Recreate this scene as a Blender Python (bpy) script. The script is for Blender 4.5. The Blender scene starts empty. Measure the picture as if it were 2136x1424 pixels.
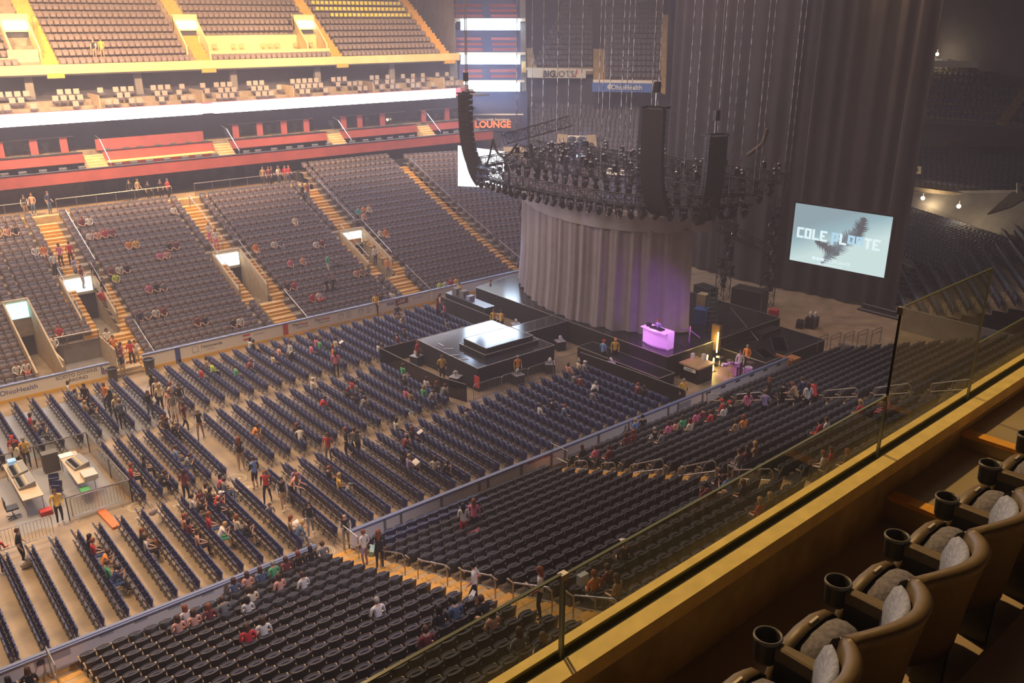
import bpy, bmesh, math, random
import numpy as np
from mathutils import Vector, Matrix, Euler
random.seed(7); rng = np.random.RandomState(7)
PI = math.pi; R = math.radians
S = bpy.context.scene; C = S.collection

# ---------- camera, world, lights, exposure ----------
cam_d = bpy.data.cameras.new('camera'); cam = bpy.data.objects.new('camera', cam_d); C.objects.link(cam)
CAMP = Vector((0.0, -40.881, 20.641)); YAW, PITCH, ROLL = 50.664, -20.275, -0.066
f_ = Vector((math.cos(R(PITCH))*math.cos(R(YAW)), math.cos(R(PITCH))*math.sin(R(YAW)), math.sin(R(PITCH))))
r_ = f_.cross(Vector((0, 0, 1))).normalized(); u_ = r_.cross(f_)
c_, s_ = math.cos(R(ROLL)), math.sin(R(ROLL)); r2 = c_*r_+s_*u_; u2 = -s_*r_+c_*u_
cam.matrix_world = Matrix(((r2.x, u2.x, -f_.x, CAMP.x), (r2.y, u2.y, -f_.y, CAMP.y), (r2.z, u2.z, -f_.z, CAMP.z), (0, 0, 0, 1)))
cam_d.sensor_width = 36; cam_d.lens = 1811.933/2136*36; cam_d.clip_end = 400; cam_d.clip_start = .05
S.camera = cam
W = bpy.data.worlds.new('world'); S.world = W; W.use_nodes = True
W.node_tree.nodes['Background'].inputs[0].default_value = (.62, .52, .50, 1)
W.node_tree.nodes['Background'].inputs[1].default_value = .045
S.view_settings.view_transform = 'Standard'; S.view_settings.look = 'None'; S.view_settings.gamma = 1
S.view_settings.use_curve_mapping = False; S.view_settings.exposure = 0.0
S.cycles.use_denoising = True; S.cycles.max_bounces = 8; S.cycles.transparent_max_bounces = 24
S.cycles.diffuse_bounces = 3; S.cycles.glossy_bounces = 3; S.cycles.volume_bounces = 0
v_ = W.node_tree.nodes.new('ShaderNodeVolumeScatter'); v_.inputs['Color'].default_value = (.96, .88, 1, 1); v_.inputs['Density'].default_value = .0028; v_.inputs['Anisotropy'].default_value = .2
W.node_tree.links.new(v_.outputs[0], W.node_tree.nodes['World Output'].inputs['Volume'])   # thin stage haze in the arena air
S.cycles.caustics_reflective = False; S.cycles.caustics_refractive = False
S.cycles.sample_clamp_indirect = 4

def spot(name, loc, tgt, energy, col, ang=80, blend=.6, size=.6):
    d = bpy.data.lights.new(name, 'SPOT'); d.energy = energy; d.color = col; d.spot_size = R(ang); d.spot_blend = blend; d.shadow_soft_size = size
    o = bpy.data.objects.new(name, d); C.objects.link(o); o.location = loc
    o.rotation_euler = (Vector(tgt)-Vector(loc)).to_track_quat('-Z', 'Y').to_euler()
    return o
WARM = (1, .66, .33); AMB = (1, .60, .28)
# added ambient fills, then house lights in the roof
def area(name, loc, sx, sy, energy, col):
    d = bpy.data.lights.new(name, 'AREA'); d.shape = 'RECTANGLE'; d.size = sx; d.size_y = sy; d.energy = energy; d.color = col
    o = bpy.data.objects.new(name, d); C.objects.link(o); o.location = loc; return o
area('ambient_fill', (8, 18, 33), 26, 34, 14000, (1, .74, .56))  # broad soft panels added overhead as ambient fill, not fixtures
area('ambient_fill', (44, 14, 33), 26, 34, 5200, (1, .74, .76))
area('ambient_fill', (20, -26, 33), 50, 12, 1200, (1, .74, .55))
rb = area('ribbon_light', (26, 35.9, 13.5), 58, .9, 6500, (.80, .82, 1)); rb.rotation_euler = (R(-90), 0, 0)
cl_ = area('corner_panel_light', (58.5, 34.2, 16), 6, 7, 2600, (.62, .74, 1)); cl_.rotation_euler = (R(-90), 0, R(-39))
spot('house_light', (2, 22, 31), (6, 38, 15), 66000, AMB, 80)
spot('house_light', (24, 22, 31), (26, 39, 15), 62000, AMB, 80)
spot('house_light', (44, 24, 31), (46, 39, 15), 36000, WARM, 80)
spot('house_light', (0, 0, 31), (3, 2, 0), 22000, WARM, 75)
spot('house_light', (16, 2, 31), (14, 3, 0), 9000, WARM, 62)
spot('house_light', (0, -6, 31), (4, -13, 0), 11000, AMB, 60)
spot('house_light', (16, -2, 31), (17, -20, 3), 9000, AMB, 60)
spot('house_light', (36, -2, 31), (42, -19, 2), 4500, WARM, 70)
spot('house_light', (52, 14, 30), (66, 30, 12), 14000, (1, .72, .5), 80)
spot('house_light', (60, -6, 30), (76, -14, 8), 10000, WARM, 80)
spot('stage_back_light', (52, -16, 30), (55, -10, 0), 7000, (1, .66, .5), 36)
spot('boards_fill', (14, -36.5, 28), (9, -13, .6), 18000, (.95, .84, 1), 34, .9)  # spots added to brighten the seat side of the near boards
spot('boards_fill', (36, -37, 28), (35, -13, .6), 11000, (.9, .82, 1), 36, .9)
spot('balcony_light', (6.5, -26.5, 33), (4.5, -39.9, 18.0), 13500, (1, .63, .25), 26, .6, .25)

# ---------- materials ----------
MATS = {}
def mat(name, col, rough=.6, metal=0.0, emit=None, es=1.0, noise=0.0, nscale=6.0, bump=0.0, spec=.5, coord='Object'):
    if name in MATS: return MATS[name]
    m = bpy.data.materials.new(name); m.use_nodes = True; nt = m.node_tree; b = nt.nodes['Principled BSDF']
    b.inputs['Base Color'].default_value = (*col, 1); b.inputs['Roughness'].default_value = rough; b.inputs['Metallic'].default_value = metal
    b.inputs['Specular IOR Level'].default_value = spec
    if emit: b.inputs['Emission Color'].default_value = (*emit, 1); b.inputs['Emission Strength'].default_value = es
    if noise or bump:
        tc = nt.nodes.new('ShaderNodeTexCoord'); n = nt.nodes.new('ShaderNodeTexNoise'); n.inputs['Scale'].default_value = nscale; n.inputs['Detail'].default_value = 5
        nt.links.new(tc.outputs[coord], n.inputs['Vector'])
        if noise:
            r = nt.nodes.new('ShaderNodeValToRGB'); r.color_ramp.elements[0].position = .3; r.color_ramp.elements[1].position = .7
            r.color_ramp.elements[0].color = (*[max(0, c*(1-noise)) for c in col], 1); r.color_ramp.elements[1].color = (*[min(1, c*(1+noise)) for c in col], 1)
            nt.links.new(n.outputs['Fac'], r.inputs['Fac']); nt.links.new(r.outputs['Color'], b.inputs['Base Color'])
        if bump:
            bp = nt.nodes.new('ShaderNodeBump'); bp.inputs['Strength'].default_value = bump; nt.links.new(n.outputs['Fac'], bp.inputs['Height']); nt.links.new(bp.outputs['Normal'], b.inputs['Normal'])
    MATS[name] = m; return m
def glass(name, tint, f0=.04, amt=.9):
    m = bpy.data.materials.new(name); m.use_nodes = True; nt = m.node_tree; nt.nodes.clear()
    o = nt.nodes.new('ShaderNodeOutputMaterial'); mx = nt.nodes.new('ShaderNodeMixShader'); t = nt.nodes.new('ShaderNodeBsdfTransparent'); g = nt.nodes.new('ShaderNodeBsdfGlossy'); lw = nt.nodes.new('ShaderNodeLayerWeight')
    t.inputs[0].default_value = (*tint, 1); g.inputs['Roughness'].default_value = .02; lw.inputs[0].default_value = .5
    pw = nt.nodes.new('ShaderNodeMath'); pw.operation = 'POWER'; pw.inputs[1].default_value = 5; mm = nt.nodes.new('ShaderNodeMath'); mm.operation = 'MULTIPLY_ADD'; mm.inputs[1].default_value = amt; mm.inputs[2].default_value = f0
    nt.links.new(lw.outputs['Facing'], pw.inputs[0]); nt.links.new(pw.outputs[0], mm.inputs[0]); nt.links.new(mm.outputs[0], mx.inputs[0]); nt.links.new(t.outputs[0], mx.inputs[1]); nt.links.new(g.outputs[0], mx.inputs[2]); nt.links.new(mx.outputs[0], o.inputs[0])
    MATS[name] = m; return m
conc = mat('concrete_floor', (.36, .27, .18), .45, noise=.28, nscale=.9, bump=.02)
terr = mat('terrace_concrete', (.30, .24, .18), .8, noise=.25, nscale=2.0)
walk = mat('upper_walk_concrete', (.58, .40, .19), .8, noise=.2, nscale=2.0)
nose = mat('yellow_step_paint', (.72, .38, .07), .6, noise=.15, nscale=5)
fasc = mat('yellow_fascia', (.80, .62, .30), .7, noise=.08, nscale=1)
redp = mat('red_panel', (.40, .095, .095), .55, noise=.12, nscale=1.2)
dwall = mat('dark_wall', (.06, .055, .07), .8, noise=.2, nscale=1)
gwall = mat('grey_wall', (.22, .20, .20), .8, noise=.2, nscale=1)
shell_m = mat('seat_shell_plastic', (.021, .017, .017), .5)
shellf_m = mat('seat_shell_far_hazed', (.135, .098, .108), .5)  # lighter copy of the dark seat shell, haze and light put into the colour
cush_m = mat('seat_cushion_fabric', (.065, .065, .095), .85, noise=.2, nscale=30)
arm_m = mat('armrest_tan', (.42, .30, .18), .5)
steel = mat('galvanised_rail', (.42, .40, .38), .35, .8)
blue_m = mat('blue_cap_rail', (.16, .20, .36), .4)
board_m = mat('white_board', (.84, .80, .80), .35)
kick_m = mat('yellow_kickplate', (.85, .50, .06), .4)
chair_m = mat('blue_chair_vinyl', (.022, .032, .12), .45, noise=.15, nscale=8)
chfr_m = mat('chair_frame_steel', (.09, .08, .09), .4, .7)
blk = mat('black_paint', (.012, .012, .013), .5)
blkg = mat('black_gloss_deck', (.02, .02, .025), .12)
blkc = mat('black_cloth', (.014, .012, .012), .95, noise=.3, nscale=2)
glassm = glass('clear_glass', (.88, .91, .84), .03, .45); glassb = glass('barrier_glass', (.86, .84, .80), .03)
ribbon_m = mat('led_ribbon', (.9, .9, 1), .5, emit=(.82, .84, 1), es=7)
ledc = mat('led_cyan_panel', (.8, .9, 1), .5, emit=(.60, .80, 1), es=6)
ledw = mat('lit_white_sign', (.9, .9, .9), .5, emit=(.85, .95, 1), es=2.2)
ledy = mat('lit_warm_lamp', (1, .9, .7), .5, emit=(1, .80, .50), es=14)
tanw = mat('tan_wall', (.50, .38, .24), .8, noise=.15, nscale=2)

# ---------- geometry helpers ----------
class MB:
    def __init__(s): s.v = []; s.f = []; s.m = []; s.mats = []
    def mi(s, m):
        if m not in s.mats: s.mats.append(m)
        return s.mats.index(m)
    def add(s, vs, fs, m):
        o = len(s.v); k = s.mi(m); s.v.extend([tuple(x) for x in vs]); s.f.extend([tuple(i+o for i in f) for f in fs]); s.m.extend([k]*len(fs)); return s
    def box(s, a, b, m):
        x0, y0, z0 = a; x1, y1, z1 = b
        return s.add([(x0,y0,z0),(x1,y0,z0),(x1,y1,z0),(x0,y1,z0),(x0,y0,z1),(x1,y0,z1),(x1,y1,z1),(x0,y1,z1)], [(3,2,1,0),(4,5,6,7),(0,1,5,4),(1,2,6,5),(2,3,7,6),(3,0,4,7)], m)
    def obox(s, c, h, ang, m, tilt=None):      # centre, half sizes, z angle
        M = Matrix.Rotation(ang, 3, 'Z')
        if tilt: M = M @ Euler(tilt).to_matrix()
        vs = [Vector(c)+M @ Vector((sx*h[0], sy*h[1], sz*h[2])) for sz in (-1, 1) for sx, sy in ((-1,-1),(1,-1),(1,1),(-1,1))]
        return s.add(vs, [(3,2,1,0),(4,5,6,7),(0,1,5,4),(1,2,6,5),(2,3,7,6),(3,0,4,7)], m)
    def quadbox(s, p, z0, z1, m):              # 4 plan points
        vs = [(x, y, z0) for x, y in p]+[(x, y, z1) for x, y in p]; n = len(p)
        return s.add(vs, [tuple(range(n-1, -1, -1)), tuple(range(n, 2*n))]+[(i, (i+1) % n, n+(i+1) % n, n+i) for i in range(n)], m)
    def tube(s, pts, r, m, n=6, cap=True, r2=None):
        pts = [Vector(q) for q in pts]; rings = []; L = len(pts)
        for i, q in enumerate(pts):
            d = (pts[min(i+1, L-1)]-pts[max(i-1, 0)]).normalized(); a = d.orthogonal() if i == 0 else (pa-d*pa.dot(d)); a.normalize(); pa = a; b = d.cross(a)
            rr = r if r2 is None else r+(r2-r)*i/(L-1)
            rings.append([q+rr*(math.cos(2*PI*k/n)*a+math.sin(2*PI*k/n)*b) for k in range(n)])
        vs = [v for g in rings for v in g]; fs = [(i*n+k, i*n+(k+1) % n, (i+1)*n+(k+1) % n, (i+1)*n+k) for i in range(L-1) for k in range(n)]
        if cap: fs += [tuple(range(n-1, -1, -1)), tuple((L-1)*n+k for k in range(n))]
        return s.add(vs, fs, m)
    def lathe(s, prof, m, n=16, loc=(0, 0, 0), M=None, caps=True):
        vs = []
        for r, z in prof:
            for k in range(n):
                q = Vector((r*math.cos(2*PI*k/n), r*math.sin(2*PI*k/n), z)); q = (M @ q) if M else q; vs.append(q+Vector(loc))
        L = len(prof); fs = [(i*n+k, i*n+(k+1) % n, (i+1)*n+(k+1) % n, (i+1)*n+k) for i in range(L-1) for k in range(n)]
        if caps: fs += [tuple(range(n-1, -1, -1)), tuple((L-1)*n+k for k in range(n))]
        return s.add(vs, fs, m)
    def ell(s, c, r, m, nu=8, nv=6):
        prof = []; vs = []; fs = []
        for j in range(nv+1):
            t = -PI/2+PI*j/nv
            for k in range(nu): vs.append((c[0]+r[0]*math.cos(t)*math.cos(2*PI*k/nu), c[1]+r[1]*math.cos(t)*math.sin(2*PI*k/nu), c[2]+r[2]*math.sin(t)))
        for j in range(nv):
            for k in range(nu): fs.append((j*nu+k, j*nu+(k+1) % nu, (j+1)*nu+(k+1) % nu, (j+1)*nu+k))
        return s.add(vs, fs, m)
    def merge(s, o, M):                        # add another MB transformed
        k = [s.mi(m) for m in o.mats]; off = len(s.v)
        s.v.extend([tuple(M @ Vector(v)) for v in o.v]); s.f.extend([tuple(i+off for i in f) for f in o.f]); s.m.extend([k[i] for i in o.m]); return s
    def mesh(s, name, smooth=False):
        me = bpy.data.meshes.new(name); me.from_pydata(s.v, [], s.f); me.polygons.foreach_set('material_index', s.m)
        for m in s.mats: me.materials.append(m)
        if smooth: me.polygons.foreach_set('use_smooth', [True]*len(s.f))
        me.update(); return me
    def build(s, name, parent=None, smooth=False, loc=None, rot=None):
        o = bpy.data.objects.new(name, s.mesh(name, smooth)); C.objects.link(o)
        if parent: o.parent = parent
        if loc: o.location = loc
        if rot: o.rotation_euler = rot
        return o
def tag(o, label=None, cat=None, group=None, kind=None):
    if label: o['label'] = label
    if cat: o['category'] = cat
    if group: o['group'] = group
    if kind: o['kind'] = kind
    return o
def struct(o): o['kind'] = 'structure'; return o
def empty(name, loc, rz=0, label=None, cat=None, group=None):
    o = bpy.data.objects.new(name, None); C.objects.link(o); o.location = loc; o.rotation_euler = (0, 0, rz); o.empty_display_size = .2
    return tag(o, label, cat, group)
def dup(root, loc, rz=None, label=None, group=None):
    r = root.copy(); C.objects.link(r); r.location = loc
    if rz is not None: r.rotation_euler = (0, 0, rz)
    if label: r['label'] = label
    if group: r['group'] = group
    for ch in list(root.children):
        c = ch.copy(); C.objects.link(c); c.parent = r
        for g in list(ch.children):
            d = g.copy(); C.objects.link(d); d.parent = c
    return r
def text(name, s, size, m, loc, rot, parent=None, extr=.004, align='CENTER', sx=1, shear=0, bold=0):
    cu = bpy.data.curves.new(name, 'FONT'); cu.body = s; cu.size = size; cu.align_x = align; cu.align_y = 'CENTER'; cu.extrude = extr; cu.shear = shear; cu.offset = bold; cu.resolution_u = 3
    o = bpy.data.objects.new(name, cu); C.objects.link(o)
    me = bpy.data.meshes.new_from_object(o.evaluated_get(bpy.context.evaluated_depsgraph_get())); bpy.data.objects.remove(o)
    me.materials.clear(); me.materials.append(m)
    o = bpy.data.objects.new(name, me); C.objects.link(o); o.location = loc; o.rotation_euler = rot; o.scale = (sx, 1, 1)
    if parent: o.parent = parent
    return o
def tile_mesh(name, proto, mats4, smooth=False):
    """one mesh holding proto repeated at each 4x4 (numpy), for uncountable fields of seats"""
    V = np.array(proto.v); n = len(V); N = len(mats4); A = np.array(mats4)
    VV = np.einsum('kij,nj->kni', A[:, :3, :3], V)+A[:, None, :3, 3]
    lens = np.array([len(f) for f in proto.f]); idx = np.concatenate([np.array(f) for f in proto.f])
    me = bpy.data.meshes.new(name); me.vertices.add(N*n); me.vertices.foreach_set('co', VV.reshape(-1))
    L = len(idx); me.loops.add(L*N); me.loops.foreach_set('vertex_index', (idx[None, :]+(np.arange(N)*n)[:, None]).reshape(-1))
    F = len(lens); st = np.concatenate([[0], np.cumsum(lens)[:-1]])
    me.polygons.add(F*N); me.polygons.foreach_set('loop_start', (st[None, :]+(np.arange(N)*L)[:, None]).reshape(-1))
    me.polygons.foreach_set('loop_total', np.tile(lens, N)); me.polygons.foreach_set('material_index', np.tile(np.array(proto.m), N))
    if smooth: me.polygons.foreach_set('use_smooth', np.ones(F*N, bool))
    for m in proto.mats: me.materials.append(m)
    me.update(calc_edges=True); me.validate(); return me
def m4(x, y, z, a, s=1.0, wx=1.0):
    c, q = math.cos(a)*s, math.sin(a)*s
    return np.array([[c*wx, -q, 0, x], [q*wx, c, 0, y], [0, 0, s, z], [0, 0, 0, 1.0]])

# ---------- the arena shell ----------
X0, X1 = -3.0, 45.5
def T(i): return .18+.30*i+.0018*i*i
def Yr(i): return 13.09+.87*i
sb = MB(); sb.box((-14, -60, -.4), (100, 60, 0), conc); struct(sb.build('floor'))
def stairs(mb, x0, x1, i0, i1, sg, m, hz=T, hy=Yr, drop=1.2):
    for i in range(i0, i1):
        z = hz(i); zb = hz(i-1) if i > i0 else z-drop; y0, y1 = sg*hy(i), sg*hy(i+1)
        vs = [(x0, y0, zb-.02), (x1, y0, zb-.02), (x1, y0, z), (x0, y0, z), (x0, y1, z), (x1, y1, z), (x0, y0, zb-drop/2), (x1, y0, zb-drop/2)]
        mb.add(vs, [(0, 1, 2, 3), (3, 2, 5, 4)] if sg > 0 else [(3, 2, 1, 0), (4, 5, 2, 3)], m)
def aisle(mb, x0, x1, i0, i1, sg, hz=T, hy=Yr, w=.10, m=None):
    """half-height steps with painted nosings"""
    m = m or terr
    for i in range(i0, i1):
        za = hz(i-1) if i > 0 else max(0.0, hz(0)-.6)
        for k, (ya, yb, z) in enumerate(((hy(i)-.30, hy(i), (za+hz(i))/2), (hy(i), hy(i+1)-.30, hz(i)))):
            a, b = sorted((sg*ya, sg*yb)); mb.box((x0, a, z-.35), (x1, b, z+.012), m)
            n0, n1 = sorted((sg*(ya-.006), sg*(ya+w))); mb.box((x0+.01, n0, z-.30), (x1-.01, n1, z+.02), nose)
AIS = [(2.4, 3.7), (13.0, 14.35), (24.4, 25.7), (36.0, 37.3)]        # near stand aisles
FAI = [(2.3, 3.6), (12.9, 14.2), (23.6, 24.9), (34.3, 35.5), (45.0, 46.2)]
# near stand
nb = MB(); xs = [-3]+[v for a in AIS for v in a]+[49.6]
for k in range(0, len(xs), 2): stairs(nb, xs[k], xs[k+1], 0, 26, -1, terr)
struct(nb.build('near_terrace'))
for k, (a, b) in enumerate(AIS):
    m = MB(); aisle(m, a, b, 0, 26, -1, w=.15, m=walk); struct(m.build('aisle_stairs'))
# far stand with vomitories
VOM = [(13.3, 22.4), (23.9, 22.4), (34.8, 22.7)]
fb = MB(); wb = MB()
xs = [-3, 2.3, 3.6, 8.35, 9.75, 12.9, 14.2, 23.6, 24.9, 34.3, 35.5, 45.0]
for a, b in ((-3, 2.3), (3.6, 8.35)): stairs(fb, a, b, 0, 20, 1, terr)
stairs(fb, 8.35, 9.75, 8, 20, 1, terr); stairs(fb, 9.75, 12.9, 4, 20, 1, terr)
stairs(fb, 14.2, 23.6, 0, 20, 1, terr); stairs(fb, 24.9, 34.3, 0, 20, 1, terr); stairs(fb, 35.5, 45.0, 0, 23, 1, terr)
struct(fb.build('far_terrace'))
for k, (a, b) in enumerate(FAI):
    m = MB(); n = 20 if k < 4 else 22
    if 0 < k < 4:
        [aisle(m, *q, 1, m=walk) for q in ((a+.2, b+.6, 0, 5), (a-.9, a+.1, 5, 11), (b+.1, b+1.0, 5, 11), (a, b, 11, n))]
    else: aisle(m, a, b, 0, n, 1, m=walk)
    struct(m.build('aisle_stairs'))
# vomitory mouths: walls, ceiling, lit sign over the opening
for k, (cx, yb) in enumerate(VOM):
    r = empty('vomitory', (cx, yb-2.2, 0), 0, ['concrete seating tunnel mouth with lit white sign, leftmost of the three up the far stand', 'concrete seating tunnel mouth with lit white sign, middle one of the far stand', 'concrete seating tunnel mouth with lit white sign, nearest the stage on the far stand'][k], 'tunnel entrance')
    y0 = -2.3; w = MB(); za = T(5)
    for s in (-1, 1):
        w.add([(s*1.0, y0, -.2), (s*1.0, 2.3, -.2), (s*1.0, 2.3, 4.35), (s*1.0, y0, za+.75), (s*1.12, y0, -.2), (s*1.12, 2.3, -.2), (s*1.12, 2.3, 4.35), (s*1.12, y0, za+.75)], [(0, 1, 2, 3), (7, 6, 5, 4), (3, 2, 6, 7), (0, 3, 7, 4)], tanw)
    w.box((-1.12, 2.2, 2.9), (1.12, 2.4, 4.35), tanw); w.box((-1.0, 2.35, -.1), (1.0, 5, 2.9), dwall)
    w.build('side_wall', r); g = MB(); g.box((-1.0, y0, .9), (1.0, 2.5, 1.0), terr); g.build('landing', r)
    s_ = MB(); s_.box((-.86, 2.05, 3.15), (.86, 2.19, 4.1), ledw); s_.build('lit_sign', r)
    gl = MB()
    for s in (-1, 1): gl.tube([(s*1.06, y0, za+1.35), (s*1.06, 2.3, 5.0)], .025, steel); gl.tube([(s*1.06, y0, za+.7), (s*1.06, y0, za+1.35)], .025, steel); gl.tube([(s*1.06, 2.3, 4.3), (s*1.06, 2.3, 5.0)], .025, steel)
    gl.tube([(-1.06, 2.3, 5.0), (1.06, 2.3, 5.0)], .025, steel); gl.build('handrail', r)
# players' tunnel and the bench pen at dasher level
r = empty('tunnel', (9.05, 13.2, 0), 0, 'narrow floor-level tunnel cut through the far stand under a cyan sign', 'tunnel entrance')
w = MB()
for s, m_ in ((-1, tanw), (1, tanw)):
    vs = [(s*.66, 0, 0), (s*.66, 7.2, 0), (s*.66, 7.2, 3.9), (s*.66, 0, 1.3), (s*.76, 0, 0), (s*.76, 7.2, 0), (s*.76, 7.2, 3.9), (s*.76, 0, 1.3)]
    w.add(vs, [(0, 1, 2, 3), (7, 6, 5, 4), (3, 2, 6, 7), (0, 3, 7, 4)], m_)
w.box((-.76, 7.1, 2.2), (.76, 7.3, 3.9), tanw); w.box((-.66, 7.3, 0), (.66, 9.5, 2.3), dwall); w.build('side_wall', r)
s_ = MB(); s_.box((-.6, 6.95, 2.6), (.6, 7.08, 3.7), mat('lit_cyan_sign', (.5, .9, 1), .5, emit=(.35, .85, 1), es=2.4)); s_.build('lit_sign', r)
pen = empty('bench_pen', (11.3, 13.2, 0), 0, 'grey walled bench pen with glass front behind the white dasher boards', 'seating pen')
w = MB(); w.box((-1.45, .05, .05), (1.45, 3.35, .25), gwall); w.box((-1.5, 3.3, 0), (1.5, 3.4, 1.55), gwall)
w.box((-1.5, 0, .0), (-1.42, 3.4, 1.7), tanw); w.box((1.42, 0, .0), (1.5, 3.4, 1.7), tanw); w.build('pen_wall', pen)
w = MB(); w.tube([(-1.5, 3.2, 2.15), (1.5, 3.2, 2.15)], .035, steel)
for x in (-1.4, -.45, .5, 1.4): w.tube([(x, 3.2, 1.4), (x, 3.2, 2.15)], .03, steel)
w.build('handrail', pen); w = MB(); w.box((-1.4, 3.16, 1.5), (1.4, 3.18, 2.1), glassb); w.build('glass_panel', pen)

# concourse behind the far stand
cb = MB(); cb.box((-3, Yr(20), 5.9), (35.2, 40, 6.9), conc); cb.box((-3, Yr(20)-.05, 6.2), (35.2, Yr(20)+.55, 7.02), walk); cb.box((35.2, Yr(23), 6), (60, 40, 7.75), dwall); struct(cb.build('concourse_floor'))
wb = MB(); wb.box((-3, 38.6, 6.9), (18.6, 38.8, 9.2), tanw); wb.box((18.6, 38.2, 6.9), (34.8, 38.4, 9.2), gwall); wb.box((34.8, 34.2, 6.9), (60, 34.4, 9.2), dwall)
for x0, x1 in ((18.9, 20.1), (21.2, 22.0), (31.6, 32.4), (33.0, 33.6)): wb.box((x0, 38.1, 6.9), (x1, 38.22, 9.0), dwall)
struct(wb.build('wall_concourse'))
def seg_rail(name, pts, label, cat, h=1.1, gap=1.5, pane=True, thing=True):
    o = empty(name, pts[0], 0, label, cat); b = Vector(pts[0]); m = MB(); g = MB()
    for a, c in zip(pts[:-1], pts[1:]):
        a = Vector(a)-b; c = Vector(c)-b; n = max(1, round((c-a).length/gap))
        m.tube([a+Vector((0, 0, h)), c+Vector((0, 0, h))], .028, steel)
        for k in range(n+1): q = a+(c-a)*k/n; m.tube([q, q+Vector((0, 0, h))], .022, steel)
        if pane:
            d = (c-a).normalized(); s = Vector((-d.y, d.x, 0))*.006
            g.add([a+s+Vector((0, 0, .08)), c+s+Vector((0, 0, .08)), c+s+Vector((0, 0, h-.05)), a+s+Vector((0, 0, h-.05)), a-s+Vector((0, 0, .08)), c-s+Vector((0, 0, .08)), c-s+Vector((0, 0, h-.05)), a-s+Vector((0, 0, h-.05))], [(0, 1, 2, 3), (7, 6, 5, 4), (3, 2, 6, 7)], glassb)
    m.build('rail', o)
    if pane: g.build('glass_panel', o)
    return o
YC = Yr(20)+.45
seg_rail('glass_railing', [(14.6, YC, 7.0), (23.2, YC, 7.0)], 'glass railing above the section between the two left sign tunnels', 'railing')
seg_rail('glass_railing', [(25.1, YC, 7.0), (34.2, YC, 7.0)], 'glass railing above the section where the standing crowd gathers', 'railing')
seg_rail('glass_railing', [(3.8, YC, 7.0), (12.6, YC, 7.0)], 'glass railing along the concourse at the left edge', 'railing')

# red club tiers
def slab(m, x0, x1, y0, y1, z0, z1, mm): m.box((x0, y0, z0), (x1, y1, z1), mm)
cl = MB(); slab(cl, -3, 57, 33.05, 42, 8.8, 8.95, dwall); slab(cl, -3, 57, 33.05, 35.2, 8.95, 9.1, walk); slab(cl, -3, 57, 35.2, 37.3, 9.1, 10.0, terr); slab(cl, -3, 57, 37.3, 41, 10.0, 10.65, terr)
slab(cl, -3, 60, 40.4, 40.6, 10.6, 13.1, dwall); slab(cl, -3, 60, 36.1, 42, 13.0, 13.2, dwall); struct(cl.build('club_tier_slab'))
CA = [18.8, 29.4, 40.4, 50.6]
for y, z0, z1, nm in ((33.0, 8.85, 9.75, 'front'), (35.2, 9.2, 10.75, 'middle')):
    last = -3
    for k, x in enumerate(CA+[58]):
        m = MB(); e = x-.75 if nm == 'middle' else x+.0; m.box((last, y, z0), (e, y+.07, z1), redp); m.box((last, y-.04, z1), (e, y+.35, z1+.05), blk)
        o = m.build('red_fascia'); tag(o, 'red panelled %s parapet of the club level, %s' % (nm, ['first from the left', 'second from the left', 'above the standing crowd', 'right of the crowd', 'next to the corner'][k]), 'parapet'); last = x+(.75 if nm == 'middle' else .0)
for k, x in enumerate(CA):
    m = MB()
    for j in range(8): m.box((x-.72, 33.1+j*.28, 9.0), (x+.72, 33.4+j*.28, 9.2+j*.19), walk)
    o = empty('club_stairs', (x, 33.1, 9), 0, 'tan club level steps with sloping handrails, %s' % ['nearest the left edge', 'above the second aisle', 'above the dark wall', 'beside the hanging speaker column'][k], 'stairs')
    st = m.build('steps'); st.location = (-x, -33.1, -9); st.parent = o
    m = MB(); m.tube([(.72, 0, 1.1), (.72, 2.3, 2.7), (.72, 3.4, 2.9)], .03, steel); m.tube([(.72, 0, .1), (.72, 0, 1.1)], .03, steel); m.build('handrail', o)
# lit orange bar counter in the second bay
m = MB(); m.box((19.7, 34.7, 9.15), (28.5, 35.15, 9.9), redp); m.box((19.7, 34.5, 9.9), (28.5, 35.15, 10.0), mat('lit_counter', (.95, .5, .15), .5, emit=(1, .42, .12), es=.6)); tag(m.build('bar_counter'), 'long glowing orange bar counter inside the red club level', 'counter')
# glass and red posts of the top club tier
m0 = MB(); g0 = MB(); 
for a, b in ((-3, 18.0), (31.0, 39.4), (41.6, 49.8), (51.4, 57)):
    g0.box((a, 37.2, 10.7), (b, 37.22, 11.85), glassb); m0.tube([(a, 37.2, 11.88), (b, 37.2, 11.88)], .03, steel)
o = empty('club_glass_front', (0, 37.2, 10.65), 0, 'run of glass panels along the top club tier below the light ribbon', 'glass front')
q = g0.build('glass_panel', o); q.location = (0, -37.2, -10.65); q = m0.build('top_rail', o); q.location = (0, -37.2, -10.65)
px = [-1, 4.1, 8.4, 12.6, 15.0, 17.2, 31.6, 33.9, 36.3, 38.6, 42.6, 44.4, 47.0, 52.0, 55]
q0 = None
for k, x in enumerate(px):
    if q0 is None:
        m = MB(); m.box((-.28, -.1, 0), (.28, .05, 1.25), redp); q0 = m.build('red_divider_panel', loc=(x, 37.15, 10.65)); tag(q0, 'upright red divider panel between club glass panes', 'panel', 'red dividers of the club level')
    else: dup(q0, (x, 37.15, 10.65))
# middle red tier of bay two is a solid parapet
m = MB(); m.box((19.6, 37.1, 10.6), (28.6, 37.2, 11.5), redp); tag(m.build('red_fascia'), 'upper red parapet over the glowing orange counter', 'parapet')
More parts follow.
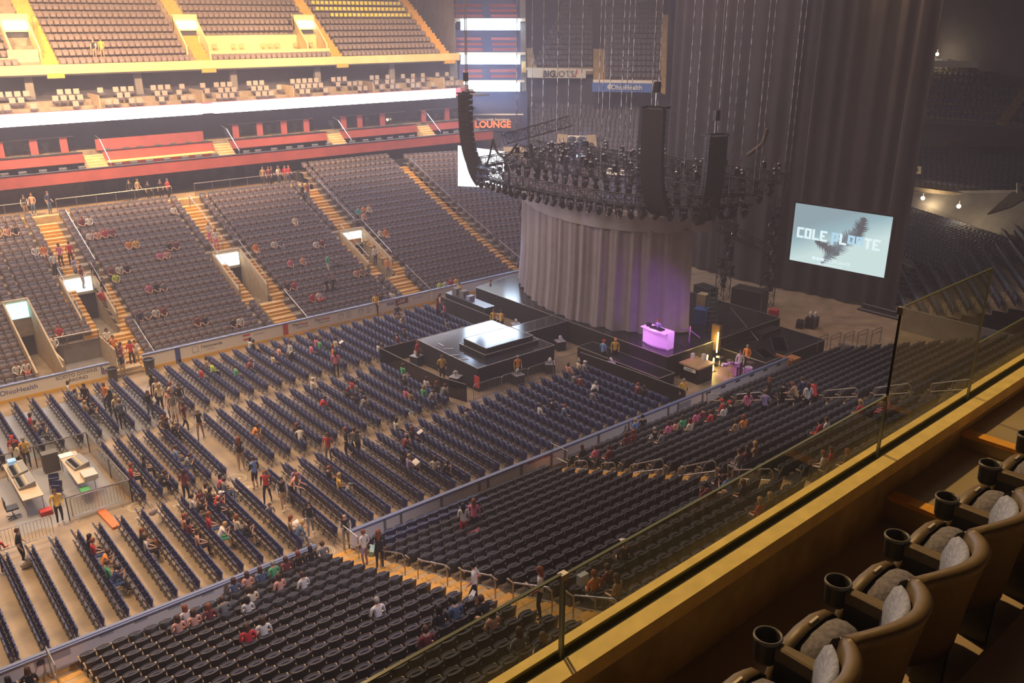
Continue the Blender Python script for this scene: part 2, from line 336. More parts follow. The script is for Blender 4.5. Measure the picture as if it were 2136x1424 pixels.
# club desk monitors and chairs: dark rounded seat backs behind the parapets
tub = mat('tub_chair_grey', (.11, .11, .12), .6); c0 = None; cnt = 0
for y, z in ((34.0, 9.1), (36.1, 10.0), (38.0, 10.65)):
    for x in np.arange(4, 57, 1.35):
        if min(abs(x-a) for a in CA) < 1.0 or (y < 35 and 19.5 < x < 28.6 and cnt % 1): continue
        xx = x+rng.uniform(-.15, .15); cnt += 1
        if c0 is None:
            e = empty('club_chair', (xx, y, z), 0, 'grey tub chair behind the red club parapets', 'chair', 'grey tub chairs of the club level')
            m = MB(); m.lathe([(.27, .3), (.29, .8), (.22, .82), (.20, .5)], tub, 10); m.build('back', e); m = MB(); m.lathe([(.22, .4), (.23, .48)], tub, 10); m.build('seat', e); m = MB(); m.lathe([(.22, 0), (.04, .05), (.04, .4)], steel, 8); m.build('pedestal', e); c0 = e
        elif cnt < 110: dup(c0, (xx, y, z))
# ribbon board
m = MB(); m.box((-3, 36.0, 13.05), (28.35, 36.1, 13.95), ribbon_m); m.box((29.4, 36.0, 13.05), (55.4, 36.1, 13.95), ribbon_m); m.box((28.35, 36.0, 13.1), (29.4, 36.1, 13.9), mat('led_dim', (.5, .6, .9), .5, emit=(.55, .62, 1), es=1.4))
tag(m.build('light_ribbon_board'), 'glowing white light ribbon running along the front of the suite level', 'ribbon board')
m = MB(); m.box((-3, 36.1, 13.0), (57, 36.3, 14.0), redp); struct(m.build('trim_1'))
# suites
su = MB()
for j in range(3): su.box((-3, 36.3+j*.9, 13.2), (58, 37.2+j*.9, 13.75+j*.42), terr)
su.box((-3, 39.0, 13.2), (58, 42, 14.7), dwall); su.box((-3, 40.6, 14.6), (58, 40.8, 17), dwall); su.box((-3, 39.0, 16.5), (58, 42, 16.62), dwall); struct(su.build('suite_tier_slab'))
for k, x in enumerate(np.arange(-1, 57, 4.25)):
    m = MB(); m.box((x-.04, 36.4, 13.7), (x+.04, 39.6, 15.0), tanw) if k % 2 else m.box((x-.3, 39.6, 14.6), (x+.3, 40.0, 16.6), gwall); struct(m.build('suite_partition'))
ss = None; k = 0
sgrey = mat('suite_seat_beige', (.42, .36, .33), .7); sdk = mat('suite_seat_dark', (.10, .09, .12), .7)
for j in range(3):
    for x in np.arange(5, 56.5, .62):
        if (x+1) % 4.25 < .8 or (x+1) % 4.25 > 3.85 or rng.rand() < .28: continue
        k += 1
        if k > 180: break
        if ss is None:
            e = empty('suite_seat', (x, 36.95, 13.75), PI, 'beige topped suite seat above the light ribbon', 'seat', 'beige topped seats of the suite level'); m = MB(); m.box((-.22, -.30, .35), (.22, -.22, .85), sgrey); m.build('backrest', e); m = MB(); m.box((-.24, -.22, .3), (.24, .2, .45), sdk); m.build('seat', e); ss = e
        else: dup(ss, (x, 36.95+j*.9-.0, 13.75+j*.42))
# upper deck, far side
def TU(i): return 16.95+.60*i
def YU(i): return 39.3+.85*i
ub = MB(); ub.box((-3, 39.0, 16.6), (58.2, 39.2, 17.35), fasc); ub.box((-3, 39.2, 16.62), (58.2, 39.3, 16.95), walk); struct(ub.build('trim_2'))
UA = [(17.3, 18.6), (29.9, 31.2), (43.3, 44.6), (56.2, 57.6)]
ub = MB(); xs = [-3, 17.3, 18.6, 29.9, 31.2, 43.3, 44.6, 56.2]
for k in range(0, 8, 2):
    if k == 4: stairs(ub, xs[k], xs[k+1], 0, 1, 1, terr, TU, YU, .2); stairs(ub, xs[k], xs[k+1], 4, 12, 1, terr, TU, YU)
    else: stairs(ub, xs[k], xs[k+1], 0, 12, 1, terr, TU, YU, .2)
struct(ub.build('upper_terrace'))
for a, b in UA: m = MB(); aisle(m, a, b, 0, 12, 1, TU, YU, .08, walk); struct(m.build('aisle_stairs'))
UV = [(16.4, 'by the two standing ushers'), (30.6-.2, 'left of the accessible platform'), (42.2, 'right end of the accessible platform')]
for k, (x, lb) in enumerate(UV):
    e = empty('upper_vomitory', (x, 40.6, 17.3), 0, 'yellow walled upper deck doorway under a white light, %s' % lb, 'tunnel entrance')
    m = MB()
    for s in (-1, 1): m.add([(s*.95, 0, 0), (s*.95, 2.9, 0), (s*.95, 2.9, 3.9), (s*.95, 0, 1.2), (s*1.1, 0, 0), (s*1.1, 2.9, 0), (s*1.1, 2.9, 3.9), (s*1.1, 0, 1.2)], [(0, 1, 2, 3), (7, 6, 5, 4), (3, 2, 6, 7), (0, 3, 7, 4)], fasc)
    m.box((-1.1, 2.4, 2.5), (1.1, 2.6, 3.9), fasc); m.box((-.95, 0, 0), (.95, 2.6, .15), walk); m.build('side_wall', e)
    m = MB(); m.box((-.95, 2.55, .15), (.95, 3.4, 2.5), dwall); m.build('doorway', e)
    m = MB(); m.box((-.85, 2.25, 2.65), (.85, 2.4, 3.3), mat('lit_white_lamp', (1, 1, .95), .5, emit=(1, .97, .85), es=5)); m.build('light_box', e)
m = MB(); m.box((31.2, 40.15, 16.9), (43.3, 40.35, 18.1), fasc); m.box((31.2, 40.35, 16.9), (43.3, 42.7, 17.75), walk); m.box((31.2, 42.5, 17.2), (43.3, 42.68, 19.35), fasc); m.box((31.1, 42.6, 19.35), (43.4, 42.9, 19.45), steel); struct(m.build('accessible_platform'))
m = MB(); m.box((15.0, 40.2, 16.9), (17.2, 40.4, 18.5), fasc); m.box((15.0, 40.4, 16.9), (17.2, 40.55, 17.9), walk); m.box((12, 40.2, 16.9), (15.0, 40.4, 17.9), fasc); struct(m.build('accessible_platform'))
tc = None; tch = mat('tan_folding_chair', (.55, .42, .20), .6)
for k, x in enumerate((31.9, 32.6, 34.4, 35.2, 37.4, 38.1, 38.8, 40.8, 41.5, 42.4, 14.0, 14.6)):
    z = 17.75 if x > 20 else 18.0
    if tc is None:
        e = empty('stacking_chair', (x, 42.1, z), PI, 'tan stacking chair on the yellow accessible platform', 'chair', 'tan chairs on the accessible platform'); m = MB(); m.box((-.22, -.22, .5), (.22, -.18, .9), tch); m.build('backrest', e); m = MB(); m.box((-.22, -.2, .42), (.22, .2, .46), tch); m.build('seat', e); m = MB()
        for sx in (-.2, .2):
            for sy in (-.18, .18): m.tube([(sx, sy, 0), (sx, sy, .43)], .015, tch, 5)
        m.build('frame', e); tc = e
    elif x > 20: dup(tc, (x, 42.1, z))
for k, x in enumerate((18.0, 29.6, 43.0)):
    m = MB(); m.tube([(0, 0, 0), (0, 0, 1.1), (.0, 0, 1.1), (-1.3, 0, 1.1), (-1.3, 0, 0)], .03, steel); o = m.build('handrail', loc=(x+1.2, 43.5, TU(5))); tag(o, 'short white guard rail above the %s upper doorway' % ['left', 'middle', 'right'][k], 'handrail')
# back-of-house walls so nothing opens to the void
bw = MB(); bw.box((-14.2, -60, 0), (-14, 60, 36), dwall); struct(bw.build('wall_left'))
bw = MB(); bw.box((-14, 52, 0), (100, 52.3, 36), dwall); struct(bw.build('wall_far'))
bw = MB(); bw.box((99, -60, 0), (99.3, 52, 36), dwall); struct(bw.build('wall_end'))
bw = MB(); bw.box((-14, -52.3, 0), (100, -52, 36), dwall); struct(bw.build('wall_near'))
bw = MB(); bw.box((-14, -52, 36), (100, 52, 36.3), dwall); struct(bw.build('ceiling'))
# wall behind the end of the far upper deck
m = MB(); m.add([(58.2, 39.0, 16.6), (57.8, 39.3, 17), (61.5, 52, 17), (57.8, 39.3, 26), (61.5, 52, 26)], [(1, 2, 4, 3)], gwall); struct(m.build('wall_deck_end'))

# ---------- seats ----------
def seat_parts(lo=False):
    """tip-up arena seat facing +y; origin on the tread under the seat centre"""
    sh = MB(); n = 4 if lo else 6
    def arc(w, y0, bow, z0, z1, th, m, mb, rake=0.0, top=0.0):
        vs = []
        for zz, rk in ((z0, 0), (z1, rake)):
            for o_ in (0, th):
                for k in range(n+1):
                    t = -1+2*k/n; vs.append((t*w, y0-bow*(1-t*t)+o_+rk, zz+(top*(1-t*t) if zz == z1 else 0)))
        a = n+1; fs = []
        for k in range(n): fs += [(k, k+1, 2*a+k+1, 2*a+k), (a+k+1, a+k, 3*a+k, 3*a+k+1), (2*a+k, 2*a+k+1, 3*a+k+1, 3*a+k)]
        fs += [(0, 2*a, 3*a, a), (n, a+n, 3*a+n, 2*a+n)]
        mb.add(vs, fs, m)
    arc(.235, -.18, .07, .40, .86, .05, shell_m, sh, -.07, .02)
    cu = MB(); arc(.20, -.135, .05, .46, .83, .05, cush_m, cu, -.07, .01)
    arc(.215, .055, -.06, .44, .74, -.09, cush_m, cu, -.06, .0); arc(.22, .062, -.065, .42, .75, .02, shell_m, cu, -.06)
    ar = MB(); ar.box((-.265, -.20, .60), (-.225, .10, .635), arm_m); ar.box((-.26, -.20, .1), (-.23, -.1, .60), shell_m)
    if not lo: ar.box((-.275, .08, .60), (-.215, .16, .64), arm_m)
    return sh, cu, ar
SH, CU, AR = seat_parts(); sL, cL, aL = seat_parts(True)
LO = MB(); [LO.merge(q, Matrix.Identity(4)) for q in (sL, cL, aL)]
def recolor(mb, dic):
    o = MB(); o.v = mb.v; o.f = mb.f; o.m = mb.m; o.mats = [dic.get(m, m) for m in mb.mats]; return o
LOF = recolor(LO, {shell_m: shellf_m})
spots = []
secs = [(-2.9, 2.4), (3.7, 13.0), (14.35, 24.4), (25.7, 36.0), (37.3, 49.4)]
for (a, b) in secs:
    n = max(1, int((b-a-.05)/.505)); st = (b-a)/n
    for i in range(26):
        for k in range(n):
            x = a+st*(k+.5); y = -(Yr(i)+.60); z = T(i)
            spots.append((x, y, z, i, a))
campos = np.array(CAMP)
def screen(x, y, z):
    d = Vector((x, y, z))-CAMP; w = d.dot(f_); 
    return (1068+1811.9*d.dot(r2)/w, 712-1811.9*d.dot(u2)/w, w) if w > .3 else (-1e4, 0, w)
vis = []
for s in spots:
    u, v, w = screen(*s[:3]); 
    if u < -60 or u > 2250 or v > 1500: continue
    ledge = 1424-(u-1015)*.6146
    if v > ledge+45: continue
    vis.append((w, s))
vis.sort(key=lambda q: q[0])
NEARROW = [(14.7, 18.4), (15.2, 20.2)]
seat0 = None; rest = []
for k, (w, s) in enumerate(vis):
    if k < 300 or (s[4] > 14 and s[4] < 15 and s[3] < 2 and s[0] < 20):
        if seat0 is None:
            e = empty('arena_seat', s[:3], 0, 'dark tip-up arena seat in the rows below the concrete parapet', 'seat', 'tip-up seats of the near stand')
            SH.build('backrest', e); CU.build('cushion', e); AR.build('armrest', e); seat0 = e
            nv = mat('navy_plastic', (.02, .03, .10), .4); seatb = empty('arena_seat', (0, 0, 0), 0, 'navy blue loose seat among the dark ones next to the near boards', 'seat', 'navy seats by the near boards'); [recolor(q, {shell_m: nv, cush_m: nv}).build(nm, seatb) for q, nm in ((SH, 'backrest'), (CU, 'cushion'), (AR, 'armrest'))]; bfirst = True
        elif (s[4] > 14 and s[4] < 15 and (s[3] < 2 or (4 < s[3] < 8 and 17.5 < s[0] < 19.6))):
            if bfirst: seatb.location = s[:3]; bfirst = False
            else: dup(seatb, s[:3])
        else: dup(seat0, s[:3])
    else: rest.append(m4(s[0], s[1], s[2], 0))
def field(name, proto, mats_, label):
    o = bpy.data.objects.new(name, tile_mesh(name, proto, mats_)); C.objects.link(o); return tag(o, label, 'seats', None, 'stuff')
field('arena_seats', LO, rest, 'rows of dark tip-up seats filling the near stand towards the stage')
# blue-backed loose chairs inside the near stand
far = []
def far_rows(a, b, i0, i1):
    n = max(1, int((b-a-.05)/.505)); st = (b-a)/n
    for i in range(i0, i1):
        for k in range(n): far.append(m4(a+st*(k+.5), Yr(i)+.60, T(i), PI))
far_rows(-2.9, 2.3, 0, 20); far_rows(3.6, 8.3, 0, 20); far_rows(9.8, 12.0, 8, 20); far_rows(9.8, 12.5, 4, 8); far_rows(8.4, 9.8, 9, 20); far_rows(12.0, 12.9, 12, 20)
far_rows(15.3, 22.6, 0, 20); far_rows(14.5, 15.3, 0, 5); far_rows(22.6, 23.6, 12, 20); far_rows(22.6, 23.6, 0, 4); far_rows(14.3, 15.3, 12, 20)
far_rows(25.9, 33.2, 0, 20); far_rows(25.0, 25.9, 12, 20); far_rows(33.2, 34.2, 12, 20); far_rows(33.2, 34.2, 0, 4)
far_rows(36.5, 45.0, 0, 23); far_rows(35.6, 36.5, 12, 23); far_rows(35.9, 36.5, 0, 4)
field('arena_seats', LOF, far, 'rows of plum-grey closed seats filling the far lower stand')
upm = []
for a, b, i0, i1 in ((-2.9, 15.6, 0, 12), (18.6, 29.3, 0, 12), (31.3, 43.2, 4, 12), (31.3, 43.2, 0, 1), (44.6, 56.2, 0, 12)):
    n = max(1, int((b-a-.1)/.5)); st = (b-a)/n
    for i in range(i0, i1):
        for k in range(n): upm.append(m4(a+st*(k+.5), YU(i)+.55, TU(i), PI))
field('arena_seats', recolor(LO, {shell_m: mat('seat_shell_upper', (.22, .165, .165), .6), cush_m: mat('seat_cushion_upper', (.20, .16, .16), .8)}), upm, 'rows of greyish seats filling the far upper deck')  # lighter shell and cushion copies, haze and light put into their colour
# yellow seat covers in the top right block of the far upper deck
yc = MB(); yc.box((-.17, .07, .50), (.17, .14, .82), mat('yellow_seat_card', (.80, .68, .10), .6)); y0 = None
for i, off in ((8, 0), (7, .0), (6, 1.2)):
    for x in np.arange(45.1+off, 56.0, .52):
        if y0 is None: y0 = yc.build('seat_card', loc=(x, YU(i)+.5, TU(i)), rot=(0, 0, PI)); tag(y0, 'yellow card on a seat of the top far deck rows', 'card', 'yellow cards on the far upper seats')
        else: dup(y0, (x, YU(i)+.5, TU(i)))

# ---------- corner and end stands, built as stepped wedges ----------
def wedge(name, FL, FR, BL, BR, n, proto, label, m=terr, seats=True, pitch=.5):
    FL, FR, BL, BR = map(Vector, (FL, FR, BL, BR)); mb = MB(); ms = []
    for i in range(n):
        a0 = FL.lerp(BL, i/n); b0 = FR.lerp(BR, i/n); a1 = FL.lerp(BL, (i+1)/n); b1 = FR.lerp(BR, (i+1)/n)
        z = (a0.z+b0.z)/2; zp = z-(BL.z-FL.z)/n-.02
        mb.add([(a0.x, a0.y, zp), (b0.x, b0.y, zp), (b0.x, b0.y, z), (a0.x, a0.y, z), (a1.x, a1.y, z), (b1.x, b1.y, z)], [(0, 1, 2, 3), (3, 2, 5, 4)], m)
        if seats:
            d = b0-a0; L = Vector((d.x, d.y)).length; k = max(1, int(L/pitch)); ang = math.atan2(d.y, d.x)
            for j in range(k):
                q = a0.lerp(b0, (j+.5)/k); q2 = a1.lerp(b1, (j+.5)/k); q = q.lerp(q2, .66); ms.append(m4(q.x, q.y, z, ang+PI if True else 0))
    struct(mb.build(name+'_terrace'))
    if seats: field('arena_seats', proto, ms, label)
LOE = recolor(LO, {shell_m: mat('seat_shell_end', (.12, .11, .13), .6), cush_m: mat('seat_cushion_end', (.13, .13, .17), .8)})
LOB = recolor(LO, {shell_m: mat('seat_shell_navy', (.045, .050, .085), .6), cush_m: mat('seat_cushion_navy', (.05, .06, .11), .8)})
# lower corner beyond the last far aisle
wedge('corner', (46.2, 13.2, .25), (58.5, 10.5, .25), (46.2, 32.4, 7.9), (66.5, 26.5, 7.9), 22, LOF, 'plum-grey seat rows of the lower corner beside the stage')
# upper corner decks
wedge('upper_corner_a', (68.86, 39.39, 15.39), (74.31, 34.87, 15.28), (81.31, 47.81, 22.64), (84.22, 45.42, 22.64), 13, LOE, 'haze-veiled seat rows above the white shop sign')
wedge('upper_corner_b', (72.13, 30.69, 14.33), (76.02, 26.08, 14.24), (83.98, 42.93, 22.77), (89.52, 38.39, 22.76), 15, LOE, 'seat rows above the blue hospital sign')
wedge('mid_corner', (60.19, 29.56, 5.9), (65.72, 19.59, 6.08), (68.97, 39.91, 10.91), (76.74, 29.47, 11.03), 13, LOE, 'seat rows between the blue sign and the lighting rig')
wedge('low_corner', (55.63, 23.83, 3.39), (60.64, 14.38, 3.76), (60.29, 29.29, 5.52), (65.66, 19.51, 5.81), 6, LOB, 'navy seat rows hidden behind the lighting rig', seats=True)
def panel(name, pts, m, label=None, cat=None, th=.15, group=None, kind=None):
    """slab with real thickness from 4 world corners"""
    p = [Vector(q) for q in pts]; n = (p[1]-p[0]).cross(p[3]-p[0]).normalized()*th
    mb = MB(); mb.add(p+[q-n for q in p], [(0, 1, 2, 3), (7, 6, 5, 4), (0, 4, 5, 1), (1, 5, 6, 2), (2, 6, 7, 3), (3, 7, 4, 0)], m)
    o = mb.build(name)
    return struct(o) if label is None else tag(o, label, cat, group, kind)
def wtext(s, size, m, c, l, r_, parent=None, name='lettering', dz=0, **kw):
    """text on a wall whose baseline runs from l to r_"""
    l, r_ = Vector(l), Vector(r_); a = math.atan2(r_.y-l.y, r_.x-l.x); c = Vector(c)+Vector((math.sin(a), -math.cos(a), 0))*.03
    o = text(name, s, size, m, c, (PI/2, 0, a), None, **kw)
    if parent: o.parent = parent; o.matrix_parent_inverse = parent.matrix_world.inverted()
    return o
ink = mat('dark_ink', (.05, .05, .07), .6); inkr = mat('red_ink', (.6, .06, .05), .6); inkb = mat('blue_ink', (.05, .08, .35), .6); inkg = mat('grey_ink', (.40, .40, .45), .6); inkw = mat('white_ink', (.85, .85, .85), .6)
cream = mat('cream_sign', (.85, .78, .66), .6)
s1 = panel('banner_sign', [(68.19, 39.46, 14.4), (73.44, 35.13, 14.34), (73.64, 35.37, 15.18), (68.39, 39.7, 15.23)], cream, 'white banner with dark BIG LOTS lettering on the corner balcony', 'sign')
wtext('BIG', 1.0, ink, (70.09, 37.82, 14.8), (68.19, 39.46, 14.4), (73.44, 35.13, 14.34), s1, bold=.03); wtext('LOTS', 1.0, ink, (71.46, 36.7, 14.8), (68.19, 39.46, 14.4), (73.44, 35.13, 14.34), s1); wtext('!', 1.15, inkr, (72.42, 35.93, 14.82), (68.19, 39.46, 14.4), (73.44, 35.13, 14.34), s1, bold=.03, shear=.3)
s2 = panel('banner_sign', [(70.74, 31.28, 13.18), (75.11, 26.31, 13.15), (75.33, 26.58, 14.1), (70.96, 31.55, 14.14)], mat('blue_banner', (.06, .16, .50), .6), 'blue OhioHealth banner below the corner upper deck', 'sign')
wtext('OhioHealth', .72, inkw, (73.21, 28.38, 13.66), (70.74, 31.28, 13.18), (75.11, 26.31, 13.15), s2, bold=.015)
m = MB(); m.lathe([(.30, 0), (.30, .05)], inkw, 8); e = m.build('logo', s2); 
v = Vector((72.09, 29.87, 13.71)); e.matrix_world = Matrix.Translation(v) @ Euler((PI/2, 0, R(-39))).to_matrix().to_4x4()
panel('trim_3', [(68.18, 39.88, 15.24), (74.27, 34.83, 15.12), (74.33, 34.9, 15.38), (68.24, 39.95, 15.5)], cream)
panel('trim_4', [(71.05, 31.48, 14.14), (76.06, 25.96, 14.05), (76.14, 26.06, 14.39), (71.12, 31.57, 14.44)], cream)
panel('tan_stair_a', [(77.66, 40.15, 17.65), (78.47, 39.48, 17.65), (83.14, 44.54, 21.82), (82.33, 45.2, 21.82)], walk); panel('tan_stair_b', [(71.88, 32.27, 14.32), (72.87, 31.43, 14.27), (77.42, 36.12, 17.46), (76.36, 36.99, 17.47)], walk)
panel('tan_stair_c', [(75.84, 25.78, 13.3), (76.23, 25.34, 13.05), (84.94, 33.17, 21.3), (84.41, 33.61, 21.3)], walk); panel('tan_stair_d', [(68.47, 39.79, 15.55), (69.31, 39.07, 15.5), (71.45, 42.43, 17.55), (70.92, 42.87, 17.55)], walk)
panel('tan_stair_e', [(67.98, 31.38, 8.66), (68.85, 30.67, 8.66), (72.17, 34.38, 10.57), (71.43, 34.98, 10.58)], walk); panel('tan_stair_f', [(63.61, 29.25, 8.25), (64.51, 28.49, 8.2), (65.45, 29.52, 9.08), (64.66, 30.2, 9.13)], tanw)
panel('tan_stair_g', [(66.1, 27.1, 8), (66.93, 26.41, 8), (67.84, 27.54, 9.03), (67.08, 28.16, 9.03)], tanw)
panel('wall_corner_gap', [(68.97, 41.23, 10.77), (79.28, 27.34, 10.92), (80.07, 28.3, 14.29), (69.8, 42.24, 14.32)], dwall)
panel('wall_corner_top', [(74.83, 49.19, 14.42), (90.12, 36.65, 14.39), (92.99, 40.12, 26.57), (77.69, 52.66, 26.59)], dwall)
s3 = panel('oval_logo_sign', [(63.19, 27.08, 8.75), (64.77, 25.76, 8.7), (64.92, 25.93, 9.31), (63.34, 27.25, 9.36)], cream, 'white sign with two dark ovals over a corner tunnel', 'sign')
for u in ((1193, 289), ): pass
m = MB()
for c in ((63.51, 26.69, 9.05), (64.28, 26.05, 9.03)):
    m.ell(c, (.52, .42, .24), ink, 12, 6)
m.build('oval_mark', s3)
panel('door_1', [(63.67, 27.32, 7.19), (65.07, 26.15, 7.14), (65.41, 26.55, 8.57), (64, 27.73, 8.62)], dwall)
panel('trim_5', [(62.8, 24.59, 5.75), (64.75, 19.01, 6.06), (64.9, 19.19, 6.69), (62.95, 24.78, 6.41)], cream)
# the three stacked corner suites with light panels
sx = [(40, 62), (115, 133), (172, 190)]
for k, (a, b) in enumerate(sx):
    lab = ['top', 'middle', 'bottom'][k]
    e = empty('corner_suite', (63.45, 40.36, 19.67) if k == 0 else ((62.61, 39.34, 16.11) if k == 1 else (61.93, 38.53, 13.24)), 0, 'corner suite balcony with red seats behind a glowing light panel, %s of the three stacked' % lab, 'balcony')
    e.matrix_world = Matrix.Translation(e.location)
    def ch(o, e=e): M = o.matrix_world.copy(); o.parent = e; o.matrix_parent_inverse = Matrix.Translation(-e.location); return o
    P = [((60.92, 42.43, 19.68), (66.05, 38.22, 19.67), (66.31, 38.53, 20.77), (61.18, 42.74, 20.78)), ((60.08, 41.41, 16.11), (65.22, 37.2, 16.1), (65.43, 37.46, 17.01), (60.3, 41.67, 17.01)), ((59.41, 40.6, 13.25), (64.54, 36.39, 13.24), (64.75, 36.64, 14.14), (59.62, 40.85, 14.15))][k]
    o = panel('light_panel', P, ledc); del o['kind']; ch(o)
    Q = [((60.78, 43.39, 20.58), (66.93, 38.35, 20.57), (67, 38.43, 20.87), (60.85, 43.47, 20.88)), ((60.12, 42.25, 17.05), (66.1, 37.34, 17.05), (66.16, 37.41, 17.3), (60.18, 42.32, 17.31)), ((59.86, 41.09, 14.18), (65.34, 36.59, 14.17), (65.39, 36.65, 14.38), (59.91, 41.14, 14.38))][k]
    o = panel('coping', Q, cream); del o['kind']; ch(o)
    for j in range(2 if k == 2 else 3):
        for s in range(2):
            vv = [[(948, 20), (1013, 12)], [(950, 96), (1013, 90)], [(966, 160), (1013, 157)]][k]
            d = (0, 16, 32)[j]*(.9 if k == 0 else .7)
            base = [((61.4, 44.04, 20.98), (63.78, 42.08, 20.98), (64.49, 41.5, 20.98), (66.84, 39.58, 20.98)), ((60.65, 42.96, 17.43), (62.95, 41.07, 17.43), (63.83, 40.35, 17.43), (66, 38.57, 17.43)), ((60.57, 41.67, 14.59), (62.28, 40.26, 14.59), (62.99, 39.68, 14.59), (65.33, 37.76, 14.58))][k]
            A, B = Vector(base[2*s]), Vector(base[2*s+1]); up = Vector((.8*j*.45, .8*j*.75, .55*j))
            o = panel('red_seat_row', [A+up, B+up, B+up+Vector((0, 0, .3)), A+up+Vector((0, 0, .3))], redp, th=.3); del o['kind']; ch(o)
    bk = [((64.48, 48.31, 20.79), (70.85, 43.08, 20.78), (71.86, 44.3, 25.05), (65.48, 49.53, 25.06)), ((63.58, 47.22, 16.95), (69.95, 41.99, 16.94), (70.58, 42.75, 19.61), (64.21, 47.98, 19.62)), ((63.2, 46.05, 13.86), (69.22, 41.11, 13.85), (69.69, 41.67, 15.82), (63.67, 46.61, 15.83))][k]
    o = panel('back_wall', bk, mat('suite_blue_wall', (.16, .18, .36), .8)); del o['kind']; ch(o)
panel('wall_corner_side_a', [(58.76, 41.86, 11.9), (59.6, 41.18, 11.9), (61.98, 45.17, 24.33), (61.43, 45.61, 24.33)], gwall); panel('wall_corner_side_b', [(65.33, 37.08, 13.16), (65.75, 36.74, 13.16), (68.29, 39.99, 24.32), (67.79, 40.4, 24.33)], gwall)
panel('yellow_side_wall_a', [(60.35, 42.61, 20.53), (60.74, 42.96, 20.48), (63.2, 47.16, 21.94), (63.07, 47.26, 21.94)], fasc); panel('yellow_side_wall_b', [(58.91, 41.14, 16.41), (59.81, 41.76, 16.36), (62.43, 46.14, 18.49), (62.17, 46.35, 18.49)], fasc); panel('yellow_side_wall_c', [(65.14, 36.86, 15.25), (65.55, 36.52, 15.25), (68.2, 40.01, 18.45), (67.94, 40.22, 18.45)], fasc)
panel('wall_lounge', [(55.53, 43.04, 5.92), (64.82, 35.42, 5.91), (66.51, 37.46, 13.09), (57.21, 45.08, 13.1)], mat('lounge_blue_wall', (.07, .08, .17), .8))
panel('trim_6', [(59.71, 39.82, 10.68), (64.57, 35.83, 10.68), (64.61, 35.87, 10.83), (59.74, 39.86, 10.84)], inkw)
s4 = panel('lounge_sign', [(59.8, 39.1, 9.06), (64.01, 35.65, 9.05), (64.38, 36.1, 10.62), (60.17, 39.55, 10.62)], mat('navy_sign', (.03, .03, .10), .6), 'navy lounge sign with orange lettering in the corner', 'sign')
wtext('Nationwide Insurance', .42, inkw, (61.61, 37.64, 10.26), (59.8, 39.1, 9.06), (64.01, 35.65, 9.05), s4, bold=.01); wtext('LOUNGE', 1.0, mat('orange_letters', (.9, .25, .10), .5, emit=(1, .22, .08), es=.8), (61.48, 37.48, 9.71), (59.8, 39.1, 9.06), (64.01, 35.65, 9.05), s4, bold=.04)
s5 = panel('beer_banner', [(53.68, 40.63, 6.37), (56.51, 38.31, 6.37), (56.82, 38.69, 7.71), (53.99, 41.01, 7.71)], mat('beer_banner_blue', (.10, .13, .30), .6), 'blue banner reading BUD LIGHT under the red club parapet', 'sign')
wtext('BUD', .8, inkw, (55.03, 39.56, 7.33), (53.68, 40.63, 6.37), (56.51, 38.31, 6.37), s5, bold=.02, shear=.2); wtext('LIGHT', .8, inkw, (55.07, 39.28, 6.78), (53.68, 40.63, 6.37), (56.51, 38.31, 6.37), s5, bold=.02, shear=.2)
panel('wall_tan_tiles', [(55.58, 28.13, 6.55), (57.4, 26.68, 6.64), (57.8, 27.31, 8.64), (56, 28.79, 8.64)], tanw)
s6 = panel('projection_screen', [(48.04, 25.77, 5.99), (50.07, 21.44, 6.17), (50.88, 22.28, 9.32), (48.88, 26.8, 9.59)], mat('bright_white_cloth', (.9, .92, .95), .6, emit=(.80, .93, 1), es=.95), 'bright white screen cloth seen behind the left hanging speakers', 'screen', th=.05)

# ---------- right-hand end stands beyond the black drape ----------
wedge('end_upper', (88.72, 3.13, 11.06), (89.17, -8.18, 11.26), (102.39, 9.69, 16.52), (112.31, 2.91, 22.23), 14, LOB, 'dim navy seat rows of the end upper deck', m=terr)
wedge('end_mid', (80.62, -1.36, 5.09), (81.29, -12.07, 6.9), (92.07, 4.78, 8.72), (93.45, -6.75, 10.05), 11, LOB, 'dim navy seat rows below the end deck parapet')
wedge('end_low', (70.44, -6.1, 0.79), (62.02, -20.35, 2.67), (79.53, -1.26, 3.44), (71.54, -16.35, 4.29), 10, LOB, 'navy seat rows at the end below the concourse lamps')
panel('wall_end_band', [(83.44, 1.15, 9.41), (88.86, -8.55, 9.93), (88.11, -8.51, 11.62), (87.95, 3.8, 11.15)], dwall, th=.3)
panel('wall_end_concourse', [(81.41, -0.22, 3.06), (74.71, -15.34, 3.19), (80.24, -12.4, 7.28), (81.88, 0.35, 5.06)], gwall, th=.2)
panel('trim_7', [(79.02, -1.54, 3.41), (70.91, -16.64, 4.04), (70.97, -16.58, 4.28), (79.08, -1.46, 3.67)], tanw, th=.3)
panel('end_aisle_a', [(90.01, 4.05, 12.33), (90.49, 3.62, 12.24), (102.25, 6.8, 16), (101.44, 7.51, 16.1)], walk); panel('end_aisle_b', [(87.57, -5.3, 11.65), (88.31, -5.95, 11.56), (97.9, -4.18, 14.4), (97.03, -3.43, 14.49)], walk)
panel('end_aisle_c', [(82.53, -1.06, 6.1), (83.04, -1.52, 6.02), (92.39, 1.92, 9.07), (91.82, 2.39, 9.07)], terr); panel('end_aisle_d', [(73.51, -8.34, 1.36), (73.1, -9.35, 1.43), (80.08, -8.69, 3.24), (80.34, -7.52, 3.26)], walk)
panel('end_aisle_e', [(73.53, -11.64, 6.02), (75.15, -12.71, 6.56), (78, -13.24, 7.46), (77.56, -11.59, 7.28)], tanw); panel('wall_end_stair', [(101.65, 6.03, 16.25), (102.62, 3.88, 16.29), (108.12, 4.24, 20.71), (108.64, 5.68, 21.73)], walk)
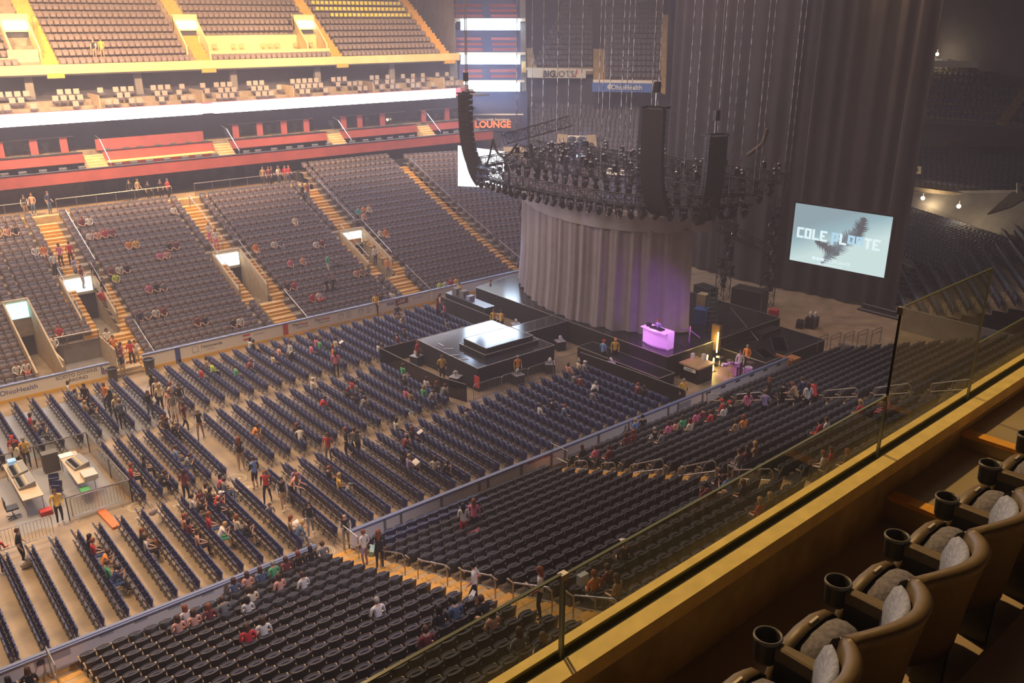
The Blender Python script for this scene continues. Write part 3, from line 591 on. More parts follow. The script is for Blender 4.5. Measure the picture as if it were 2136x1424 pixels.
o = empty('end_vomitory', (98.16, 4.59, 15.9), 0, 'lamp-lit doorway cut into the dim end upper deck', 'tunnel entrance'); o.matrix_world = Matrix.Translation(o.location)
for nm, pts, mm in (('parapet', [(93.73, 5.54, 16.06), (97.1, 1.38, 16.01), (97.24, 1.55, 16.61), (93.88, 5.71, 16.67)], cream), ('back_wall', [(98.18, 7.57, 16.39), (101.74, 3.24, 16.34), (102.11, 3.69, 17.89), (98.55, 8.01, 17.97)], tanw)):
    q = panel(nm, pts, mm); del q['kind']; q.parent = o; q.matrix_parent_inverse = Matrix.Translation(-o.location)
for k, (q, lb) in enumerate((((97.28, 5.94, 17.2), 'in the end deck doorway'), ((79.73, -3.31, 5.26), 'on the end concourse beside the drape'), ((75.97, -8.25, 5.76), 'on the end concourse right of the big screen'))):
    m = MB(); m.ell((0, 0, 0), (.17, .17, .17), ledy, 12, 8); m.box((-.03, -.03, .1), (.03, .03, .5), steel); tag(m.build('concourse_lamp', loc=q), 'round glowing warm lamp %s' % lb, 'lamp')
    d = bpy.data.lights.new('lamp_light', 'POINT'); d.energy = 260; d.color = (1, .75, .4); d.shadow_soft_size = .2; l = bpy.data.objects.new('lamp_light', d); C.objects.link(l); l.location = Vector(q)+Vector((-.35, -.35, -.1))
for k, P in enumerate(([(80.08, -1.24, 7.29), (81.1, -2.11, 7.21), (81.28, -1.96, 7.84), (80.3, -1.12, 7.92)], [(73.58, -13.52, 7.95), (74.36, -14.23, 7.81), (74.54, -14.02, 8.55), (73.76, -13.31, 8.69)])):
    o = panel('oval_logo_sign', P, cream, ['small white sign with a dark oval right beside the black drape', 'white sign with a dark oval at the right edge'][k], 'sign')
    m = MB(); q = sum((Vector(v) for v in P), Vector())/4-Vector((.1, .1, 0)); m.ell(q, (.1, .38, .24), ink, 12, 6); m.build('oval_mark', o)
w1 = MB()
for i, v in enumerate((49, 62)):
    for k in range(6 if i == 0 else 5):
        pass
cards = [(101.64, 9.34, 20.27), (101.97, 9.07, 20.27), (102.38, 8.73, 20.27), (102.84, 8.36, 20.27), (103.25, 8.02, 20.27), (103.67, 7.68, 20.27), (101.61, 9.06, 19.62), (102.06, 8.68, 19.62), (102.52, 8.31, 19.62), (102.98, 7.93, 19.62), (103.43, 7.56, 19.62)]
c1 = None
for q in cards:
    if c1 is None: m = MB(); m.obox((0, 0, 0), (.17, .04, .15), R(-50), mat('pale_card', (.8, .8, .8), .5, emit=(.8, .8, .85), es=.35)); m.obox((0, 0, .3), (.02, .02, .5), 0, gwall); c1 = m.build('light_tile', loc=q); tag(c1, 'small pale light tile in two rows high above the end deck', 'tile', 'pale tiles above the end deck')
    else: dup(c1, q)
# retracted bleachers behind the drape
m = MB(); A, B = Vector((71.47, -6.22, -3.49)), Vector((76.13, -9.01, -1.33)); t0 = MB()
for i in range(12):
    a = Vector((60.0+i*.75, -10.8+i*.05, .18*i)); t0.box((a.x, -17+i*.7, a.z), (a.x+.75, -9, a.z+.14), blk); t0.box((a.x, -17+i*.7, a.z+.14), (a.x+.08, -9, a.z+.2), gwall)
tag(t0.build('retracted_bleachers'), 'black stepped bleachers folded back to the right of the drape', 'bleachers')
seg_rail('bleacher_railing', [(63.52, -16.81, 1.11), (66.86, -13.9, 1.39), (70.79, -10.58, 0.67), (74.87, -7.23, 0.25)], 'grey railing with bar panels along the end stand wall', 'railing', h=1.3, pane=False)
# near right corner of the bowl past the service gate
wedge('near_corner', (58.5, -13.4, .5), (68.5, -6.0, .5), (61.5, -33, 8.2), (86, -20, 8.2), 22, LOB, 'dark seat rows curving round the right corner behind the tall glass')
m = MB(); m.box((49.6, -20, 0), (49.9, -13.6, 1.1), gwall); m.box((58.2, -24, 0), (58.5, -13.4, 1.6), gwall); m.box((49.9, -24, 0), (58.2, -23.8, 4.0), gwall); m.box((52, -23.85, 0), (55.8, -23.78, 2.6), blk); struct(m.build('wall_service_gate'))
m = MB(); m.box((49.6, -24, 4.0), (58.5, -36, 4.3), terr); struct(m.build('gate_roof_slab')); stairs_m = MB(); stairs(stairs_m, 49.6, 58.5, 13, 24, -1, terr); struct(stairs_m.build('near_terrace'))
gm = []
for i in range(13, 22):
    for x in np.arange(50, 58.3, .51): gm.append(m4(x, -(Yr(i)+.6), T(i), 0))
field('arena_seats', LO, gm, 'dark seat rows above the service gate')
ro = None
for k in range(7):
    y = -14.1-.88*k
    m = MB(); m.tube([(-.75, 0, 0), (-.75, 0, 1.0), (.35, 0, 1.0), (.35, 0, 0)], .025, steel); m.tube([(-.75, 0, .75), (.35, 0, .75)], .02, steel)
    if ro is None: ro = m.build('row_end_rail', loc=(60, y, .6+.45*k)); tag(ro, 'short bright rail at the end of a seat row beyond the service gate', 'handrail', 'row end rails beyond the service gate')
    else: dup(ro, (60, y, .6+.45*k))
r1 = None
for k in range(5):
    if r1 is None: r1 = dup(ro, (49.6, -12.6-.88*k, .35+.36*k), label='short bright rail at the end of a seat row before the service gate', group='row end rails before the service gate')
    else: dup(r1, (49.6, -12.6-.88*k, .35+.36*k))

# ---------- dasher boards ----------
YF = 12.93
def boards(name, x0, x1, y, side, label, parts=()):
    o = empty(name, (x0, y, 0), 0, label, 'dasher board'); L = x1-x0
    m = MB(); m.box((0, -.04, .22), (L, .04, 1.02), board_m); m.build('board_panel', o)
    m = MB(); m.box((0, -.05, 0), (L, .05, .22), kick_m); m.build('kickplate', o)
    m = MB(); m.box((0, -.07, 1.02), (L, .16 if side > 0 else .07, 1.08), blue_m); 
    if side < 0: m.box((0, -.16, 1.0), (L, -.05, 1.05), blue_m)
    m.build('cap_rail', o); return o
fdA = boards('dasher_board', -2, 12.25, YF, 1, 'long white dasher board with yellow kickplate left of the step-through gate')
fdB = boards('dasher_board', 14.2, 36.0, YF, 1, 'long white dasher board with yellow kickplate right of the step-through gate')
fdC = boards('dasher_board', 36.05, 46.5, YF, 1, 'dim white dasher board running behind the stage left wing')
def btxt(o, s, size, m, x, z, **kw):
    t = text('lettering', s, size, m, (x-o.location.x, -.045, z), (PI/2, 0, 0), o, **kw); return t
btxt(fdA, 'OhioHealth', .42, inkb, 7.2, .63); btxt(fdA, 'SCIOTO DOWNS', .30, ink, 10.35, .80); btxt(fdA, 'RACINO', .28, ink, 10.4, .50)
m = MB()
for k in range(4): m.box((13.72+k*.1, -.05, .42), (13.79+k*.1, -.042, .95-k*.13), inkb if k < 2 else inkr)
m.build('bar_logo', fdA)
m = MB(); m.box((2.0, -.05, .0), (2.33, -.042, 1.0), inkb); m.build('blue_stripe', fdB); btxt(fdB, 'NHL', .2, inkw, 16.37, .6)
m = MB(); m.box((9.42, -.05, .22), (9.8, -.042, 1.0), inkr); m.build('red_stripe', fdB)
m = MB(); m.box((3.1, -.048, .45), (3.5, -.042, .85), inkg); m.box((3.14, -.049, .49), (3.46, -.043, .81), board_m); m.build('square_logo', fdB)
btxt(fdB, 'Nationwide', .30, ink, 18.6, .72); btxt(fdB, 'Insurance', .14, inkg, 18.5, .5); m = MB(); m.box((6.55, -.05, .78), (7.05, -.042, .9), inkr); m.box((6.55, -.05, .48), (7.05, -.042, .6), inkr); m.build('flag_logo', fdB)
btxt(fdB, 'AUSTRIAN', .16, inkg, 21.9, .75)
for x in (24.95, 26.65): btxt(fdB, 'This', .28, ink, x-.38, .74, bold=.004); btxt(fdB, 'Week', .28, inkr, x+.22, .74, bold=.004); btxt(fdB, 'COMMUNITY NEWS', .1, ink, x+.1, .52)
for x in (28.1, 29.75):
    m = MB(); m.tube([(x-14.2-.0+.22*math.cos(t)*(1-t*.03), -.05, .66+.22*math.sin(t)*(1-t*.03)) for t in np.linspace(0, 9, 24)], .012, inkg, 4); m.build('spiral_logo', fdB)
    btxt(fdB, 'Time', .15, inkg, x+.62, .84); btxt(fdB, 'Warner', .15, inkg, x+.7, .66); btxt(fdB, 'Cable', .15, inkg, x+.62, .48)
btxt(fdB, 'FOX', .32, inkb, 32.3, .72, bold=.012); m = MB(); m.box((18.5, -.05, .52), (19.65, -.042, .95), mat('maroon_block', (.25, .05, .06), .6)); m.build('name_block', fdB); btxt(fdB, 'LIVE', .32, inkw, 33.28, .735, extr=.012, bold=.01)
btxt(fdB, 'BUCKEYE', .2, inkg, 34.75, .75)
m = MB(); m.box((0, -.25, 0), (1.75, .5, .2), conc); m.box((0, -.1, .2), (1.75, .5, .42), tanw); o = m.build('gate_step', loc=(12.35, 13.0, 0)); tag(o, 'low concrete step in the gate opening of the far dasher boards', 'step')
def bin_(x, y, lab, s=1.0):
    e = empty('trash_bin', (x, y, 0), 0, lab, 'trash bin'); m = MB(); m.lathe([(.26*s, 0), (.32*s, .85*s), (.34*s, .86*s), (.34*s, .9*s)], mat('bin_charcoal', (.06, .06, .06), .5), 16); m.build('barrel', e)
    m = MB(); m.lathe([(.36*s, .9*s), (.36*s, .97*s), (.28*s, 1.0*s), (.26*s, .92*s)], blk, 16); m.build('rim', e)
bin_(14.35, 12.2, 'dark round trash bin in front of the dasher boards right of the gate'); bin_(12.2, 12.35, 'round trash bin with pale lid against the dasher boards left of the gate', .9)
YN = -12.97
ndA = boards('dasher_board', -2, 12.75, YN, -1, 'white near dasher board with small dark marks, left of the usher gate')
m = MB(); m.box((0, -.13, .03), (14.75, -.05, .30), tanw); m.build('base_curb', ndA)
def nt(o, s, size, m, x, z, **kw): return text('lettering', s, size, m, (x-o.location.x, -.05, z), (PI/2, 0, 0), o, **kw)
m = MB(); m.box((4.5, -.055, .64), (5.6, -.045, .92), inkg); m.build('logo_plate', ndA)
m = MB(); m.ell((4.68, -.06, .78), (.13, .02, .11), ink, 12, 6); m.build('round_logo', ndA); nt(ndA, 'LEXUS', .24, ink, 3.2, .82, bold=.006); nt(ndA, 'IN COLUMBUS', .1, ink, 3.15, .68)
for k, x in enumerate((4.78, 5.93, 7.1, 8.32, 9.55, 10.8)): m = MB(); m.box((x+2-.22, -.055, .80), (x+2+.22, -.045, .92), inkg); m.build('small_plate', ndA); nt(ndA, 'LEXUS', .10, ink, x, .86)
ndB = empty('dasher_board', (14.3, YN, 0), 0, 'near dasher board with clear window panels between dark posts', 'dasher board')
L = 44.9-14.3; m = MB(); m.box((0, -.04, .28), (L, .04, 1.0), board_m); m.build('board_panel', ndB); m = MB(); m.box((0, -.05, 0), (L, .05, .28), tanw); m.build('base_curb', ndB)
m = MB(); m.box((0, -.09, 1.0), (L, .10, 1.08), blue_m); m.build('cap_rail', ndB)
for x in (1.6, 2.4, 4.5, 6.6, 7.1, 9.1, 11.0, 11.9, 14.2, 16.4, 19.5, 20.3, 22.4): m = MB(); m.box((x-.05, -.09, .1), (x+.05, -.03, 1.02), gwall); m.build('post', ndB)
m = MB(); m.box((9.5, -.052, .88), (11.0, -.045, .98), mat('magenta_strip', (.55, .03, .25), .5)); m.build('magenta_strip', ndB); nt(ndB, 'BURNING RIVER', .08, inkw, 24.5, .93)
for x in (35.2, ): m = MB(); m.box((x-14.3-.5, -.055, .55), (x-14.3+.5, -.045, .88), inkg); m.build('logo_plate', ndB); nt(ndB, 'LEXUS', .22, ink, x, .72)
for x in np.arange(37.2, 44.6, 1.35): m = MB(); m.box((x-14.3-.2, -.055, .80), (x-14.3+.2, -.045, .92), ink); m.build('small_plate', ndB)
m = MB(); m.box((0, -.3, 0), (.08, .9, 1.0), mat('orange_end_pad', (.55, .22, .08), .7)); m.box((-.1, -.35, 0), (.9, .35, .9), mat('orange_end_pad', (.55, .22, .08), .7)); tag(m.build('end_pad', loc=(45.1, -12.9, 0)), 'orange-brown padded end block where the near dasher boards stop', 'pad')

# ---------- handrails of the near aisles ----------
def hoop(x, i0, i1, lab, h=.84):
    y0, y1 = -(13.09+.87*i0), -(13.09+.87*i1); z0, z1 = T(int(max(i0, 0))), T(int(max(i1, 0))); d = (z1-z0)
    za, zb = z0+h, z1+h; m = MB()
    m.tube([(0, 0, z0), (0, 0, za-.05), (0, -.05, za), (0, y1-y0+.16, zb), (0, y1-y0+.03, zb-.06), (0, y1-y0, zb-.2), (0, y1-y0, z1)], .026, steel, 7)
    m.tube([(0, 0, za-.40), (0, y1-y0, zb-.40)], .020, steel, 6)
    if i1-i0 > 1.5: m.tube([(0, (y1-y0)/2, (za+zb)/2-.40), (0, (y1-y0)/2, (za+zb)/2)], .018, steel, 6)
    return tag(m.build('aisle_handrail', loc=(x, y0, 0)), lab, 'handrail')
ordn = ['lowest', 'second lowest', 'middle', 'second highest', 'highest']
for X, hs, wh in ((13.9, [(3.4, 5.4), (6.4, 8.5), (9.4, 11.5), (12.5, 14.5), (15.5, 17.4)], 'the front aisle under the usher gate'), (25.2, [(1.9, 2.9), (3.9, 4.9), (5.9, 8.0), (8.9, 11.0), (11.9, 13.9)], 'the middle aisle'), (36.8, [(.2, 1.4), (2.4, 4.3), (5.3, 7.3), (8.2, 10.2), (11.1, 13.0)], 'the aisle nearest the stage')):
    for k, (a, b) in enumerate(hs): hoop(X, a, b, 'grey tubular aisle handrail, %s in %s' % (ordn[k], wh))
hoop(36.8, 14, 16, 'grey tubular aisle handrail cut off by the near parapet, aisle nearest the stage')
for X, y, lab in ((14.0, -13.0, 'tall double-bar gate rail beside the bald usher'), (25.4, -12.9, 'tall gate rail at the foot of the middle aisle'), (2.9, -13.3, 'pair of grey rails at the foot of the front left aisle')):
    m = MB(); m.tube([(0, 0, 0), (0, 0, 1.45), (0, -1.15, 1.5), (0, -1.15, .2)], .026, steel, 7); m.tube([(0, 0, .8), (0, -1.15, .85)], .02, steel, 6); tag(m.build('gate_rail', loc=(X, y, 0)), lab, 'handrail')
# handrails of the far stand
for k, (x, i0, i1) in enumerate(((14.9, 12, 19), (24.1, 12, 19), (25.6, 0, 4), (15.0, 0, 4), (35.6, 12, 19), (36.1, 0, 4), (46.3, 0, 5), (46.3, 6, 12), (46.3, 13, 21))):
    m = MB(); y0, y1 = Yr(i0), Yr(i1); m.tube([(0, 0, T(i0)), (0, 0, T(i0)+.9), (0, y1-y0, T(i1)+.9), (0, y1-y0, T(i1))], .03, steel, 6)
    tag(m.build('stair_rail', loc=(x, y0, 0)), 'sloping grey stair rail on the far stand, ' + ['above the left sign tunnel', 'above the middle sign tunnel', 'below the middle sign tunnel', 'below the left sign tunnel', 'above the tunnel nearest the stage', 'below the tunnel nearest the stage', 'bottom of the stair beside the stage', 'middle of the stair beside the stage', 'top of the stair beside the stage'][k], 'handrail')

# ---------- our own balcony ----------
A_ = R(1.96); BL_ = Matrix.Translation((0, -38.757, 0)) @ Matrix.Rotation(A_, 4, 'Z')
def place(o): o.matrix_world = BL_ @ o.matrix_world; return o
parapet_m = mat('parapet_concrete', (.42, .31, .16), .75, noise=.35, nscale=3.5, bump=.15)
cap_m = mat('parapet_cap_paint', (.82, .60, .24), .65, noise=.12, nscale=9, bump=.05)
alu = mat('glazing_channel', (.30, .27, .16), .3, .7)
m = MB(); m.box((-3, -.18, 15.8), (14, -.012, 18.14), parapet_m); m.box((-3, -.03, 18.1), (14, .0, 18.19), cap_m); m.box((-3, -.045, 18.14), (14, -.0, 18.2), cap_m)
m.box((-3, -.19, 18.12), (14, -.105, 18.2), cap_m); m.box((-3, -.105, 18.12), (14, -.045, 18.165), alu); m.box((-3, -.052, 18.16), (14, -.045, 18.185), blk); m.box((-3, -.105, 18.16), (14, -.098, 18.185), alu)
struct(place(m.build('wall_parapet')))
m = MB(); m.box((-3, -1.25, 15.8), (4.62, -.18, 17.80), conc); m.box((4.62, -1.25, 15.8), (5.6, -.18, 17.97), conc); m.box((5.6, -1.25, 15.8), (14, -.18, 18.07), conc)
m.box((-3, -2.35, 15.8), (14, -1.25, 18.28), conc); m.box((-3, -3.6, 15.8), (14, -2.35, 18.74), conc); struct(place(m.build('floor_balcony')))
for x, z, s in ((4.62, 17.97, 0), (5.6, 18.07, 0)):
    m = MB(); m.box((x-.005, -1.25, z-.02), (x+.085, -.185, z+.006), mat('orange_nosing', (.85, .38, .05), .6, noise=.1, nscale=20)); struct(place(m.build('trim_8')))
gl_n = 0
for (a, b, h, lab) in ((-.66, 2.0, 18.575, 'low clear glass pane on the parapet, nearest the camera'), (2.015, 4.665, 18.565, 'low clear glass pane on the parapet, middle of the run'), (4.68, 5.94, 19.11, 'tall clear glass pane with dark edges on the parapet'), (5.955, 8.6, 18.58, 'low clear glass pane on the parapet, far right')):
    e = empty('glass_guard', (0, 0, 0), 0, lab, 'glass pane'); place(e); e.matrix_world = BL_ @ Matrix.Translation((a, -.066, 18.16))
    m = MB(); m.box((0, 0, 0), (b-a, .012, h-18.16), glassm); m.build('pane', e)
    m = MB(); m.box((0, -.001, h-18.16), (b-a, .013, h-18.154), mat('glass_edge', (.10, .12, .07), .15)); m.build('top_edge', e)
    m = MB(); em = mat('glass_edge_dark', (.015, .02, .015), .2); m.box((-.004, -.001, 0), (.003, .013, h-18.16), em if h > 19 else mat('glass_edge', (.1, .12, .07))); m.box((b-a-.003, -.001, 0), (b-a+.003, .013, h-18.16), mat('glass_edge_pale', (.45, .52, .50), .2)); m.build('side_edge', e)
    if a < 3 or h > 19:
        m = MB(); m.box((b-a-.012, -.008, h-18.185) if h < 19 else (-.014, -.010, h-18.20), (b-a+.026, .02, h-18.155) if h < 19 else (.018, .024, h-18.155), steel); m.build('clip', e)
# front-row seats with cup holders
bsh = mat('front_seat_shell', (.125, .085, .040), .5, noise=.1, nscale=40, bump=.05); bdk = mat('front_seat_dark', (.02, .018, .016), .5)
bcu = mat('front_seat_cushion', (.150, .140, .165), .95, noise=.35, nscale=55, bump=.3); bpad = mat('front_seat_back_weave', (.26, .29, .44), .9, noise=.30, nscale=70, bump=.25)
def smooth(o): o.data.polygons.foreach_set('use_smooth', [True]*len(o.data.polygons)); return o
def front_seat():
    e = empty('balcony_seat', (0, 0, 0), 0, '', 'seat')
    n = 14; w = .252; vs = []; fs = []               # backrest shell: bowed plate with thick rolled top
    prof = [(-.02, -.44), (-.045, -.20), (-.075, -.02), (-.085, .02), (-.06, .035), (-.028, .025), (-.02, -.0), (.0, -.20), (.025, -.44)]
    for j, (py, pz) in enumerate(prof):
        for k in range(n+1):
            t = -1+2*k/n; bow = .11*(1-t*t); top = .0 if pz < -.1 else -.035*abs(t)**3
            vs.append((t*w, -1.0-bow+py, 18.66+pz+top))
    a = n+1
    for j in range(len(prof)-1):
        for k in range(n): fs.append((j*a+k, j*a+k+1, (j+1)*a+k+1, (j+1)*a+k))
    L_ = len(prof)-1; fs += [tuple(j*a for j in range(L_, -1, -1)), tuple(j*a+n for j in range(L_+1))]
    m = MB(); m.add(vs, fs, bsh); o = smooth(m.build('backrest', e))
    vs = []; fs = []                                   # woven pad on the front of the backrest
    for j, (py, pz) in enumerate([(.028, -.42), (.055, -.36), (.045, -.12), (.018, -.035), (-.008, -.012), (-.02, -.04), (.0, -.42)]):
        for k in range(n+1):
            t = -1+2*k/n; vs.append((t*(w-.025), -1.0-.11*(1-t*t)+py, 18.66+pz-.03*abs(t)**3))
    for j in range(6):
        for k in range(n): fs.append((j*a+k, j*a+k+1, (j+1)*a+k+1, (j+1)*a+k))
    m = MB(); m.add(vs, fs, bpad); o = smooth(m.build('back_pad', o))
    # tipped-up seat: fat rounded cushion on a curved pan
    vs = []; fs = []; U = 18; V_ = 12
    for j in range(V_+1):
        for k in range(U):
            t = -PI/2+PI*j/V_; ph = 2*PI*k/U; cx = math.cos(t)*math.cos(ph); cz = math.cos(t)*math.sin(ph); cy = math.sin(t)
            sq = lambda q, e_=.72: math.copysign(abs(q)**e_, q)
            X_ = .214*sq(cx, .75); Z_ = .262*sq(cz, .8); Y_ = .125*sq(cy, .85)
            vs.append((X_, -.80+Y_-(Z_+.25)*.14, 18.185+Z_))
    for j in range(V_):
        for k in range(U): fs.append((j*U+k, j*U+(k+1) % U, (j+1)*U+(k+1) % U, (j+1)*U+k))
    m = MB(); m.add(vs, fs, bcu); smooth(m.build('cushion', e))
    vs = []; fs = []                                   # pan behind the cushion, towards the arena
    for j, (dx, dz, y) in enumerate(((.0, .0, .142), (.6, .6, .138), (.90, .90, .122), (1.0, .985, .10), (1.02, .99, .06), (.99, .97, .06))):
        for k in range(U):
            ph = 2*PI*k/U; X_ = .205*dx*math.copysign(abs(math.cos(ph))**.72, math.cos(ph)); Z_ = .262*dz*math.copysign(abs(math.sin(ph))**.72, math.sin(ph)); vs.append((X_*1.07, -.80+y*1.0-(Z_+.25)*.14, 18.185+Z_))
    for j in range(5):
        for k in range(U): fs.append((j*U+k, j*U+(k+1) % U, (j+1)*U+(k+1) % U, (j+1)*U+k))
    m = MB(); m.add(vs, fs, bsh); o = smooth(m.build('seat_pan', e))
    m = MB(); m.box((-.03, -.80, 18.435), (.03, -.79, 18.452), mat('metal_plate', (.7, .6, .4), .3, .8)); m.build('number_plate', o)
    m = MB(); m.tube([(-.24, -.93, 17.98), (.24, -.93, 17.98)], .018, steel, 8); m.build('pivot_rod', e)
    return e
def front_arm():
    e = empty('cup_holder_arm', (0, 0, 0), 0, '', 'armrest')
    m = MB(); vs = []; pr = [(-1.03, .030, 18.475), (-.95, .030, 18.478), (-.84, .024, 18.475), (-.80, .022, 18.472)]
    for y, hw, z in pr: vs += [(-hw, y, z-.055), (-hw, y, z-.006), (-hw+.008, y, z), (hw-.008, y, z), (hw, y, z-.006), (hw, y, z-.055)]
    fs = []
    for j in range(3):
        for k in range(6): fs.append((j*6+k, j*6+(k+1) % 6, (j+1)*6+(k+1) % 6, (j+1)*6+k))
    fs += [tuple(range(5, -1, -1)), tuple(range(18, 24))]; m.add(vs, fs, bsh); m.build('arm', e)
    m = MB(); m.box((-.022, -1.03, 18.17), (.022, -.80, 18.42), bdk); m.box((-.018, -1.05, 17.8), (.018, -.92, 18.2), bdk); m.build('bracket', e)
    m = MB(); m.lathe([(.0, 18.372), (.038, 18.374), (.046, 18.39), (.050, 18.470), (.054, 18.478), (.054, 18.484), (.048, 18.486), (.044, 18.478), (.040, 18.385), (.0, 18.383)], bdk, 28, (0, -.752, 0), None, False); cupo = smooth(m.build('cup_holder', e))
    m = MB(); m.lathe([(.0545, 18.474), (.0555, 18.480), (.0535, 18.4885), (.0480, 18.4885), (.0465, 18.482)], mat('cup_rim_grey', (.12, .11, .10), .3), 28, (0, -.752, 0), None, False); smooth(m.build('rim', cupo))
    return e
sN = front_seat(); aN = front_arm(); seatn = ['bottom edge of the picture', 'second up from the bottom edge', 'third up from the bottom edge', 'fourth up from the bottom edge', 'fifth up, in front of the yellow step edge', 'sixth up, half cut by the right edge']
def putl(o, x): o.matrix_world = BL_ @ Matrix.Translation((x, 0, 0)); return o
lab_arm = ['cut by the bottom edge', 'lowest whole one', 'second from the bottom', 'third from the bottom', 'fourth from the bottom', 'beside the first yellow nosing', 'at the right edge', 'beyond the right edge']
first = True
for k in range(8):
    x = 1.39+.507*k
    s_ = sN if first else dup(sN, (0, 0, 0)); a_ = aN if first else dup(aN, (0, 0, 0)); first = False
    putl(s_, x+.2535); putl(a_, x)
    s_['label'] = 'grey fabric tip-up balcony seat, ' + (['hidden below the picture', *seatn, 'last one at the right edge'][k]); a_['label'] = 'dark armrest with round cup holder, ' + ['hidden below the picture', *lab_arm][k]
    s_['group'] = 'front row balcony seats'; a_['group'] = 'front row cup holder arms'

# ---------- stage ----------
edge_m = mat('stage_edge_trim', (.45, .42, .38), .4, .5)
def deck(name, pts, z0, z1, label, cat, top=blkg):
    e = empty(name, (pts[0][0], pts[0][1], 0), 0, label, cat); q = [(x-pts[0][0], y-pts[0][1]) for x, y in pts]
    m = MB(); m.quadbox(q, z0, z1-.06, blkc); m.build('skirt', e); m = MB(); m.quadbox(q, z1-.06, z1, top); m.build('deck', e)
    m = MB(); n = len(q)
    for i in range(n): m.tube([(*q[i], z1-.01), (*q[(i+1) % n], z1-.01)], .028, edge_m, 4)
    m.build('edge_strip', e); return e
deck('main_stage', [(38.4, -8.9), (50, -8.9), (50, 10.9), (42.4, 11.0), (38.3, 10.2)], 0, 1.5, 'wide black glossy main stage in front of and under the grey drape', 'stage')
deck('catwalk', [(34.6, -.1), (38.35, -.05), (38.35, 1.42), (34.6, 1.45)], 0, 1.495, 'short black catwalk joining the main stage to the square stage', 'stage')
bs = deck('square_stage', [(28.4, -3.05), (34.5, -3.0), (34.45, 3.32), (28.4, 3.28)], 0, 1.5, 'glossy black square stage out among the folding chairs', 'stage')
deck('stage_riser', [(29.7, -2.1), (33.95, -2.1), (33.95, .55), (29.7, .55)], 1.5, 1.74, 'lower thin riser tier on the square stage', 'riser')
deck('stage_riser', [(30.0, -1.85), (33.7, -1.85), (33.55, .35), (30.0, .5)], 1.76, 2.02, 'upper thin riser tier on the square stage', 'riser')
deck('stage_lip', [(36.9, -9.6), (38.3, -9.6), (38.3, -2.6), (36.9, -2.6)], 0, .72, 'low black platform along the front of the main stage below the booth', 'platform')
deck('stage_side_platform', [(43.5, -12.4), (50, -12.4), (50, -8.95), (43.5, -8.95)], 0, .9, 'black side platform between the stage and the near boards', 'platform')
for k, c in enumerate(((1010, 606), (1050, 590), (1075, 620), (1040, 612))):
    pass
m = MB(); m.box((0, 0, 0), (.05, .6, .02), inkw)
o = m.build('floor_card', loc=(29.0, 1.3, 1.505)); tag(o, 'white cards lying on the near left part of the square stage', 'card', 'white cards on the square stage')
for q in ((29.2, .5, 1.505), (28.8, -.6, 1.505), (28.9, -1.5, 1.505)): dup(o, q, R(60))
# crowd barriers
meshm = glass('black_mesh', (.30, .28, .26), .01, .1)
def barrier(name, pts, h, lab, mm, posts=2.0):
    e = empty(name, (pts[0][0], pts[0][1], 0), 0, lab, 'barrier'); b = Vector((*pts[0], 0)); m = MB(); g = MB()
    for a, c in zip(pts[:-1], pts[1:]):
        a = Vector((*a, 0))-b; c = Vector((*c, 0))-b; m.tube([a+Vector((0, 0, h)), c+Vector((0, 0, h))], .03, gwall, 5); n = max(1, int((c-a).length/posts))
        for k in range(n+1): q = a.lerp(c, k/n); m.tube([q, q+Vector((0, 0, h))], .025, blk, 5)
        d = (c-a).normalized(); s = Vector((-d.y, d.x, 0))*.01
        g.add([a+s, c+s, c+s+Vector((0, 0, h)), a+s+Vector((0, 0, h)), a-s, c-s, c-s+Vector((0, 0, h)), a-s+Vector((0, 0, h))], [(0, 1, 2, 3), (7, 6, 5, 4)], mm)
    m.build('frame', e); g.build('infill', e); return e
barrier('crowd_barrier', [(35.6, 11.4), (35.6, 4.3), (31, 4.25), (26.2, 4.35)], 1.1, 'black sheeted barrier closing the front left chair block', blkc)
barrier('crowd_barrier', [(26.3, 4.3), (26.35, 1.5), (26.5, -2.0), (27.0, -3.8)], 1.1, 'dark see-through mesh barrier curving in front of the square stage', meshm)
barrier('crowd_barrier', [(35.6, -4.2), (35.9, -8.0), (36.05, -12.2)], 1.1, 'long black barrier between the right chair block and the stage pit', blkc)
def fence(x0, y0, x1, y1, lab, z=0, h=1.1):
    e = empty('steel_barricade', (x0, y0, z), math.atan2(y1-y0, x1-x0), lab, 'barricade'); L = math.hypot(x1-x0, y1-y0); m = MB()
    m.tube([(0, 0, .2), (0, 0, h-.08), (.08, 0, h), (L-.08, 0, h), (L, 0, h-.08), (L, 0, .2), (0, 0, .2)], .022, steel, 6); m.build('frame', e)
    m = MB(); 
    for k in range(1, int(L/.13)): m.tube([(k*L/int(L/.13), 0, .2), (k*L/int(L/.13), 0, h)], .009, steel, 4, False)
    m.build('bars', e); m = MB(); m.box((.15, -.3, 0), (.2, .3, .03), steel); m.box((L-.2, -.3, 0), (L-.15, .3, .03), steel); m.build('feet', e)
for k in range(4): fence(27.3+2.05*k, -4.1, 29.3+2.05*k, -4.1, 'steel bar barricade beside the square stage, %s' % ['at its dark corner end', 'under the small white sign', 'behind the orange shirted guard', 'nearest the main stage'][k])
m = MB(); m.box((0, 0, 0), (.03, .5, .7), mat('red_gate_flag', (.65, .06, .04), .6)); e = m.build('red_pad', loc=(27.9, -3.85, .6)); tag(e, 'small red pad hanging by the steel barricade at the square stage corner', 'pad')
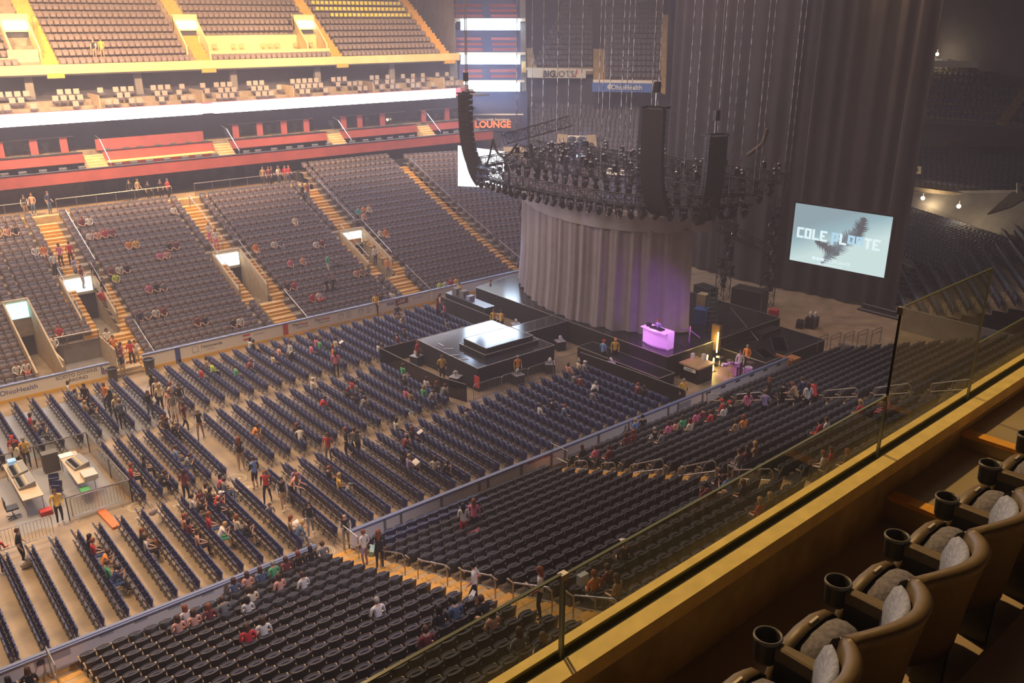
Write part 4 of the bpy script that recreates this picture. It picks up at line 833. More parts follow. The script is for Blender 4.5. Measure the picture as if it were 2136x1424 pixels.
# stage drape and valance
dp = [(43.4, 10.55), (42.2, 9.3), (41.2, 7.8), (40.4, 6.3), (39.7, 4.7), (39.2, 3.2), (38.9, 1.7), (38.8, .2), (38.9, -1.2), (39.2, -2.6), (39.75, -3.9), (40.6, -5.1), (41.7, -6.1), (42.9, -6.6)]
def curve_pts(P, n):
    P = [Vector((*p, 0)) for p in P]; out = []
    for i in range(len(P)-1):
        a, b, c, d = P[max(0, i-1)], P[i], P[i+1], P[min(len(P)-1, i+2)]
        for k in range(n):
            t = k/n; out.append(.5*((2*b)+(c-a)*t+(2*a-5*b+4*c-d)*t*t+(3*b-a-3*c+d)*t**3))
    return out+[P[-1]]
def drape(name, P, z0, z1, m, pleat, amp, th=.05, flare=0.0, levels=10, scallop=0.0, seed=1):
    rr = random.Random(seed); pts = curve_pts(P, 14); N = len(pts); vs = []; fs = []; ph = [0.0]
    for i in range(1, N): ph.append(ph[-1]+(pts[i]-pts[i-1]).length*2*PI/pleat*(1+.35*math.sin(i*.31)))
    for s in (0, 1):
        for j in range(levels+1):
            t = j/levels
            for i in range(N):
                d = (pts[min(i+1, N-1)]-pts[max(i-1, 0)]).normalized(); nn = Vector((-d.y, d.x, 0))
                a = amp*(.55+.45*(1-t))*math.sin(ph[i]+.4*math.sin(i*.13))+.04*math.sin(ph[i]*2.7)-flare*(1-t)**3
                z = z0+(z1-z0)*t+(scallop*abs(math.sin(ph[i]/3)) if j == 0 else 0); q = pts[i]+nn*(a*(-1)+s*th); vs.append((q.x, q.y, z))
    W_ = N; H = levels+1
    for s in (0, 1):
        for j in range(levels):
            for i in range(N-1):
                f = (s*W_*H+j*W_+i, s*W_*H+j*W_+i+1, s*W_*H+(j+1)*W_+i+1, s*W_*H+(j+1)*W_+i); fs.append(f if s else f[::-1])
    mb = MB(); mb.add(vs, fs, m); return mb.build(name, smooth=True)
gd = mat('grey_scrim_cloth', (.33, .285, .31), .7, noise=.08, nscale=1.5, bump=.1)
o = drape('grey_drape', dp, 1.5, 8.3, gd, 1.15, .13, flare=-.25, scallop=.12); tag(o, 'tall curved grey pleated drape hanging round the stage', 'drape')
o = drape('valance', [(x-.12, y) for x, y in dp]+[(43.4, -7.6)], 8.2, 9.15, mat('valance_cloth', (.42, .38, .41), .6), 6, .02); tag(o, 'plain grey valance band along the top of the curved drape', 'valance')
# house drape behind the stage
bd = mat('black_velour', (.047, .036, .033), .95, noise=.2, nscale=.5, bump=.1)
o = drape('black_curtain', [(60.3, 10.9), (60.0, 8), (59.7, 4), (59.9, -.7), (60.4, -3), (60.8, -6), (61.0, -9), (61.1, -11.3)], .05, 30, bd, 1.5, .16, levels=14, scallop=.15, seed=4); tag(o, 'enormous black pleated curtain dropping from the roof behind the stage', 'curtain')
# big screen
SL, SR = Vector((49.7, -9.29, 9.53)), Vector((50.4, -15.53, 9.53)); BLs, BRs = Vector((49.7, -9.34, 5.73)), Vector((50.4, -15.67, 5.76))
SR.z = SL.z; zb = (BLs.z+BRs.z)/2; BLs = Vector((SL.x, SL.y, zb)); BRs = Vector((SR.x, SR.y, zb))
e = empty('video_screen', BLs, 0, 'large hanging screen showing the words COLE PLANTE beside the stage', 'screen'); e.matrix_world = Matrix.Translation(BLs)
d_ = (SR-SL); Wd = d_.length; Ht = SL.z-zb; an = math.atan2(d_.y, d_.x); SM = Matrix.Rotation(an, 4, 'Z')
def sp(o): o.matrix_basis = SM @ o.matrix_basis; return o
# screen picture: pale blue field brightening towards the lower right
sm = bpy.data.materials.new('screen_picture'); sm.use_nodes = True; nt = sm.node_tree; b = nt.nodes['Principled BSDF']; b.inputs['Base Color'].default_value = (.02, .02, .02, 1)
tc = nt.nodes.new('ShaderNodeTexCoord'); mp = nt.nodes.new('ShaderNodeMapping'); mp.inputs['Scale'].default_value = (.75/Wd, 0, -1.1/Ht); sx_ = nt.nodes.new('ShaderNodeSeparateXYZ'); ad = nt.nodes.new('ShaderNodeMath'); ad.operation = 'ADD'
rp = nt.nodes.new('ShaderNodeValToRGB'); rp.color_ramp.elements[0].position = 0; rp.color_ramp.elements[0].color = (.36, .48, .55, 1); rp.color_ramp.elements[1].position = .62; rp.color_ramp.elements[1].color = (.80, 1, 1, 1); q = rp.color_ramp.elements.new(.25); q.color = (.42, .62, .70, 1)
ml = nt.nodes.new('ShaderNodeMath'); ml.operation = 'ADD'; ml.inputs[1].default_value = 0
nt.links.new(tc.outputs['Object'], mp.inputs[0]); nt.links.new(mp.outputs[0], sx_.inputs[0]); nt.links.new(sx_.outputs[0], ad.inputs[0]); nt.links.new(sx_.outputs[2], ad.inputs[1]); nt.links.new(ad.outputs[0], ml.inputs[0]); nt.links.new(ml.outputs[0], rp.inputs[0]); ml.inputs[1].default_value = .62
nt.links.new(rp.outputs[0], b.inputs['Emission Color']); b.inputs['Emission Strength'].default_value = .82
m = MB(); m.box((0, 0, 0), (Wd, .04, Ht), sm); sp(m.build('screen_face', e))
m = MB(); fr = mat('screen_frame', (.05, .04, .045), .4); m.box((-.14, .02, -.14), (Wd+.14, .16, 0), fr); m.box((-.14, .02, Ht), (Wd+.14, .16, Ht+.14), fr); m.box((-.14, .02, 0), (0, .16, Ht), fr); m.box((Wd, .02, 0), (Wd+.14, .16, Ht), fr); m.box((0, .05, 0), (Wd, .14, Ht), blk); sp(m.build('frame', e))
lw_ = mat('screen_white', (.1, .1, .1), .5, emit=(.80, .95, 1), es=1.05); lb = mat('screen_sky_letters', (.1, .1, .1), .5, emit=(.50, .78, 1), es=.95); fk = mat('screen_feather_grey', (.02, .02, .02), .6, emit=(.235, .265, .32), es=.8); fk2 = mat('screen_feather_dark', (.02, .02, .02), .6, emit=(.16, .15, .17), es=.8)
m = MB(); rr = random.Random(3)
def feather(mb, cx, cz, L, ang, wd, mm, n=34):
    for k in range(n):
        t = k/(n-1); u = (t-.5)*L; w = wd*math.sin(PI*min(1, t*1.05+.03))**.6; bx, bz = cx+u*math.cos(ang), cz+u*math.sin(ang)
        for s in (-1, 1):
            da = ang+s*R(62)+rr.uniform(-.12, .12); l = w*rr.uniform(.8, 1.1); ex, ez = bx+l*math.cos(da), bz+l*math.sin(da); px_, pz_ = -math.sin(da)*.05, math.cos(da)*.05
            mb.add([(bx-px_, -.006, bz-pz_), (ex, -.006, ez), (bx+px_, -.006, bz+pz_)], [(0, 1, 2), (2, 1, 0)], mm)
feather(m, Wd*.53, Ht*.42, Ht*.95, R(52), .75, fk, 40); feather(m, Wd*.70, Ht*.72, Ht*.50, R(75), .62, fk2, 30); feather(m, Wd*.40, Ht*.32, Ht*.5, R(-20), .6, fk2, 26); sp(m.build('feather_image', e))
BL = {'C': ['111', '100', '100', '100', '111'], 'O': ['111', '101', '101', '101', '111'], 'L': ['100', '100', '100', '100', '111'], 'E': ['111', '100', '110', '100', '111'], 'P': ['111', '101', '101', '111', '100', '100'], 'A': ['111', '101', '101', '111'], 'N': ['111', '101', '101', '101'], 'T': ['111', '010', '010', '010', '010']}
m = MB(); x = Wd*.05; us = Wd*.0275; uz = Ht*.036
for c in 'COLE PLANTE':
    if c == ' ': x += us*1.4; continue
    g = BL[c]; mm = lb if 4 <= 'COLE PLANTE'.index(c) and c in 'PLAN' and x > Wd*.35 and x < Wd*.68 else lw_
    for r_i, row in enumerate(g):
        for c_i, v in enumerate(row):
            if v == '1': m.box((x+c_i*us*.9, -.014, Ht*.60-(r_i+1)*uz), (x+(c_i+1)*us*.9+.002, -.004, Ht*.60-r_i*uz+.002), mm)
    x += us*3.05
sp(m.build('title_letters', e)); m = MB()
for k in range(3): m.ell((Wd*(.265+.045*k), -.01, Ht*.11), (.13, .008, .12), lw_, 10, 6)
sp(m.build('icons', e)); sp(text('lettering', '/COLEPLANTE', .30, lw_, (Wd*.50, -.012, Ht*.10), (PI/2, 0, 0), e)); sp(text('lettering', 'WWW.COLEPLANTE.COM', .14, lw_, (Wd*.44, -.012, Ht*.03), (PI/2, 0, 0), e))
m = MB()
for x in (.3, Wd-.3): m.box((x-.02, .05, Ht+.1), (x+.02, .09, 28-zb), gwall)
sp(m.build('hanging_cable', e))
# ---------- rig ----------
trm = mat('truss_black', (.035, .032, .03), .4, .4)
def truss(a, b, w, lab, name='lighting_truss', n=None):
    a, b = Vector(a), Vector(b); d = (b-a); L = d.length; d.normalize(); s = d.cross(Vector((0, 0, 1)))
    if s.length < .1: s = Vector((1, 0, 0))
    s.normalize(); u = s.cross(d).normalized(); m = MB(); h = w/2; n = n or max(2, int(L/w)); cs = [s*h+u*h, -s*h+u*h, -s*h-u*h, s*h-u*h]
    for c in cs: m.tube([c, c+d*L], .035, trm, 5)
    for i in range(n):
        for k in range(4):
            c0, c1 = cs[k], cs[(k+1) % 4]; t0, t1 = d*(L*i/n), d*(L*(i+1)/n); m.tube([c0+t0, c1+t1] if i % 2 else [c1+t0, c0+t1], .02, trm, 4, False)
            m.tube([c0+t0, c1+t0], .02, trm, 4, False)
    return tag(m.build(name, loc=a), lab, 'truss')
ring = [(45.5, 14.2), (41.0, 13.4), (38.6, 10.0), (37.9, 5.2), (38.0, 0), (38.8, -4.4), (41.2, -7.6), (45.0, -9.2)]
for k, (a, b) in enumerate(zip(ring[:-1], ring[1:])): truss((*a, 10.35), (*b, 10.35), .6, 'curved front lighting truss section over the drape, ' + ['far left tip', 'left bend under the white screen cloth', 'left front run', 'centre left run', 'centre right run behind the speaker column', 'right front bend', 'right end'][k])
for k, (a, b) in enumerate((((45.5, 14, 10.9), (47, -9, 10.9)), ((42.2, 11, 10.8), (43.0, -7, 10.8)), ((48.5, 12, 11.0), (49.5, -8.6, 11.0)))): truss(a, b, .6, 'straight dark truss crossing the rig, %s' % ['middle one', 'front one', 'rear one'][k])
truss((42, 11.25, 12.23), (45, 7.2, 13.69), .75, 'sloping black truss hanging high left of the main speaker column'); truss((46, 12.8, 11.38), (47, 2.65, 11.02), .6, 'black truss running right below the sloping one'); truss((45, -1.36, 11.94), (46, -5.45, 11.38), .6, 'red-brown truss between the two right speaker columns')
truss((54.5, -.6, 0), (54.5, -.6, 9.5), .8, 'upright dark tower truss left of the big screen'); truss((55.5, -4.0, 0), (55.5, -4.0, 8.5), .8, 'upright dark tower truss just left of the curtain foot'); truss((50, -3.15, 6.94), (51, -6.62, 5.71), .6, 'slanting truss by the tower left of the big screen')
# moving lights
def moving_head():
    e = empty('moving_head_light', (0, 0, 0), 0, 'black moving head stage light hanging in the rig over the drape', 'stage light', 'moving head lights in the stage rig')
    m = MB(); m.box((-.2, -.18, -.12), (.2, .18, .06), blk); m.tube([(-.1, 0, .05), (-.1, 0, .2)], .03, steel, 5); m.tube([(.1, 0, .05), (.1, 0, .2)], .03, steel, 5); m.build('base', e)
    m = MB(); m.box((-.24, -.05, -.55), (-.19, .05, -.1), blk); m.box((.19, -.05, -.55), (.24, .05, -.1), blk); m.box((-.24, -.05, -.14), (.24, .05, -.1), blk); m.build('yoke', e)
    m = MB(); M = Euler((R(35), 0, 0)).to_matrix(); m.lathe([(.10, -.26), (.17, -.22), (.18, .05), (.14, .2), (.08, .24)], trm, 12, (0, 0, -.5), M); hd_ = m.build('head', e)
    m = MB(); m.lathe([(.13, -.275), (.13, -.265)], mat('lens_glass', (.5, .5, .5), .08, .9), 12, (0, 0, -.5), M); m.build('lens', hd_); return e
mh = moving_head(); first = True
def put_mh(q, rz):
    global first
    if first: mh.location = q; mh.rotation_euler = (0, 0, rz); first = False
    else: dup(mh, q, rz)
for a, b in zip(ring[:-1], ring[1:]):
    L = math.dist(a, b); n = int(L/.72)
    for k in range(n):
        t = (k+.5)/n; put_mh((a[0]+(b[0]-a[0])*t, a[1]+(b[1]-a[1])*t, 9.95), rr.uniform(0, 6.28))
for a, b, z in (((45.5, 13), (47, -9), 10.45), ((42.3, 10.5), (43.0, -6.5), 10.35), ((48.5, 11), (49.5, -8), 10.5)):
    for k in range(17): t = (k+.5)/17; put_mh((a[0]+(b[0]-a[0])*t, a[1]+(b[1]-a[1])*t, z), rr.uniform(0, 6.28))
for k in range(14): put_mh((54.5-.5*(k % 2), -.6-.35*(k % 3), 1.6+.55*k), rr.uniform(0, 6.28))
for k in range(10): put_mh((55.2, -4.0-.4*(k % 2), 1.4+.7*k), rr.uniform(0, 6.28))
# rig clutter: motors and cable bundles
mo = None
for k in range(70):
    a = rr.choice([(45.5, 13.5, 47, -8.5), (42.2, 10.5, 43, -6.5), (48.5, 11.5, 49.5, -8)]); t = rr.random(); q = (a[0]+(a[2]-a[0])*t+rr.uniform(-.3, .3), a[1]+(a[3]-a[1])*t, 11.2+rr.uniform(0, .5))
    if mo is None: m = MB(); m.box((-.16, -.11, -.2), (.16, .11, .2), blk); m.lathe([(.10, .2), (.12, .24), (.05, .3)], steel, 8); m.box((-.165, -.06, -.1), (-.16, .06, .08), inkw); m.tube([(0, 0, .3), (0, 0, .6)], .03, steel, 5); mo = m.build('chain_motor', loc=q); tag(mo, 'small black chain motor with steel cap sitting on the rig', 'motor', 'chain motors on the rig')
    else: dup(mo, q, rr.uniform(0, 3))
chs = [(1078, 42), (1108, 45), (1130, 46), (1158, 40), (1180, 47), (1205, 44), (1240, 45), (1248, 41), (1262, 48), (1285, 44), (1295, 47), (1305, 43), (1345, 40), (1357, 46), (1418, 44), (1434, 47), (1460, 45), (1480, 49), (1500, 44), (1512, 44.3), (1532, 50), (1562, 47), (1573, 47.2), (1622, 50), (1632, 50.2)]
cx0 = None
chm = mat('chain_zinc', (.36, .34, .36), .35, .6)
for k, (u, x) in enumerate(chs):
    aa = R(50.664)-math.atan((u-1068)/1812*1.02); y = CAMP.y+x*math.tan(aa)
    if cx0 is None:
        m = MB(); m.tube([(0, 0, 0), (0, 0, 24)], .035, chm, 5); m.build('x'); bpy.data.objects.remove(bpy.data.objects['x']); m2 = MB(); 
        for j in range(60): m2.box((-.03, -.012, j*.4), (.03, .012, j*.4+.34), chm) if j % 2 else m2.box((-.012, -.03, j*.4), (.012, .03, j*.4+.34), chm)
        m2.tube([(0, 0, 0), (0, 0, 24)], .018, chm, 4); cx0 = m2.build('rigging_chain', loc=(x, y, 10.4)); tag(cx0, 'long thin grey hoist chain from the roof down to the stage rig', 'chain', 'hoist chains above the stage')
    else: dup(cx0, (x, y, 10.4))
# line arrays
spk = mat('speaker_black', (.040, .036, .036), .6, noise=.15, nscale=8)
def array_(top, face, n, lab, curl=1.0, w=1.35, h=.40):
    e = empty('line_array', top, 0, lab, 'speaker array'); M = Matrix.Rotation(face, 4, 'Z'); q = Vector((0, 0, 0)); tilt = 0.0; b0 = None
    me = MB(); me.add([(0, -w/2, 0), (0, w/2, 0), (.0, w/2, -h), (.0, -w/2, -h), (-.75, -w*.36, -.04), (-.75, w*.36, -.04), (-.75, w*.36, -h+.04), (-.75, -w*.36, -h+.04)], [(0, 1, 2, 3), (7, 6, 5, 4), (0, 4, 5, 1), (1, 5, 6, 2), (2, 6, 7, 3), (3, 7, 4, 0)], spk)
    me.box((-.45, -w/2-.03, -h+.05), (-.2, -w/2, -.05), trm); md = me.mesh('speaker_box')
    for k in range(n):
        o = bpy.data.objects.new('speaker_box', md); C.objects.link(o); o.parent = e; o.matrix_local = M @ Matrix.Translation(q) @ Matrix.Rotation(tilt, 4, 'Y')
        q = q+(Matrix.Rotation(tilt, 4, 'Y') @ Vector((0, 0, -h))); tilt += curl*R([0, 0, .5, 1, 1, 1.5, 2, 2, 3, 3, 4, 5, 6, 7, 8, 9, 10, 10][min(k, 17)])
    m = MB(); m.box((-.9, -w/2, .02), (.1, -w/2+.1, .14), blk); m.box((-.9, w/2-.1, .02), (.1, w/2, .14), blk); m.box((-.5, -w/2, .05), (-.35, w/2, .16), blk); m.tube([(-.4, 0, .1), (-.4, 0, 1.2)], .06, steel, 6); m.box((-.55, -.15, .9), (-.25, .15, 1.5), blk); o = m.build('rigging_frame', e); o.matrix_local = M
    m = MB(); m.tube([(-.4, 0, 1.3), (-.4, 0, 14)], .04, chm, 5); o = m.build('hoist_chain', e); o.matrix_local = M
    return e
array_((39.0, 12.6, 15.6), R(125), 17, 'tall curved black speaker column hanging left against the light ribbon'); array_((40.8, 14.9, 14.2), R(140), 15, 'narrow speaker column half hidden behind the left one')
array_((38.6, -6.49, 15.88), R(195), 18, 'tall curved black speaker column hanging in front of the drape'); array_((43, -7.9, 14.13), R(255), 14, 'curved dark speaker column at the right of the rig')
# hanging cables
def cable(pts, r, lab, m=blk): return tag(smooth(MB().tube([p for p in catm(pts)], r, m, 5).build('cable_loop')), lab, 'cable')
def catm(P, n=8):
    P = [Vector(p) for p in P]; out = []
    for i in range(len(P)-1):
        a, b, c, d = P[max(0, i-1)], P[i], P[i+1], P[min(len(P)-1, i+2)]
        for k in range(n): t = k/n; out.append(.5*((2*b)+(c-a)*t+(2*a-5*b+4*c-d)*t*t+(3*b-a-3*c+d)*t**3))
    return out+[P[-1]]
cable([(40, 13.17, 14.5), (40, 12.82, 12.24), (40, 12.26, 10.33), (40, 11.38, 10), (40, 10.6, 11.05), (40, 10.12, 12.5)], .07, 'long drooping cable beside the left speaker column'); cable([(40, 10.12, 12.5), (40, 9.67, 11.68), (40, 8.89, 11.32), (40, 8.12, 11.68), (40, 7.36, 12.43)], .09, 'thick cable swag below the sloping truss')
cable([(41, 10.14, 11.01), (41, 9.57, 10.37), (41, 9.46, 9.5), (41, 10.04, 8.59), (41, 10.26, 9.93)], .08, 'coiled cable bundle hanging left of the rig'); cable([(43, 9.41, 11.97), (43, 9.07, 10.95), (43, 8.4, 10.49), (43, 8.5, 9.41)], .16, 'thick dark cable snake bending down into the rig')
cable([(48, -7.73, 14.23), (48, -7.48, 13.31), (48, -6.88, 12.77), (48, -6.47, 12.45)], .14, 'brown cable swag right of the right speaker column', mat('brown_cable', (.14, .10, .08), .7)); cable([(43, 10.86, 8.46), (43, 10.28, 7.8), (43, 10.62, 6.7)], .07, 'short cable drop near the rig left')
# beam light
m = MB(); m.lathe([(.12, 0), (.16, .1), (.14, .35), (.06, .42)], blk, 12); m.lathe([(.13, -.02), (.13, 0)], mat('bright_cyan_lens', (.8, 1, 1), .3, emit=(.7, .95, 1), es=30), 12)
o = m.build('beam_light', loc=(46, 7.49, 11.06), rot=(0, R(90), R(140))); tag(o, 'small bright cyan-white beam light shining left through the haze', 'stage light')
sl = spot('beam', (46, 7.54, 11.05), (44, 10.9, 9.91), 16000, (.45, .85, 1), 16, .3, .1)
# ---------- things on and round the stage ----------
def box_thing(name, cat, lab, loc, sz, m, rz=0): mb = MB(); mb.obox((0, 0, sz[2]/2), (sz[0]/2, sz[1]/2, sz[2]/2), 0, m); return tag(mb.build(name, loc=loc, rot=(0, 0, rz)), lab, cat)
case_m = mat('road_case_black', (.02, .02, .022), .5)
def road_case(loc, sz, rz, lab):
    e = empty('road_case', loc, rz, lab, 'case'); m = MB(); m.obox((0, 0, sz[2]/2+.1), (sz[0]/2, sz[1]/2, sz[2]/2), 0, case_m); m.build('body', e)
    m = MB(); z = sz[2]+.1
    for sx in (-1, 1):
        for sy in (-1, 1): m.tube([(sx*sz[0]/2, sy*sz[1]/2, .1), (sx*sz[0]/2, sy*sz[1]/2, z)], .018, steel, 4)
    for sy in (-1, 1): m.tube([(-sz[0]/2, sy*sz[1]/2, z), (sz[0]/2, sy*sz[1]/2, z)], .018, steel, 4)
    m.build('edge_trim', e); m = MB()
    for sx in (-1, 1):
        for sy in (-1, 1): m.lathe([(.04, 0), (.05, .05), (.04, .1)], blk, 8, (sx*sz[0]*.38, sy*sz[1]*.38, 0))
    m.build('castors', e); return e
# booth
e = empty('booth', (38.95, -7.1, 1.5), 0, 'curved white counter glowing magenta at the stage front', 'booth')
bm = mat('booth_white', (.80, .74, .80), .45, emit=(.72, .16, .95), es=.62); m = MB(); n = 12; vs = []  # magenta light on the white panel partly put into emission
for z, o_ in ((0, .10), (.12, .02), (.95, 0), (1.05, -.12), (1.12, -.12)):
    for k in range(n+1): t = -1+2*k/n; vs.append((o_+.28*t*t, 1.02*t, z))
fs = [(j*13+k+1, j*13+k, (j+1)*13+k, (j+1)*13+k+1) for j in range(4) for k in range(12)]; m.add(vs, fs, bm)
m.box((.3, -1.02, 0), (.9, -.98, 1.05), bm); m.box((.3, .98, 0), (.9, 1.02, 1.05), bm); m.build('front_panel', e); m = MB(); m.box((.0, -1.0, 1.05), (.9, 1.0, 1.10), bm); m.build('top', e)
m = MB(); m.box((.2, -.5, 1.10), (.6, .4, 1.18), blk); m.box((.3, .5, 1.1), (.5, .8, 1.3), blk); m.build('mixer', e)
spot('booth_wash', (34.5, -5.0, 10.4), (39.0, -7.1, 2.1), 3800, (.75, .15, 1), 22, .5, .1); spot('drape_wash', (40, -12, 4), (40.5, -5.5, 3.5), 500, (.5, .15, 1), 60, .8, .3)
spot('riser_glow', (39.2, -7.2, 3.4), (37.6, -7.0, .7), 320, (.6, .1, 1), 60, .6, .1); spot('blue_wash', (44, 4, 14), (30.5, -.5, 1.5), 6500, (.35, .5, 1), 26, .6, .2); spot('blue_wash', (38, 9, 13), (41, 10.6, 1.5), 3600, (.35, .5, 1), 34, .6, .2)
for k, (y, lab) in enumerate(((10.2, 'grey monitor box at the left end of the long black table'), (9.3, 'grey monitor box, second from the left on the long black table'), (8.5, 'pale small box beside the monitors on the long black table'))): box_thing('monitor', 'monitor', lab, (36.5, y, 1.3), (.5, .55 if k < 2 else .4, .5 if k < 2 else .3), gwall if k < 2 else mat('pale_blue_box', (.35, .42, .6), .5))
e = empty('equipment_table', (36.5, 8.6, 0), 0, 'long black draped table against the far boards by the stage', 'table'); m = MB(); m.box((-.4, -2.4, 0), (.4, 2.5, 1.24), blkc); m.build('table_skirt', e); m = MB(); m.box((-.45, -2.45, 1.24), (.45, 2.55, 1.3), mat('slate_top', (.09, .10, .13), .3)); m.build('tabletop', e)
# keyboard desk, drum kit, light tubes
KD = Vector((40.56, -9.09, 0)); e = empty('keyboard_stand', (40.0, -9.9, 0), R(0), 'black keyboard desk with tan lit top and white name plate by the near boards', 'keyboard')
m = MB(); m.box((-.75, -.75, 0), (.6, .6, .95), blk); m.build('cabinet', e); m = MB(); m.box((-.85, -.8, .98), (.75, .7, 1.08), mat('tan_keyboard_top', (.62, .40, .22), .4)); m.build('tabletop', e); m = MB(); m.box((-.87, -.6, .72), (-.84, .3, .92), inkw); m.build('name_plate', e)
text('lettering', 'NORD', .16, ink, (-.875, -.15, .82), (PI/2, 0, -PI/2), e)
box_thing('drink_cup', 'cup', 'white cup standing on the keyboard desk, left one', (40.3, -9.3, 1.09), (.18, .18, .3), inkw); box_thing('towel', 'towel', 'white folded towel on the right of the keyboard desk', (40.6, -9.9, 1.09), (.2, .2, .36), inkw)
for k, (u, v, h, zb_) in enumerate(((1478, 748, 1.35, .9), (1477, 782, .7, .25), (1466, 792, .9, 0), (1444, 788, .55, .2))):
    q = (42.6-.9*(k > 0)-.5*(k > 2), -9.35-.5*(k > 1)+(1.0 if k == 3 else 0), zb_); m = MB(); m.box((-.03, -.03, 0), (.03, .03, h), mat('amber_tube_glow', (1, .8, .3), .4, emit=(1, .78, .22), es=9)); m.box((-.02, -.02, -zb_), (.02, .02, 0), blk); m.box((-.15, -.15, -zb_), (.15, .15, -zb_+.03), blk); m.build('tube_light', loc=q)
    tag(bpy.context.scene.objects[-1] if False else C.objects[-1], 'upright glowing amber light tube beside the keyboard desk, %s' % ['tallest one', 'short one under the tallest', 'one nearest the near boards', 'small one at desk foot'][k], 'light tube')
    if k in (0, 2): d = bpy.data.lights.new('tube_glow', 'POINT'); d.energy = 60; d.color = (1, .7, .25); d.shadow_soft_size = .15; l = bpy.data.objects.new('tube_glow', d); C.objects.link(l); l.location = (q[0]-.15, q[1]+.1, q[2]+h*.6)
m = MB(); m.box((-.12, -.3, 0), (.12, .3, 1.7), mat('brass_lattice', (.35, .22, .06), .4, .6)); tag(m.build('lattice_panel', loc=(42.9, -9.0, .9)), 'brass coloured lattice panel behind the tall light tube', 'panel')
dk = empty('drum_kit', (42.0, -11.2, 0), 0, 'purple lit drum kit close to the near boards', 'drum kit'); dm = mat('drum_purple_lit_shell', (.55, .25, .75), .25); dh = mat('drum_head', (.8, .75, .85), .5)  # purple of the stage light is put into the shell colour
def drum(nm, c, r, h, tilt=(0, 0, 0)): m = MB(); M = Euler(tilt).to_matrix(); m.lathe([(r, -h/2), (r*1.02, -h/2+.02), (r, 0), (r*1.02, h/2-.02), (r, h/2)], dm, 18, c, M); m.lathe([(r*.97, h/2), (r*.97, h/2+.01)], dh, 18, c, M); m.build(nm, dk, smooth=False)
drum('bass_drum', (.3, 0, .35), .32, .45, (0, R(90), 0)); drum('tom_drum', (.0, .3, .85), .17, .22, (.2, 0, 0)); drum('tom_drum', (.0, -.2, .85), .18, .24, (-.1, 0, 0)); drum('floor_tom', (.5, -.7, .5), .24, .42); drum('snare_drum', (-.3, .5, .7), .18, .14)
for c in ((-.3, .9, 1.1), (.3, -.9, 1.15), (-.5, 0, 1.2)): m = MB(); m.lathe([(.24, 0), (.05, .03), (.02, .05)], mat('cymbal_brass', (.6, .5, .3), .25, .9), 18, c); m.build('cymbal', dk); m = MB(); m.tube([(c[0], c[1], 0), c], .012, steel, 5); m.build('cymbal_stand', dk)
spot('drum_wash', (39.5, -8.5, 6), (42.0, -11.2, .6), 900, (.75, .2, 1), 28, .5, .1)
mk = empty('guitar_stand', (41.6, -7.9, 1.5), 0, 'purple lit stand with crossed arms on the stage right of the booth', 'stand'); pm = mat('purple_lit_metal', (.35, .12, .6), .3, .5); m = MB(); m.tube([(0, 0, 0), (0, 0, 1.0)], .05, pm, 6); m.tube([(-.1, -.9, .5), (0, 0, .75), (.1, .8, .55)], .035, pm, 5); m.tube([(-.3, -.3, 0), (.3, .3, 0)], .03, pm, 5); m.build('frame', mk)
spot('stand_wash', (39, -6, 7), (41.6, -7.9, 2), 600, (.6, .1, 1), 24, .5, .1)
# steps down from the stage side, ladder, cases
st = empty('stage_steps', (45.6, -9.7, 0), 0, 'open metal stage steps with pale treads down to the floor beside the orange guard', 'stairs'); m = MB()
for k in range(6): m.box((-.1+.08*k, .1+.5*k*.9, .22*(k+1)), (.9+.08*k, .36+.5*k*.9, .22*(k+1)+.05), mat('pale_tread', (.55, .50, .45), .5))
m.build('treads', st); m = MB(); m.tube([(.4, 0, .0), (.85, 2.7, 1.4)], .04, steel, 5); m.tube([(.9, 0, .9), (1.3, 2.7, 2.4)], .03, steel, 5); m.build('handrail', st)
la = empty('step_ladder', (45.09, -6.83, 1.5), R(-35), 'teal step ladder standing open behind the stage steps', 'ladder'); tm = mat('teal_fibreglass', (.08, .32, .28), .5); m = MB()
for s in (-1, 1): m.tube([(s*.38, 0, 0), (s*.22, .0, 2.6)], .035, tm, 5); m.tube([(s*.38, .9, 0), (s*.22, .0, 2.6)], .03, tm, 5)
m.build('side_rails', la); m = MB()
for k in range(7): w = .38-.16*(k+.5)/8; m.box((-w, -.05, .32*(k+1)), (w, .05, .32*(k+1)+.035), steel)
m.build('rungs', la)
q = Vector((45.06, -6.04, 1.5)); box_thing('blue_bin', 'bin', 'blue wheeled bin left of the teal ladder', (q.x, q.y, 1.5), (.9, .9, 1.0), mat('blue_plastic', (.05, .12, .38), .5), .4)
q = Vector((46.86, -4.58, 1.5)); box_thing('stacked_boards', 'stack', 'stack of pale boards behind the blue bin', (q.x+.4, q.y+.2, 1.5), (.7, .7, 1.2), tanw, .2)
q = Vector((50.98, -7.71, 0)); box_thing('red_case', 'case', 'upright red case left of the tan bare floor', (q.x, q.y, 0), (.5, .6, 1.6), mat('red_case_paint', (.5, .05, .05), .5), .3)
for k, (u, v, s_, lb) in enumerate(((1590, 720, (2.2, 1.2, 1.1), 'largest one beside the tan floor'), (1545, 700, (1.2, .9, 1.2), 'behind the stage steps'), (1620, 742, (2.6, .9, .8), 'long low one near the orange end pad'), (1590, 760, (1.4, .8, .8), 'next to the orange shirted guard'), (1500, 650, (1.6, 1.0, 1.6), 'right of the ladder'), (1560, 655, (2.4, 1.2, 1.9), 'tall one left of the tower'))):
    q = hitz = [(48.01, -9.03, 0), (48.46, -6.92, 0), (46.98, -10.96, 0), (44.84, -11.37, 0), (51.59, -2.61, 0), (52.79, -4.34, 0)][k]
    if k == 4: q = (51.6, -1.2, 0)
    road_case(q, s_, .35*k, 'black road case backstage, ' + lb)
